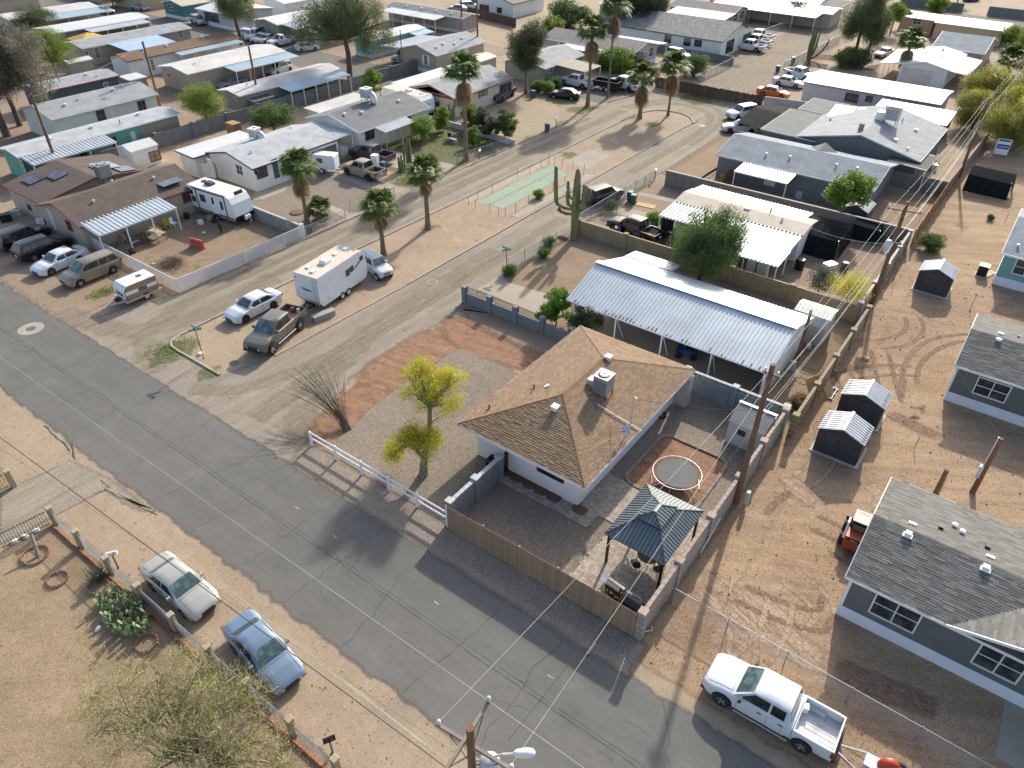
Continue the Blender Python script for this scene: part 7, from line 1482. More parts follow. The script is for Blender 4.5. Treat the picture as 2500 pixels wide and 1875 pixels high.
# ---- trees of the neighbourhood, left
EUC = tree('eucalyptus_tree', 'tall drooping eucalyptus with forked trunk inside the park wall', T(12, 815, 720), 13.5, [(-1.5, -1, 9.8, 4.8, 4.4, 2.9), (2.2, 1.8, 10.8, 4.0, 4.0, 2.6), (3.8, 2.4, 8.0, 3.2, 3.2, 2.2), (-4.4, -2.4, 8.2, 3.0, 3.2, 2.2), (.2, .4, 12.6, 3.2, 3.2, 1.6)], LF['euc'], 44000, .32, .5, 220, .5, fork=[(.2, 0, 2.6), (.1, .2, 4.6), (-.2, .2, 6.6)], droop=1.7, seed=31, aspect=.2, bark=BARKD, nt=40)
tree_copy(EUC, 'drooping eucalyptus between the white wagon and the teal home', T(11, 2035, 375), 2.3, .78); tree_copy(EUC, 'dark eucalyptus cluster behind the tile-roofed house', T(13, 1000, 290), 1.2, (.8, .8, .68), LF['dark']); tree_copy(EUC, 'second dark eucalyptus crowding the tile-roofed house', T(13, 1180, 300), 4.2, (.7, .7, .6), LF['dark'])
DST = tree('dusty_tree', 'massive grey-brown feathery tree at the left edge above the white mobile home', T(11, 60, 1150), 15, [(-1.5, 0, 9.5, 5.0, 5.0, 4.4), (1.5, 2.5, 10.5, 4.4, 4.4, 3.6), (.5, 4, 7.2, 3.8, 3.8, 3.2), (-2, 1, 13, 4.0, 4.0, 2.6)], LF['dusty'], 46000, .36, .55, 220, .45, fork=[(0, 0, 3), (.3, .3, 5)], droop=1.4, seed=32, aspect=.22, bark=BARKD, nt=40)
tree_copy(DST, 'grey-brown feathery tree towering behind the dark slate home', T(11, 170, 1060), 2.5, .82)
FEA = tree('feathery_palo_verde', 'bright yellow-green feathery palo verde behind the dark slate home', T(11, 480, 640), 7.5, [(0, 0, 4.4, 3.2, 3.2, 2.5), (1.2, .6, 3.2, 2.4, 2.4, 1.8), (-1.6, 0, 5.2, 2.2, 2.2, 1.6)], LF['bright'], 26000, .26, .5, 130, .2, seed=33, aspect=.18, up=.8, bark=BARKG)
tree_copy(FEA, 'pale green feathery palo verde in the sandy gap beside the turquoise home', T(11, 1760, 1080), 1.5, (.85, .85, .8)); tree_copy(FEA, 'olive feathery tree spreading in front of the two-tone roof', T(11, 340, 330), 3.5, (1.1, 1.1, .8), LF['olive']); tree_copy(FEA, 'dark olive feathery tree beyond the park lane parking', T(11, 960, 60), .5, (.9, .9, .7), LF['olive'])
MSQ = tree('mesquite_tree', 'dense green mesquite between the park wall and the grey-roofed house', (-81.2, 58.6), 4.6, [(0, 0, 2.6, 2.2, 2.6, 1.5), (-.4, -1.6, 2.2, 1.7, 1.6, 1.2), (.3, 1.6, 2.3, 1.6, 1.5, 1.2)], LF['pepper'], 15000, .2, .36, 110, .15, seed=34)
tree_copy(CIT, 'glossy lime-green citrus bush by the white camper and the wall', T(12, 1010, 830), .7, 1.25, LF['lime'])
for lb, q, s, lf, src in (('airy green tree at the front of the cottage garden', T(12, 1420, 1180), 1.45, LF['lime'], MSQ), ('bright citrus bush in the middle of the cottage garden', T(12, 1600, 1110), 1.25, LF['lime'], CIT), ('willowy pale green shrub beside the tall palm', T(12, 1820, 1100), 1.4, LF['bright'], CIT), ('grey-green willowy shrub behind the tall palm', T(12, 1925, 1120), 1.25, LF['grey'], CIT), ('dense low green bush under the tall palm', T(12, 1860, 1230), .95, LF['lime'], CIT), ('upright bushy sapling at the end of the garden wall', T(12, 2000, 1170), 1.1, LF['olive'], CIT), ('loose green tree at the street end of the garden', T(12, 2110, 1180), 1.5, LF['pepper'], CIT), ('yellowish ground shrub along the garden fence', T(12, 1960, 1260), .6, LF['bright'], BSH),
        ('round clipped bush nearest the blue bin and the black sedan', T(13, 330, 790), 1.0, LF['lime'], BSH), ('rounded bush under the big tree at the grey-green house', T(13, 240, 780), 1.05, LF['pepper'], BSH), ('third rounded bush beside the white work pickup', T(13, 410, 740), .95, LF['pepper'], BSH), ('large fluffy green shrub in front of the mauve home', T(13, 930, 610), 2.3, LF['lime'], BSH), ('fluffy green shrub on the palm side of the mauve home', T(13, 835, 590), 1.9, LF['lime'], BSH), ('grey-green shrub at the corner of the mauve home', T(13, 1090, 600), 1.7, LF['grey'], BSH), ('sprawling green shrub inside the chain fence', T(13, 1560, 640), 1.9, LF['pepper'], BSH)):
    if src is MSQ: tree_copy(src, lb, q, 1.0, s*.5, lf)
    else: tree_copy(src, lb, q, len(lb)*.37, s*(.78 if src is CIT else 1), lf)
tree('conifer_tree', 'large dark pine-like tree at the grey-green house', T(13, 148, 790), 10.5, [(0, 0, 6.6, 2.9, 2.9, 3.0), (.9, .5, 8.3, 2.0, 2.0, 1.8), (-1.0, .3, 4.6, 2.2, 2.2, 1.8), (1.4, -.3, 4.8, 1.7, 1.7, 1.5)], LF['olive'], 26000, .28, .4, 190, .26, seed=35, aspect=.3, nt=34)
for lb, q, s, lf in (('oleander hedge behind the mauve home', T(13, 490, 230), 3.0, LF['pepper']), ('yellowish oleander by the dark board fence', T(13, 350, 320), 2.2, LF['bright']), ('olive bush in front of the white home by the back fence', T(14, 265, 180), 2.2, LF['olive']), ('lime tree behind the flat white roof by the far road', T(14, 1460, 105), 2.0, LF['lime']), ('yellow-green bush beside the salmon home far wing', T(14, 2090, 400), 2.2, LF['bright']), ('dark bush at the foot of the organ pipe cactus garden', T(14, 690, 570), 1.9, LF['pepper']), ('grey twiggy bush beside the cactus garden path', T(14, 810, 570), 1.8, LF['grey']), ('bright green low weeds bush by the saguaro yard fence', T(23, 340, 480), .55, LF['citrus']), ('low green bush in the saguaro yard border', T(23, 300, 580), .5, LF['citrus']), ('dark green bush by the saguaro yard sign', T(23, 10, 730), .6, LF['citrus']), ('green weed clump on the island by the green slab', T(23, 262, 82), .55, LF['citrus']), ('dry brown shrub behind the tan alley wall', T(34, 290, 250), .6, LF['dead']), ('tiny green plant in a stone ring on the dirt lot', T(24, 1925, 265), .35, LF['pepper']), ('leafy red-flowered shrub beside the black pickup', T(23, 1240, 310), .8, LF['lime']), ('dark hedge beside the two-car garage of the far wall', (-8, 212), 3.0, LF['dark']), ('dark hedge at the far right beyond the road', (4, 214), 3.6, LF['dark']), ('dark shrubs across the far road by the wall gap', (-40, 214), 2.4, LF['olive'])):
    tree_copy(BSH, lb, q, len(lb)*.5, s, lf)
MQ2 = tree('willowy_mesquite', 'tall willowy mesquite beside the cactus garden', T(14, 770, 510), 13, [(.4, 0, 8.5, 2.8, 2.8, 3.0), (-1.2, 0, 6.4, 2.4, 2.4, 2.0), (1.3, .8, 11, 2.0, 2.0, 2.0)], LF['euc'], 26000, .34, .5, 150, .3, seed=41, droop=1.6, aspect=.2, bark=BARKD)
tree_copy(MQ2, 'second willowy mesquite leaning beside the first', T(14, 880, 510), 2., .8); tree_copy(ASH, 'small tree behind the willowy mesquites', T(14, 1080, 290), 1.2, 1.0); tree_copy(FEA, 'olive yellow tree above the far wing of the salmon home', (-9.5, 168), 1., .7)
for lb, q, s, src in (('far tree in the block beyond the road, above the pink home', (-30, 218), 1.1, ASH), ('far dark tree beyond the road right of the drive', (8, 222), 1.6, MSQ), ('tree behind the pale home across the clearing', (-92, 172), 1.3, ASH), ('tree at the back of the dirt clearing by the white shed', (-86, 140), 1.0, MSQ)): tree_copy(src, lb, q, len(lb), s)
# dry straw pile in the dirt yard
q = T(21, 1460, 640); t = thing('brush_pile', 'heap of dry straw and grey twigs in the dirt yard', 'brush pile', (q[0], q[1], 0)); obj('straw', np_mesh('straw', leaves([(R.gauss(0, .75), R.gauss(0, .6), .15) for _ in range(40)], 2600, (.25, .25, .12), .3, 0, .05)), LF['dead'], t); obj('twigs', np_mesh('twigs', leaves([(R.gauss(0, .5), R.gauss(0, .45), .35) for _ in range(30)], 1200, (.3, .3, .12), .4, 0, .05)), leafmat('leaf_ash', (.1, .09, .08), (.17, .15, .13)), t)
# dry grass tufts of the near yard: far too many to count
V = []
for k in range(5200):
    x, y = R.uniform(-52, -6), R.uniform(-4, 7.3)
    if R.random() < .35+.6*abs(math.sin(x*.7)*math.cos(y*1.1)): V.append((x, y, .03))
tag(obj('dry_grass', np_mesh('dry_grass', leaves(V, 9000, (.1, .1, .02), .11, 0, .1, .6)), LF['twig']), 'dry straw tufts scattered over the near yard', None, None, 'stuff')
V = []
for q, s, n in ((T(21, 1430, 1340), 1.2, 500), (T(21, 880, 870), .9, 300), (T(13, 1620, 830), 2.6, 500), (T(13, 1220, 1050), .8, 200), (T(12, 1290, 1530), 1.2, 400), (T(12, 1700, 1200), 3.5, 1500), (T(13, 500, 860), 1.8, 500), (T(13, 700, 910), 1., 400)):
    for k in range(n): V.append((q[0]+R.gauss(0, s*.5), q[1]+R.gauss(0, s*.8), .05))
tag(obj('green_weeds', np_mesh('green_weeds', leaves(V, 9000, (.08, .08, .04), .13, 0, .3, .6)), LF['lime']), 'low green weeds in patches along kerbs and gardens', None, None, 'stuff')
# ================================================================ trailers, poles, wires and small things
def text_mesh(s, size):
    c = bpy.data.curves.new('t', 'FONT'); c.body = s; c.size = size; c.extrude = .004; c.align_x = 'CENTER'; c.align_y = 'CENTER'
    o = bpy.data.objects.new('t', c); COL.objects.link(o); bpy.context.view_layer.update()
    me = bpy.data.meshes.new_from_object(o.evaluated_get(bpy.context.evaluated_depsgraph_get())); bpy.data.objects.remove(o); me.materials.clear(); return me
TW = MB().lathe([(.2, -.1), (.3, -.1), (.33, -.06), (.33, .06), (.3, .1), (.2, .1)], 18, axis='y', cap=False).mesh('tyre', 50); TRM = MB().lathe([(.2, -.02), (.21, .09), (.15, .06), (.03, .07)], 14, axis='y').mesh('rim', 40)
def wheels(t, xs, W, r=.33, rim=None):
    for x in xs:
        for s in (1, -1): w = obj('wheel', TW, TYRE, t, (x, s*W, r), rz=0 if s > 0 else math.pi, scale=r/.33); obj('rim', TRM, rim or STEEL, w)
def tongue(t, x, L, z=.45, m=None):
    m = m or BLM
    for s in (-1, 1): MB().beam((x, s*.5, z), (x+L, 0, z), .07, .1).build('tow_frame', m, t)
    MB().tube([(x+L-.15, 0, z), (x+L-.15, 0, .02)], .04, 7).build('jack', VENT, t); MB().box(x+L, 0, z-.05, .2, .12, .12).build('coupler', VENT, t)
def camper(name, label, c, rz, L, W, H, body, prof, roofm, skirtm=None, z0=.55, wx=(-.4, .4)):
    """side profile `prof` (x,z) pulled across the width; +x is the hitch end"""
    t = thing(name, label, 'camper trailer', (c[0], c[1], 0), rz); n = len(prof); V = [(x, s*W/2, z) for s in (-1, 1) for x, z in prof]
    MB().add(V, [tuple(range(n)), tuple(range(2*n-1, n-1, -1))]+[(i, n+i, n+(i+1) % n, (i+1) % n) for i in range(n)]).build('body', body, t)
    top = [p for p in prof if p[1] > H-.12]; a, b = min(p[0] for p in top), max(p[0] for p in top); MB().box((a+b)/2, 0, H+.004, b-a, W-.06, .03).build('roof', roofm, t)
    if skirtm: MB().box(-.1, 0, z0-.15, L*.93, W+.02, .4).build('lower_band', skirtm, t)
    wheels(t, wx, W/2-.06); MB().box(0, 0, z0-.25, L*.9, W*.6, .2).build('chassis', BLM, t)
    return t
def cwin(t, x, z, w, h, W, side, m=None, nm='window'): return MB().box(x, side*(W/2+.012), z, w, .03, h).build(nm, m or PANE, t)
ALU = mat('camper_white', (.64, .66, .68), .4, var=.06, dirt=.2, dcol=(.4, .33, .26), groove=('Z', .25)); RFC = mat('camper_roof', (.55, .46, .38), .8, dirt=.4); PNKB = mat('camper_pink', (.6, .5, .42), .8)
# tall white trailer on the island: ladder end towards the road
t = camper('travel_trailer', 'tall white travel trailer with rear ladder parked on the island', (-44.45, 35.1), math.radians(98), 6.2, 2.45, 3.15, ALU, [(-3.1, 1.0), (-2.75, .5), (2.9, .5), (3.1, 1.1), (3.0, 2.7), (2.6, 3.1), (-3.05, 3.15)], RFC)
for x, z, w, h in ((.6, 1.75, .5, .6), (1.15, 1.9, .5, .5), (2.5, 2.35, .45, .4)):
    for s in (-1, 1): cwin(t, x, z, w, h, 2.45, s)
for x, z, w in ((-1.6, .75, .9), (2.0, .75, .8)): cwin(t, x, z, w, .5, 2.45, -1, ALU, 'hatch')
for s in (-1, 1): MB().tube([(-3.13, -.95+s*.18, .55), (-3.16, -.95+s*.18, 3.1)], .018, 5).build('ladder_rail', VENT, t)
for k in range(8): MB().tube([(-3.15, -1.13, .75+.3*k), (-3.15, -.77, .75+.3*k)], .015, 5).build('ladder_rung', VENT, t)
bevel_box(.9, .7, .32, .08).build('roof_unit', VENTW, t, (-.5, 0, 3.18))
for x, y in ((1.0, .2), (2.2, .1), (-2.3, -.2), (-1.9, .6)): MB().box(x, y, 3.185, .45, .4, .12, top=.85).build('roof_vent', VENTW, t)
for k in range(3): MB().beam((1.5+k*.25, -1.245, 2.0+k*.12), (2.1+k*.25, -1.245, 2.35+k*.05), .08, .012, up=(0, 1, 0)).build('swoosh', mat('swoosh', (.06, .08, .1), .5), t)
for k in range(3): MB().beam((-3.125, -.6+k*.3, 1.9-k*.06), (-3.11, .1+k*.25, 1.95+k*.03), .012, .05).build('swoosh', MATS['swoosh'], t)
for y in (-1.05, 1.05): MB().box(-3.1, y, 2.75, .05, .1, .08).build('marker_light', TAIL, t)
tongue(t, -3.0, -.9)
# camper with dark bands in the dirt yard
CW = mat('camper_bright', (.68, .7, .72), .35, var=.03); t = camper('travel_trailer', 'white camper trailer with dark bands and a badge on its nose', (-65.3, 39.25), math.radians(5), 6.6, 2.35, 2.95, CW, [(-3.3, .6), (3.0, .6), (3.3, 1.0), (3.05, 2.2), (2.7, 2.75), (2.2, 2.95), (-3.3, 2.95)], mat('cream_roof', (.58, .55, .47), .7), mat('camper_grey', (.16, .15, .14), .5))
DB = mat('dark_band', (.03, .035, .055), .4)
for x, z, w, h in ((-2.8, 2.1, .5, .45), (-2.6, 1.35, .6, .55), (-1.2, 1.6, .8, .75), (1.5, 1.35, .35, .9)): cwin(t, x, z, w, h, 2.35, -1)
d = cwin(t, .3, .75, .65, 1.85, 2.35, -1, TRIM, 'door'); MB().box(.3, -1.21, 1.7, .3, .02, .7).build('door_window', PANE, t)
for x in (-2.05, 2.05): cwin(t, x, .6, .14, 2.3, 2.35, -1, DB, 'band')
MB().box(-.2, -1.22, 2.78, 4.6, .08, .1).build('awning_roll', DB, t); MB().box(2.95, 0, .62, .66, 2.3, .3).build('nose_band', BLM, t)
o = MB().box(3.02, 0, 1.72, .03, 1.05, .34).build('badge', DB, t); o.rotation_euler[1] = math.radians(-12); o.location = (.37, 0, .62)
o = obj('badge_lettering', text_mesh('Coleman', .26), TRIM, t, (3.02, 0, 1.88)); o.rotation_euler = (math.radians(78), 0, math.radians(90)); o.location = (3.06, 0, 1.9)
bevel_box(.95, .75, .3, .1).build('roof_unit', DB, t, (-1.3, .1, 2.98)); MB().box(-2.4, .3, 2.98, .4, .35, .12).build('roof_vent', DB, t); tongue(t, 3.0, 1.0); MB().lathe([(.16, .55), (.18, .8), (.12, .95), (.05, .97)], 12, (3.6, .15, 0)).build('gas_bottle', TRIM, t); MB().lathe([(.16, .55), (.18, .8), (.12, .95), (.05, .97)], 12, (3.6, -.2, 0)).build('gas_bottle', TRIM, t)
for k in range(3): MB().box(.5, -1.35-.25*k, .5-.17*k, .7, .26, .04).build('step', BLM, t)
# cream camper with a black letter
t = camper('travel_trailer', 'cream white camper trailer with a black letter on its end', (-74, 76.2), math.radians(-4), 8.0, 2.4, 2.95, CW, [(-4, .6), (3.6, .6), (4, 1.1), (3.85, 2.5), (3.4, 2.95), (-4, 2.95)], RFC)
for x, w in ((1.8, .8), (-.2, .35)): cwin(t, x, 1.6, w, .6, 2.4, -1)
o = obj('letter', text_mesh('Z', .7), BLK, t, (3.97, 0, 1.75)); o.rotation_euler = (math.radians(84), 0, math.radians(90)); bevel_box(.9, .7, .3, .08).build('roof_unit', VENTW, t, (.2, 0, 2.98)); MB().box(2.5, .2, 2.98, .5, .4, .14).build('roof_vent', VENTW, t)
# small wood-panelled trailer
a, b = Vector(T(21, 1100, 1005)), Vector(T(21, 1350, 905)); WDP = mat('camper_wood', (.3, .17, .09), .7, var=.12); t = camper('teardrop_trailer', 'little white camper with wood-brown sides on a flat trailer', (-57.0, 24.75), math.radians(-91), 2.9, 1.75, 1.75, WDP, [(-1.45, .55), (1.25, .55), (1.42, .9), (1.38, 1.35), (1.15, 1.65), (.8, 1.74), (-1.4, 1.75)], CW, wx=(-.25,))
for s in (-1, 1):
    cwin(t, 0, 1.0, 2.75, .3, 1.75, s, CW, 'stripe'); f = MB().box(-.1, s*.895, .95, .8, .03, .42).build('window_frame', VENT, t); MB().box(-.1, s*.912, .98, .74, .02, .15).box(-.1, s*.912, 1.17, .74, .02, .15).build('pane', PANE, f)
o = MB().add([(1.43, -.87, .6), (1.43, .87, .6), (1.44, .87, 1.0), (1.42, .87, 1.4), (1.2, .87, 1.68), (.8, .87, 1.775), (.8, -.87, 1.775), (1.2, -.87, 1.68), (1.42, -.87, 1.4), (1.44, -.87, 1.0)], [(0, 1, 2, 9), (9, 2, 3, 8), (8, 3, 4, 7), (7, 4, 5, 6)]).build('front_skin', CW, t, (.012, 0, 0), smooth=60); MB().box(1.455, 0, .85, .02, 1.0, .3).build('front_window', PANE, t)
for x in (-.9, .0, .7): MB().tube([(x, -.8, 1.79), (x, -.8, 1.84), (x, .8, 1.84), (x, .8, 1.79)], .012, 5).build('roof_bar', VENT, t)
for s in (-1, 1): MB().tube([(-1.2, s*.75, 1.84), (.9, s*.75, 1.84)], .012, 5).build('roof_rail', VENT, t)
MB().box(-.5, -.1, 1.785, .4, .4, .03).build('hatch', PANE, t); MB().box(-.05, 0, .42, 3.2, 2.0, .1).build('deck', mat('deck_wood', (.42, .36, .27), .8), t); tongue(t, 1.5, 1.15, .42, VENT); MB().lathe([(.1, .5), (.27, .5), (.3, .56), (.27, .64), (.1, .64)], 14, (1.75, 0, 0)).build('spare_wheel', TYRE, t)
# enclosed cargo trailer, dump trailer, small yard trailer
t = thing('cargo_trailer', 'small white enclosed cargo trailer in the driveway', 'trailer', (-66.3, 54.0, 0), math.radians(25)); bevel_box(2.7, 1.55, 1.6, .1).build('box', CW, t, (0, 0, .5)); wheels(t, (-.3,), .75, .3); MB().box(-.4, -.79, 1.2, .7, .02, .55).build('patch_panel', mat('red_brown', (.22, .06, .05), .6), t); MB().box(0, -.785, .6, 2.6, .02, .06).build('trim', VENT, t); tongue(t, 1.3, .9, .4)
t = thing('dump_trailer', 'black tipping trailer with empty bed under the slim palm', 'trailer', (-58.1, 103.5, 0), math.radians(4))
for p, s in (((0, -1), (4.2, .08)), ((0, 1), (4.2, .08)), ((-2.1, 0), (.08, 2.0)), ((2.1, 0), (.08, 2.0))): MB().box(p[0], p[1], .7, s[0], s[1], .75).build('side', BLM, t)
MB().box(0, 0, .62, 4.2, 2.0, .1).build('floor', mat('rust_floor', (.16, .09, .06), .8), t); wheels(t, (-.45, .45), 1.12, .36); tongue(t, -2.1, -1.3, .5)
q = T(23, 1400, 470); t = thing('utility_trailer', 'small black mesh trailer behind the black pickup', 'trailer', (q[0]+.6, q[1]+.2, 0), math.radians(-20)); MB().box(0, 0, .45, 2.4, 1.4, .08).build('floor', BLM, t); wheels(t, (0,), .8, .28)
for s in (-1, 1):
    for z in (.75, 1.15): MB().tube([(-1.2, s*.7, z), (1.2, s*.7, z)], .03, 6).build('side_rail', TRIM if z > 1 else BLM, t)
    for x in (-1.2, 0, 1.2): MB().tube([(x, s*.7, .5), (x, s*.7, 1.15)], .03, 6).build('upright', BLM, t)
tongue(t, -1.2, -.9, .42)
# cable reel trailer hitched to the white pickup
t = thing('reel_trailer', 'pale frame trailer with red reel hitched to the white pickup', 'trailer', (3.6, 21.0, 0), math.radians(180)); tongue(t, .6, 1.5, .5, CHR)
for s in (-1, 1): MB().beam((.6, s*.5, .5), (-1.4, s*.75, .5), .07, .1).build('frame', CHR, t)
MB().lathe([(.15, -.12), (.4, -.13), (.43, -.08), (.43, .08), (.4, .13), (.15, .12)], 22, axis='y').build('reel', mat('red_drum', (.5, .05, .025), .4), t, (-.3, -.2, .95), rz=.5, smooth=40); MB().box(.2, 0, .52, .7, .6, .4).build('engine', VENT, t); wheels(t, (-.8,), .85, .3)
# skid loader
t = thing('skid_loader', 'compact red and white skid loader beside the new grey home', 'loader', (-.85, 33.75, 0), math.radians(93)); t.scale = (.88,)*3; RD = mat('loader_red', (.42, .06, .025), .45, dirt=.3); LWH = mat('loader_white', (.6, .57, .5), .5)
MB().box(-.85, 0, .35, .9, 1.1, .95, top=.95).build('engine_cover', RD, t); MB().box(.1, 0, .4, 1.2, .95, 1.5, top=.9).build('cab', BLM, t); MB().box(.15, 0, 1.905, 1.15, .95, .06).build('cab_roof', mat('loader_grey', (.42, .4, .36), .6), t); MB().box(-.52, 0, 1.35, .02, .7, .42).build('rear_window', mat('yellow_glass', (.16, .15, .09), .2), t)
for k in range(5): MB().box(.5, -.25+.12*k, 1.968, .28, .04, .005).build('roof_slot', BLM, t)
for s in (-1, 1):
    MB().beam((-1.2, s*.62, 1.0), (-.3, s*.62, 1.45), .12, .16).beam((-.3, s*.62, 1.45), (1.3, s*.62, .5), .12, .14).build('lift_arm', LWH, t)
    for x in (-.65, .55): w = obj('wheel', TW, TYRE, t, (x, s*.72, .4), rz=0 if s > 0 else math.pi, scale=(1.2, 1.4, 1.2)); obj('rim', TRM, LWH, w)
MB().add([(1.25, -.85, .05), (2.0, -.85, .05), (1.3, -.85, .6), (1.25, .85, .05), (2.0, .85, .05), (1.3, .85, .6)], [(0, 1, 2), (5, 4, 3), (0, 2, 5, 3), (0, 3, 4, 1)]).build('bucket', BLM, t)
MB().box(-1.305, 0, 1.02, .015, .8, .2).build('name_plate', BLM, t); o = obj('lettering', text_mesh('Bobcat', .17), TRIM, t, (-1.316, 0, 1.12)); o.rotation_euler = (math.radians(90), 0, math.radians(-90))
# ---- utility poles
PW1 = mat('pole_wood', (.17, .09, .048), .9, var=.25, vs=1.5, bmp=.5, bs=10); ARM = mat('cross_arm', (.22, .18, .14), .9, var=.2); PORC = mat('porcelain', (.5, .5, .52), .3); CAN = mat('transformer', (.45, .49, .52), .4, .2)
def pole(label, x, y, h, r=.15, arms=(), can=None, top=None, lean=(0, 0), name='utility_pole'):
    t = thing(name, label, 'pole', (x, y, 0)); MB().tube([(0, 0, -.1), (lean[0]*.5, lean[1]*.5, h*.5), (lean[0], lean[1], h)], [r*1.25, r, r*.85], 12).build('shaft', PW1, t, smooth=60)
    for z, L, az in arms:
        c, s = math.cos(az), math.sin(az); MB().beam((lean[0]-c*L/2-s*.16, lean[1]-s*L/2+c*.16, z), (lean[0]+c*L/2-s*.16, lean[1]+s*L/2+c*.16, z), .1, .12).build('cross_arm', ARM, t)
        for k in (-1, 1):
            MB().lathe([(.03, 0), (.07, .06), (.05, .12), (.07, .17), (.03, .22)], 8, (lean[0]+c*k*(L/2-.12)-s*.16, lean[1]+s*k*(L/2-.12)+c*.16, z+.06)).build('insulator', PORC, t); MB().beam((lean[0]+c*k*L*.3-s*.1, lean[1]+s*k*L*.3+c*.1, z-.05), (lean[0], lean[1], z-.75), .03, .03).build('brace', ARM, t)
    if can: z, az, k = can; MB().lathe([(.24*k, 0), (.27*k, .06), (.27*k, .85*k), (.22*k, .95*k), (.05, 1.0*k)], 14, (lean[0]+math.cos(az)*.45*k, lean[1]+math.sin(az)*.45*k, z)).build('transformer', CAN, t, smooth=50); MB().box(lean[0]+math.cos(az)*.15, lean[1]+math.sin(az)*.15, z+.3, .3, .3, .2).build('bracket', ARM, t)
    return t
t = pole('near roadside pole with two crossed arms, white transformer and street lamp', -6.95, 7.75, 12, .135, ((11.3, 2.7, math.pi/2+.12), (10.7, 2.7, .1)), (9.2, .6, 1.15)); MB().tube([(0, 0, 10.1), (.7, .55, 10.5), (1.0, .8, 10.5)], .04, 7).build('lamp_arm', VENT, t); MB().lathe([(.04, -.36), (.11, -.26), (.15, .05), (.12, .22), (.04, .28)], 14).build('lamp_head', VENTW, t, (1.2, .97, 10.5), rot=(math.radians(90), 0, math.radians(128)), smooth=60)
pole('tall brown pole outside the yard wall with a meter box', -7.3, 32.5, 10, .16, ((9.3, .9, 0),)); MB()
t = thing('meter_box', 'pale green meter box at the foot of the tall brown pole', 'box', (-6.75, 32.6, 0)); bevel_box(.22, .3, .85, .02).build('cabinet', mat('pale_green', (.42, .5, .44), .6), t, (0, 0, .3)); MB().box(0, 0, 0, .08, .08, .3).build('stand', VENT, t)
pole('alley pole with cross arm and grey transformer beside the yellow shrub', -7.25, 61.3, 9.1, .16, ((8.3, 2.5, .2), (5.6, 1.2, 0)), (4.9, math.pi*1.3, 1.05)); pole('alley pole beside the brown wall of the large grey house', -7.2, 97.2, 8.9, .15, ((8.2, 1.2, 0),)); pole('short dark pole at the end of the ribbed carport', -9.4, 48.8, 4.6, .12)
t = pole('short service pole with grey meter panel on the dirt lot', 3.8, 41.9, 4.3, .14); MB().box(-.2, -.1, 1.3, .22, .3, .85).build('meter_panel', CAN, t); MB().tube([(-.16, -.12, 2.1), (-.16, -.12, 4.4)], .04, 7).build('conduit', VENT, t)
t = pole('cut greenish post with hanging cable behind the new grey home', 1.95, 38.9, 3.1, .14); MB().tube([(.18, .1, 0), (.18, .1, 2.5), (.35, .1, 2.7), (.5, .05, 2.3)], .03, 6).build('conduit', VENT, t)
pole('leaning brown pole beside the turquoise mobile home', -88.8, 34.6, 9, .16, lean=(.2, -.1)); t = pole('park pole with grey transformer and small lamp', -103.6, 56.4, 8.6, .16, (), (6.2, math.pi, 1.1)); pole('park pole beside the taupe mobile home', -92.4, 65, 8.1, .15); pole('far pole behind the pinkish brown mobile home', -101.2, 120.6, 9, .15); pole('tall slim pole beside the beige double-wide home', -86, 106.6, 10.5, .14); pole('thin grey pole beside the park wall', -89.7, 91.6, 6.4, .08); pole('rusty post sticking up beside the annex of the grey house', *T(14, 520, 1230), 3.4, .12)
# ---- wires (each span one wire)
WP = mat('wire_pale', (.36, .35, .31), .6, .2); WK = mat('wire_black', (.012, .012, .013), .6)
def wire(label, a, b, r=.012, m=None, sag=.02, name='overhead_wire', group=None):
    a, b = Vector(a), Vector(b); L = (b-a).length; n = 14
    return tag(MB().tube([a.lerp(b, i/n)-Vector((0, 0, sag*L*4*(i/n)*(1-i/n))) for i in range(n+1)], r*.62, 5).build(name, m or WP), label, 'wire', group)
def pw(a, b, z):
    p, q = Vector((*T(*a, z), z)), Vector((*T(*b, z), z)); d = (q-p); return p-d*1.6, q+d*.35
for lb, a, b, z, r, m in (('pale power line along the road from the near pole', (31, 240, 0), (42, 2090, 1170), 11.5, .009, WP), ('thick black cable over the parked sedans', (31, 0, 510), (42, 1400, 1490), 8.2, .03, WK), ('pale wire, upper of the pair over the dirt verge', (31, 0, 270), (42, 1500, 1500), 10.6, .01, WP), ('pale wire, lower of the pair over the dirt verge', (31, 0, 345), (42, 1340, 1380), 10.2, .01, WP), ('thin grey wire just above the thick black cable', (41, 1750, 130), (42, 1100, 1130), 9.2, .008, WK)): p, q = pw(a, b, z); wire(lb, p, q, r, m, 0)
A1, A2, A3 = (-7.3, 32.5, 9.9), (-7.25, 61.3, 9.0), (-7.2, 97.2, 8.8)
wire('pale line crossing the road from the near pole to the tall brown pole', (*T(42, 1540, 1290, 10.9), 10.9), (-7.4, 32.5, 9.5), .014, None, .006); wire('second pale line crossing the road above the gazebo', (*T(43, 10, 1659, 10.6), 10.6), (-7.2, 32.5, 9.2), .014, None, .006); wire('dark guy wire with black guard crossing above the slat fence', (*T(43, 0, 1430, 9), 9), (-7.3, 32.4, 6), .012, WK, .004)
a, b = Vector(T(43, 670, 705, 9)).to_3d(), Vector(T(43, 740, 615, 9)).to_3d(); a.z = b.z = 8.4; a, b = Vector((*T(43, 668, 708, 8.3), 8.3)), Vector((*T(43, 740, 615, 8.15), 8.15)); tag(MB().tube([a, b], .07, 8).build('line_guard', BLM), 'black cylinder guard hanging on the line above the verge', 'line guard')
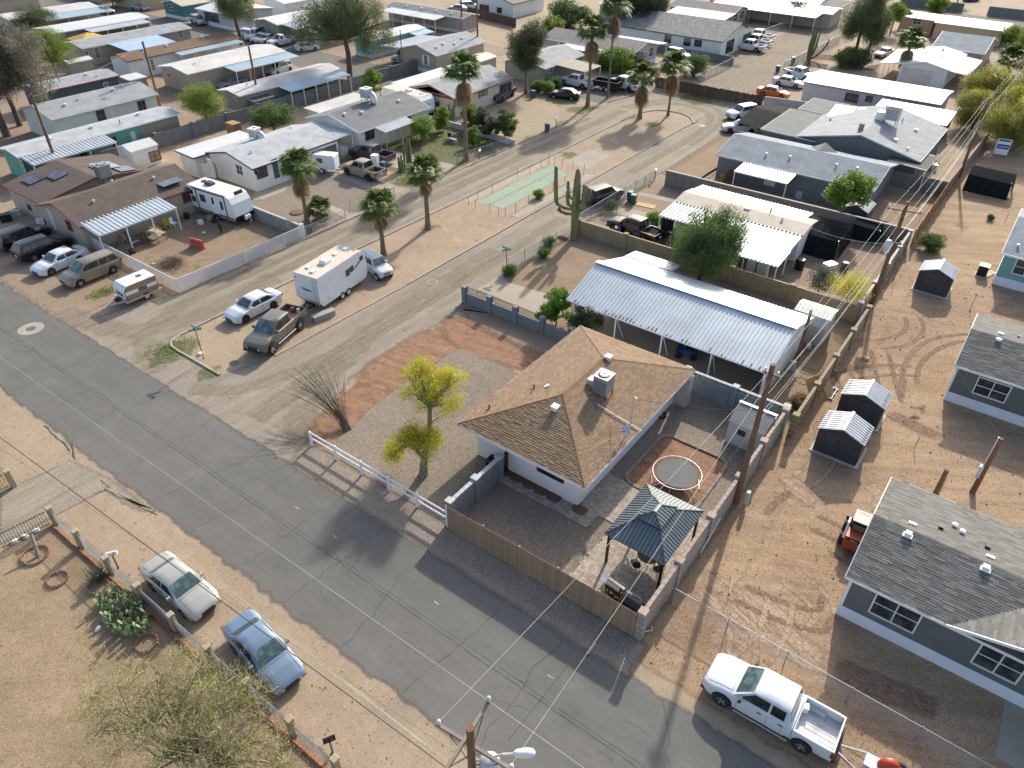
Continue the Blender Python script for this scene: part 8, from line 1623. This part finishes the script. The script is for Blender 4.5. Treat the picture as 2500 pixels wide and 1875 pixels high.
for k, (dx, dz, sg) in enumerate(((-.45, -.6, .012), (0, 0, .012), (.45, -.6, .012), (-.1, -2.4, .02), (.1, -3.0, .022), (0, -3.8, .02))):
    lb = ('left', 'top', 'right', 'upper telephone', 'lower telephone', 'lowest')[k]
    wire('%s line from the tall brown pole to the alley transformer pole' % lb, (A1[0]+dx, A1[1], A1[2]+dz), (A2[0]+dx*2, A2[1], A2[2]+dz*.9), .013 if k < 3 else .015, None, sg)
    wire('%s line from the alley transformer pole to the far alley pole' % lb, (A2[0]+dx*2, A2[1], A2[2]+dz*.9), (A3[0]+dx, A3[1], A3[2]+dz*.9), .013 if k < 3 else .015, None, sg)
    if k < 3: wire('%s line running on beyond the far alley pole' % lb, (A3[0]+dx, A3[1], A3[2]+dz*.9), (-6.5+dx, 150, 8.5), .014, None, .015)
q = T(33, 1070, 185, 5.1); wire('dark service drop from the tall brown pole to the roof mast', (q[0], q[1], 5.1), (-7.3, 32.5, 7), .014, WK, .03); wire('service cable from the alley pole to the ribbed-roof home', (-7.3, 61.3, 5.5), (-15, 66, 3.1), .015, WP, .04); wire('service drop to the short pole on the dirt lot', (-7.3, 61.3, 6), (3.8, 41.9, 4.3), .012, WK, .03)
for lb, a, b in (('upper park wire between the transformer pole and the leaning pole', (-103.6, 56.4, 8.3), (-88.7, 34.6, 8.7)), ('park wire from the taupe home pole to the transformer pole', (-92.4, 65, 7.8), (-103.6, 56.4, 7.6)), ('park wire from the taupe home pole towards the slim pole', (-92.4, 65, 7.9), (-86, 106.6, 9.8)), ('park wire running from the slim pole to the far pole', (-86, 106.6, 10.2), (-101.2, 120.6, 8.6)), ('park wire leaving the leaning pole', (-88.7, 34.6, 8.8), (-128, 8, 8.8)), ('wire from the slim pole to the eucalyptus yard pole', (-89.7, 91.6, 6.2), (-86, 106.6, 9.0))): wire(lb, a, b, .018, None, .015)
# ---- bins, mailboxes, signs
BLU = mat('bin_blue', (.03, .09, .15), .55); GRN = mat('bin_green', (.02, .12, .05), .55)
bm0 = MB().add([(-.24, -.26, .08), (.24, -.26, .08), (.24, .26, .08), (-.24, .26, .08), (-.3, -.36, .95), (.3, -.36, .95), (.3, .34, .95), (-.3, .34, .95)], [(3, 2, 1, 0), (4, 5, 6, 7), (0, 1, 5, 4), (1, 2, 6, 5), (2, 3, 7, 6), (3, 0, 4, 7)]).mesh('body'); bm1 = MB().add([(-.31, -.4, .955), (.31, -.4, .955), (.31, .38, .955), (-.31, .38, .955), (-.26, -.3, 1.06), (.26, -.3, 1.06), (.26, .32, 1.06), (-.26, .32, 1.06)], [(4, 5, 6, 7), (0, 1, 5, 4), (1, 2, 6, 5), (2, 3, 7, 6), (3, 0, 4, 7), (3, 2, 1, 0)]).mesh('lid'); bm2 = MB().lathe([(.11, -.03), (.11, .03)], 12, axis='y').mesh('wheel')
def bin_(label, q, m=None, rz=0.):
    t = thing('wheelie_bin', label, 'bin', (q[0], q[1], 0), rz); obj('body', bm0, m or BLU, t); obj('lid', bm1, m or BLU, t)
    for s in (-1, 1): obj('wheel', bm2, TYRE, t, (s*.24, .3, .11), rz=math.pi/2)
for lb, q, m, rz in (('blue wheelie bin beside the khaki pickup', T(12, 1095, 1440), None, .3), ('blue wheelie bin alone on the bare lot with its lid hanging', T(13, 330, 1110), None, .8), ('blue wheelie bin by the round bushes and the black sedan', T(13, 212, 825), None, 0), ('blue wheelie bin at the carport corner of the red-trimmed house', T(12, 2140, 800), None, .2), ('second blue wheelie bin behind the first at the red-trimmed house', T(13, 10, 810), None, .1), ('green wheelie bin behind the chain fence', T(23, 1055, 130), GRN, .2), ('blue wheelie bin tucked beside the green one', T(23, 1030, 105), None, .1), ('blue wheelie bin next to the hood of the black pickup', T(23, 920, 410), None, .5), ('blue wheelie bin next to the door of the black pickup', T(23, 1075, 450), None, .5), ('blue wheelie bin by the dirt lane at the lilac home', T(14, 130, 610), None, 0), ('dark blue wheelie bin at the chain fence by the cactus', T(14, 258, 535), None, 0), ('blue wheelie bin at the corner of the white awninged house', T(14, 1885, 600), None, 0), ('blue wheelie bin under the white ribbed porch', T(14, 110, 1600), None, 0), ('blue wheelie bin beside the air conditioner of the grey house', T(24, 390, 80), None, 0)): bin_(lb, q, m, rz)
def mailbox(label, q, m, rz=0., h=1.05):
    t = thing('mailbox', label, 'mailbox', (q[0], q[1], 0), rz); MB().box(0, 0, 0, .09, .09, h).build('post', ARM, t); n = 7; pr = [(-.1, 0), (.1, 0), (.1, .12)]+[(.1*math.cos(k*math.pi/6), .12+.1*math.sin(k*math.pi/6)) for k in range(1, 6)]+[(-.1, .12)]; k = len(pr)
    MB().add([(x, s*.26, h+z) for s in (-1, 1) for x, z in pr], [tuple(range(k)), tuple(range(2*k-1, k-1, -1))]+[(i, k+i, k+(i+1) % k, (i+1) % k) for i in range(k)]).build('box', m, t); MB().box(.11, .1, h+.1, .015, .04, .16).build('flag', TAIL, t)
mailbox('white mailbox on a post outside the dry yard fence', T(31, 1000, 1610), VENTW, -.6); mailbox('black mailbox on a wooden post by the mesh fence', T(42, 665, 1530), BLM, -.5); mailbox('white mailbox at the chain fence by the brown-grey wall', T(13, 1238, 1520), VENTW, .5); mailbox('pale mailbox at the end of the concrete drive', T(22, 1155, 85), CAN, .4); mailbox('white mailbox at the cottage garden fence', T(12, 1905, 1350), VENTW, .3); mailbox('white mailbox on the kerb of the bare lot', T(13, 405, 1075), VENTW, .3)
def street_sign(label, q, h, angs):
    t = thing('street_sign', label, 'sign', (q[0], q[1], 0)); MB().tube([(0, 0, 0), (0, 0, h)], .03, 7).build('post', BLM, t); g = mat('sign_green', (.01, .2, .12), .5)
    for k, a in enumerate(angs):
        c, s = math.cos(a), math.sin(a); b = MB().box(0, 0, h+.2*k, .85, .02, .19, rz=a).build('blade', g, t); R2 = random.Random(k)
        for i in range(6):
            if i != 2: MB().box(c*(-.3+.115*i)+s*.012, s*(-.3+.115*i)-c*.012, h+.2*k+.06, .06+.03*R2.random(), .006, .08, rz=a).build('character', TRIM, b)
street_sign('green crossed street name sign at the tip of the island', T(21, 1720, 1440), 2.5, (math.radians(62), math.radians(2))); street_sign('small green street sign by the drive of the saguaro yard', T(22, 2130, 690), 1.9, (math.radians(60), math.radians(0)))
t = thing('estate_sign', 'blue and white estate sign board at the edge of the dirt lot', 'sign', (*T(14, 2000, 1320), 0), math.radians(10)); MB().box(0, 0, .25, 1.5, .06, 1.9).build('board', VENTW, t)
for z, h in ((.95, .55), (1.85, .22)): MB().box(0, -.035, z, 1.3, .015, h).build('blue_panel', mat('sign_blue', (.02, .06, .3), .5), t)
for k in range(5): MB().box(-.4+.2*k, -.048, 1.15, .13, .01, .12).build('character', TRIM, t)
for s in (-1, 1): MB().box(s*.6, .06, 0, .09, .09, 2.1).build('post', ARM, t)
# ---- yard clutter
q = T(22, 560, 1110); t = thing('concrete_bench', 'weathered concrete slab bench on the island beside the trailer', 'bench', (q[0], q[1]+.4, 0), math.radians(78)); GCN = mat('grey_concrete', (.3, .28, .24), .9, bmp=.3); bevel_box(2.0, .62, .08, .015).build('top', GCN, t, (0, 0, .42)); bevel_box(1.9, .5, .42, .01).build('base', GCN, t)
t = thing('condenser_unit', 'black square air conditioner on the ground beside the teal home', 'air conditioner', (-.8, 72.6, 0)); bevel_box(.8, .8, .95, .03).build('cabinet', BLM, t, (0, 0, .06)); MB().box(0, 0, 0, .95, .95, .06).build('pad', SLAB, t); MB().lathe([(.34, 1.015), (.34, 1.04), (.1, 1.04)], 16).build('fan_grille', VENTW, t); MB().box(0, 0, 1.01, .84, .84, .02).build('top', VENTW, t)
t = thing('condenser_unit', 'round grey air conditioner under the white ribbed porch', 'air conditioner', (*T(24, 310, 75), 0)); MB().lathe([(.4, 0), (.42, .1), (.42, .75), (.36, .82), (.08, .84)], 16).build('cabinet', CAN, t); MB().lathe([(.3, .83), (.3, .86), (.1, .86)], 12).build('fan_grille', BLM, t)
q = T(24, 1905, 730); t = thing('ladder', 'orange and white step ladder lying beside the teal home', 'ladder', (q[0], q[1], .05), math.radians(70))
for s in (-1, 1): MB().box(0, s*.22, 0, 1.9, .05, .05).build('rail', mat('ladder_orange', (.5, .22, .1), .5), t)
for k in range(6): MB().box(-.8+.32*k, 0, .01, .08, .4, .03).build('rung', TRIM, t)
PLY = mat('plywood', (.36, .25, .13), .8); BRW = mat('board_tan', (.42, .27, .13), .85)
for k, (x, y, lb) in enumerate(((-6.45, 44.9, 'front plywood sheet leaning beside the dark shed'), (-6.2, 45.6, 'middle plywood sheet leaning beside the dark shed'), (-6.0, 46.3, 'back plywood sheet leaning beside the dark shed'))): o = MB().box(0, 0, 0, 1.1, .03, 1.9).build('plywood_sheet', BRW, None, (x, y, .02), rot=(math.radians(-38), 0, math.radians(65+8*k))); tag(o, lb, 'plywood', 'leaning plywood sheets')
for k in range(2):
    t = thing('wooden_pallet', ('wooden pallet standing against the tan alley wall', 'second wooden pallet standing beside the first')[k], 'pallet', (-6.65, 45.6+k*1.1, 0), math.radians(90)); 
    for i in range(6): MB().box(0, .02, .04+i*.18, 1.0, .02, .12).build('slat', BRW, t)
    for x in (-.45, 0, .45): MB().box(x, -.04, 0, .06, .09, 1.05).build('bearer', BRW, t)
q = T(34, 560, 180); t = thing('metal_crate', 'flat black wire crate on the ground beside the dark sheds', 'crate', (q[0]-.5, q[1]+.6, 0))
for k in range(6): MB().box(-.7+.28*k, 0, .12, .05, 1.5, .05).build('bar', BLM, t)
for y in (-.7, 0, .7): MB().box(0, y, .03, 1.6, .06, .08).build('runner', BLM, t)
q = T(24, 875, 1440); tag(MB().lathe([(.3, 0), (.26, .1), (.22, .16), (.05, .17)], 12).build('tree_stump', BRW, None, (q[0], q[1], 0)), 'low sawn tree stump on the dirt lot', 'stump')
m = MB()
for k, (cx_, cy_, r_) in enumerate(((0, 0, .6), (.5, -.5, .5), (-.4, .6, .55), (-.2, -.8, .5))): m.tube([(cx_+r_*math.cos(i*.35), cy_+r_*.8*math.sin(i*.35), .02+.004*k) for i in range(19)], .018, 5, cap=False)
q = T(24, 400, 1590); tag(m.build('garden_hose', mat('hose_green', (.24, .3, .1), .6), None, (q[0], q[1], 0)), 'loops of green garden hose behind the carport', 'hose')
# shade structures
NET = mat('shade_net', (.014, .017, .018), .95, var=.3, vs=2., spec=.05)
def shade(name, label, x0, x1, y0, y1, z, sl, m=None, side=True):
    t = thing(name, label, 'shade tent', ((x0+x1)/2, (y0+y1)/2, 0)); a, b = (x1-x0)/2, (y1-y0)/2; m = m or NET
    MB().add([(-a, -b, z-sl), (a, -b, z-sl*1.3), (a, b, z-sl), (-a, b, z-sl), (-a, 0, z), (a, 0, z-.1)], [(0, 1, 5, 4), (4, 5, 2, 3)]).build('cover', m, t)
    for x in (-a, a):
        for y in (-b, b): MB().tube([(x*.97, y*.97, 0), (x*.97, y*.97, z-sl-.03)], .035, 6).build('pole', VENT, t)
    if side: MB().add([(-a, -b, z-sl), (a, -b, z-sl*1.3), (a*1.05, -b*1.25, .03), (-a, -b*1.25, .03)], [(0, 1, 2, 3)]).build('front_sheet', m, t); MB().add([(a, -b, z-sl*1.3), (a, b, z-sl), (a*1.1, b*.9, .2), (a*1.15, -b*.8, .1)], [(0, 1, 2, 3)]).build('side_sheet', m, t)
shade('shade_tent', 'black net shade tent behind the ribbed-roof home', *(lambda p: (p[0]-2.1, p[0]+2.1, p[1]-2.2, p[1]+2.2))(T(24, 480, 480)), 2.4, .5); shade('shade_carport', 'long carport of torn dark shade net over parked cars', -33.4, -29.2, 94, 104.5, 2.8, .7, mat('torn_net', (.028, .03, .028), .95, var=.5, vs=3, spec=.05), False); shade('chicken_run', 'black netted chicken run against the yard wall', *(lambda p: (p[0]-1.3, p[0]+1.3, p[1]-1.3, p[1]+1.3))(T(24, 880, 400)), 1.7, .3); shade('tarp_tent', 'sagging black tarp tent on the dirt lot', *(lambda p: (p[0]-2.3, p[0]+2.0, p[1]-1.8, p[1]+1.8))(T(14, 1910, 1600)), 2.3, .5)
# porch, camper and garden odds and ends
def table(label, q, L, W, H, m, rz=0., name='work_table'):
    t = thing(name, label, 'table', (q[0], q[1], 0), rz); bevel_box(L, W, .05, .01).build('top', m, t, (0, 0, H-.05))
    for a in (-1, 1):
        for b in (-1, 1): MB().box(a*(L/2-.07), b*(W/2-.07), 0, .07, .07, H-.05).build('leg', m, t)
DKW = mat('dark_timber', (.12, .06, .04), .8); table('cluttered wooden table in front of the ribbed porch', T(21, 1330, 430), 1.8, 1.0, .8, mat('pale_board', (.42, .34, .22), .8, var=.4, vs=5), .1); table('dark wooden table deep under the ribbed porch', (-66.6, 32.4), 1.4, .8, .75, DKW); table('small table under the awning of the taupe home', (-89.4, 73), 1.4, .8, .75, DKW); table('white table beside the barbecue in the cottage garden', T(12, 1670, 1200), 1.5, .5, .5, TRIM)
def drum(name, label, q, r, h, m, cat='barrel'): return tag(MB().lathe([(r*.92, 0), (r, h*.1), (r, h*.9), (r*.9, h), (r*.2, h)], 16).build(name, m, None, (q[0], q[1], 0), smooth=50), label, cat)
BB = mat('barrel_blue', (.04, .2, .36), .5); drum('blue_barrel', 'bright blue barrel under the ribbed porch', T(21, 1090, 440), .32, .8, BB); drum('metal_tub', 'grey tub under the ribbed porch', T(21, 965, 430), .3, .45, CAN, 'tub'); drum('clay_chiminea', 'brown clay chiminea in front of the porch', T(21, 1220, 460), .22, .8, DKW, 'stove'); drum('pink_basin', 'magenta basin on the dirt in front of the porch', T(21, 1165, 470), .3, .2, mat('magenta', (.4, .03, .3), .5), 'basin'); drum('black_pail', 'black pail beside the camper', T(21, 1580, 255), .26, .6, BLM, 'pail'); drum('green_bin', 'dark green round bin behind the ribbed-roof home', T(24, 690, 690), .32, .8, mat('dark_green_bin', (.05, .1, .09), .6), 'bin'); drum('black_drum', 'black drum at the corner of the ribbed-roof home', T(24, 310, 680), .4, 1., BLM); drum('white_bucket', 'white bucket at the end of the carport', T(24, 390, 1345), .2, .35, TRIM, 'bucket'); drum('tyre_stack', 'old tyre lying in the dirt yard', T(21, 1118, 545), .3, .35, TYRE, 'tyre'); drum('fire_ring', 'dark fire ring on the gravel by the low palm', T(22, 365, 205), .7, .12, DKW, 'fire pit'); drum('black_ball_bin', 'black round bin at the end of the lattice fence', T(22, 470, 375), .3, .7, BLM, 'bin'); drum('pool', 'round blue-green pool behind the orange-brown fence', T(14, 2070, 705), 2.6, 1.1, mat('pool_blue', (.2, .36, .36), .3), 'pool')
t = thing('plastic_barrier', 'orange-red plastic road barrier in the dirt yard', 'barrier', (*T(21, 1670, 500), 0), math.radians(12)); OR = mat('barrier_orange', (.5, .09, .05), .5); MB().box(0, 0, 0, 1.7, .4, .15).build('foot', OR, t); MB().box(0, 0, .151, 1.6, .12, .75).build('panel', OR, t)
for k in range(4): MB().box(-.5+.33*k, -.065, .45, .2, .02, .25).build('slot', DKW, t)
def chair(label, q, m, rz=0., s=1.):
    t = thing('garden_chair', label, 'chair', (q[0], q[1], 0), rz); MB().box(0, 0, .42*s, .5*s, .5*s, .04).build('seat', m, t); MB().box(0, .24*s, .46*s, .5*s, .04, .5*s).build('backrest', m, t)
    for a in (-1, 1):
        for b in (-1, 1): MB().box(a*.22*s, b*.22*s, 0, .04, .04, .42*s).build('leg', m, t)
chair('pale wooden chair in front of the ribbed porch', T(21, 1045, 470), BRW, .4); chair('yellow chair at the far porch post', T(21, 1415, 335), mat('yellow_plastic', (.5, .4, .04), .5), 1.2); chair('white metal chair frame beside the porch post', T(21, 1475, 325), TRIM, 2.); chair('blue camp chair in front of the pale-roofed white house', T(12, 115, 1510), BB, 1.6); chair('black chair in the cottage garden', T(12, 1645, 1190), BLM, .3)
def crate(name, label, q, sx, sy, sz, m, rz=0., cat='box', z=0.): t = thing(name, label, cat, (q[0], q[1], z), rz); bevel_box(sx, sy, sz, .03).build('body', m, t); MB().box(0, 0, sz+.002, sx*1.03, sy*1.03, .05).build('lid', m, t)
crate('white_freezer', 'tall cream fridge behind the tan pierced wall', T(23, 2040, 740), .8, .8, 1.8, mat('fridge', (.55, .54, .48), .5), cat='fridge'); crate('white_freezer', 'second cream fridge beside the first at the ribbed awning', (T(23, 2040, 740)[0]+1, T(23, 2040, 740)[1]), .9, .8, 1.7, MATS['fridge'], cat='fridge'); crate('white_fridge', 'white fridge standing behind the khaki pickup', T(12, 1030, 1430), .75, .75, 1.7, CW, .3, 'fridge'); crate('storage_box', 'white box on the dirt by the camper steps', T(21, 1695, 300), .5, .4, .35, TRIM); crate('storage_box', 'cardboard box by the camper wheels', T(21, 1775, 265), .45, .4, .4, BRW); crate('plywood_crate', 'tan plywood crate against the beige wall under the porch end', T(21, 1505, 190), .9, .7, 1., PLY, cat='crate'); crate('wooden_coop', 'rusty wooden box on legs beside the park wall', T(11, 1990, 1150), 1.6, 1.2, 1.7, CED, cat='hutch'); crate('white_cabinet', 'white cabinet in the clutter beside the maroon pickup', T(12, 750, 1300), 1.2, .9, .9, CW, cat='cabinet'); crate('junction_box', 'grey wall box at the end wall of the carport', T(24, 250, 1530), .4, .3, .7, CAN, z=.0)
for lb, a, s, m in (('grey junk bin left of the black crossovers', (21, 150, 230), .8, CAN), ('black rubbish heap bin by the lattice panel', (21, 60, 275), 1.0, BLM), ('white tub among the junk by the beige wall', (21, 350, 300), .7, TRIM), ('tan storage chest under the white ribbed porch', (14, 60, 1590), .9, BRW), ('dark chest under the porch of the grey-roofed house', (12, 1090, 1170), .8, DKW), ('yellow tub beside the front wall of the grey-roofed house', (12, 1010, 1205), .45, MATS['yellow_plastic']), ('brick planter post at the lime-edged porch', (12, 1112, 1240), .5, CED), ('white chest under the awning of the beige metal home', (12, 130, 620), .9, TRIM), ('brown chest under the awning of the taupe home', (12, 540, 780), .9, DKW), ('white air handler behind the dark shed wall', (24, 560, 700), 1.1, VENTW), ('grey chest in the back yard of the large grey house', (14, 1440, 1430), .9, CAN)): crate('storage_chest', lb, T(*a), s, s*.7, s*.7, m, len(lb)*.1, 'chest')
tag(MB().box(0, 0, 0, 2.1, 1.0, .03).build('board', BRW, None, (*T(23, 1165, 145), .03), math.radians(8)), 'sheet of yellowish board lying on the dirt', 'board'); tag(MB().box(0, 0, 0, 1.2, .09, .06).build('timber_stake', BRW, None, (*T(43, 1880, 120), .03), math.radians(105)), 'short timber lying on the tyre-marked dirt', 'timber')
for lb, a, b in (('thin surveyor stake on the dirt lot beside the two sheds', (34, 1285, 600), 1.0), ('dark stake standing out on the open dirt lot', (24, 1750, 1030), 1.6), ('pale topped stake between wall and lone shed', (24, 1100, 800), 1.5), ('bent wire stake near the teal home', (24, 2050, 280), .9)): q = T(*a); tag(MB().tube([(0, 0, 0), (.05, .05, b)], .025, 6).build('stake', MATS['rusty_post'], None, (*q, 0)), lb, 'stake')
for lb, a in (('white plastic bag on the ground below the prickly pear', (41, 830, 490)), ('white plastic bag near the dark figure in the dirt yard', (21, 1720, 375)), ('white litter bag by the brush pile', (21, 1295, 640))): rock('plastic_bag', lb, T(*a), .2, TRIM, None, len(lb), 'bag', .7)
# quad bike under the carport
q = T(23, 1490, 1430); t = thing('quad_bike', 'blue quad bike parked under the ribbed carport', 'quad bike', (q[0], q[1]+.2, 0), math.radians(20)); QB = mat('quad_blue', (.02, .07, .35), .35)
bevel_box(1.3, .45, .3, .1).build('body', QB, t, (0, 0, .45)); bevel_box(.6, .35, .14, .05).build('seat', BLM, t, (.15, 0, .76)); MB().box(-.5, 0, .7, .4, .9, .06).build('front_guard', QB, t); MB().box(.5, 0, .7, .4, .9, .06).build('rear_guard', QB, t); MB().tube([(-.35, -.35, 1.0), (-.4, 0, .95), (-.35, .35, 1.0)], .02, 6).build('handlebar', BLM, t); wheels(t, (-.55, .55), .42, .27, BLM)
# dark yard figure beside the camper
t = thing('yard_figure', 'dark brown figure standing on the dirt beside the camper steps', 'figure', (*T(21, 1868, 375), 0)); FG = mat('figure_brown', (.045, .03, .024), .8); MB().tube([(0, 0, .5), (0, 0, .75), (0, 0, 1.0), (0, 0, 1.12)], [.16, .19, .2, .09], 10).lathe([(.05, 1.08), (.1, 1.16), (.1, 1.26), (.04, 1.33)], 10).build('torso', FG, t, smooth=60)
for s in (-1, 1): MB().tube([(s*.08, 0, .55), (s*.09, 0, .28), (s*.09, 0, 0)], [.085, .065, .05], 8).build('leg', FG, t); MB().tube([(s*.17, 0, 1.02), (s*.25, .02, .8), (s*.22, .05, .6)], [.055, .045, .035], 7).build('arm', FG, t)
# loads in the pickup beds: things of their own
def in_bed(truck, x, y, z): return truck.matrix_world @ Vector((x, y, z)) if False else Matrix.Rotation(truck.rotation_euler[2], 3, 'Z') @ Vector((x, y, z))+truck.location
for nm, lb, tr, x, y, z, r, h, m in (('drink_cooler', 'red and white drink cooler in the bed of the grey-green pickup', CHV, 2.6, .1, .98, .17, .45, mat('cooler_red', (.45, .03, .04), .4)), ('paint_pail', 'white pail in the bed of the grey-green pickup', CHV, 2.75, -.3, .98, .15, .35, TRIM), ('paint_pail', 'blue-lidded tub in the bed of the grey-green pickup', CHV, 1.9, .55, .98, .2, .25, BB)): p = in_bed(tr, x, y, z-.02); o = drum(nm, lb, p, r, h, m, 'cooler' if nm[0] == 'd' else 'pail'); o.location.z = p.z
for lb, x, y, s in (('white sack in the bed of the grey-green pickup', 2.2, .45, .2), ('pale bundle near the tailgate of the grey-green pickup', 2.9, .45, .16)): p = in_bed(CHV, x, y, .97); o = rock('sack', lb, p, s, TRIM, None, 3, 'sack', .8); o.location.z = p.z
p = in_bed(RAM, 1.35, .5, .74); crate('white_canister', 'white canister in the empty bed of the white pickup', p, .35, .3, .3, TRIM, .3, 'canister', p.z)
# tyre marks in the dirt lot
for pts, wdt, mm in (([(24, 1180, 1659), (24, 1210, 1480), (24, 1330, 1330), (24, 1500, 1255), (24, 1740, 1230)], .3, 'tyre_mark'), ([(24, 1310, 1659), (24, 1330, 1500), (24, 1450, 1380), (24, 1600, 1310), (24, 1720, 1290)], .3, 'tyre_mark'), ([(34, 240, 840), (34, 270, 920), (34, 350, 1000), (34, 480, 1090)], 1.1, 'light_track'), ([(34, 20, 1180), (34, 120, 1060), (34, 260, 960)], .35, 'tyre_mark'), ([(43, 1640, 20), (43, 1900, 180), (43, 2212, 330), (44, 300, 600), (44, 560, 760)], .9, 'light_track'), ([(43, 1560, 150), (43, 2000, 420), (44, 200, 660), (44, 560, 830)], .8, 'light_track'), ([(44, 600, 800), (44, 1000, 980), (44, 1500, 1180)], 1.0, 'tyre_mark'), ([(34, 1170, 180), (34, 1190, 60), (24, 1200, 1600)], .35, 'tyre_mark'), ([(34, 1050, 300), (34, 1300, 420), (34, 1520, 530)], .8, 'tyre_mark'), ([(34, 840, 860), (34, 1000, 1010), (34, 960, 1150)], .7, 'light_track')):
    ribbon('tyre_track', [T(*p) for p in pts], wdt*1.6, G[mm], 2*Z)
# loose stones and clods that litter the bare ground: far too many to count
V = []; R = random.Random(77)
for x0, x1, y0, y1, n, s in ((-7, 14, 20, 75, 5200, .05), (-34, -21, 20, 41, 1500, .035), (-49, -41, 23, 98, 2600, .04), (-58, -54.6, 19, 26, 400, .04), (-54, -35, 19, 100, 3200, .035), (-52, 5, 8, 11.6, 3200, .03), (-50, -6, -3, 7.4, 2200, .035), (-34, -8, 41, 77, 1800, .035), (-66, -55, 27, 40, 700, .04)):
    for _ in range(n):
        x, y, a = R.uniform(x0, x1), R.uniform(y0, y1), s*R.uniform(.35, 1.)*(1 if R.random() < .93 else 2.2); p = [(x+a*math.cos(k*2.1+a*90), y+a*.8*math.sin(k*2.1+a*90), .012) for k in range(3)]; q = (x, y, .012+a*.8)
        V += [p[0], p[1], q, p[1], p[2], q, p[2], p[0], q]
tag(obj('loose_stones', np_mesh('loose_stones', V, 3), mat('stone', (.33, .25, .18), .95, var=.3, vs=.8)), 'loose stones and clods littering the bare ground', None, None, 'stuff')
# criss-crossing ruts left by the loader
R = random.Random(21)
for k in range(13):
    x, y, a, da = R.uniform(-6, -.5), R.uniform(25, 62), R.uniform(0, 6.28), R.uniform(-.28, .28); pts = []
    for i in range(7):
        pts.append((x, y, a)); x = max(-6.6, min(-.6, x+1.1*math.cos(a))); y += 1.1*math.sin(a); a += da
    for s in (-.62, .62): ribbon('tyre_track', [(px-s*math.sin(an), py+s*math.cos(an)) for px, py, an in pts], .42, G['tyre_mark' if k % 3 else 'light_track'], (2.4+.12*(k % 6))*Z)
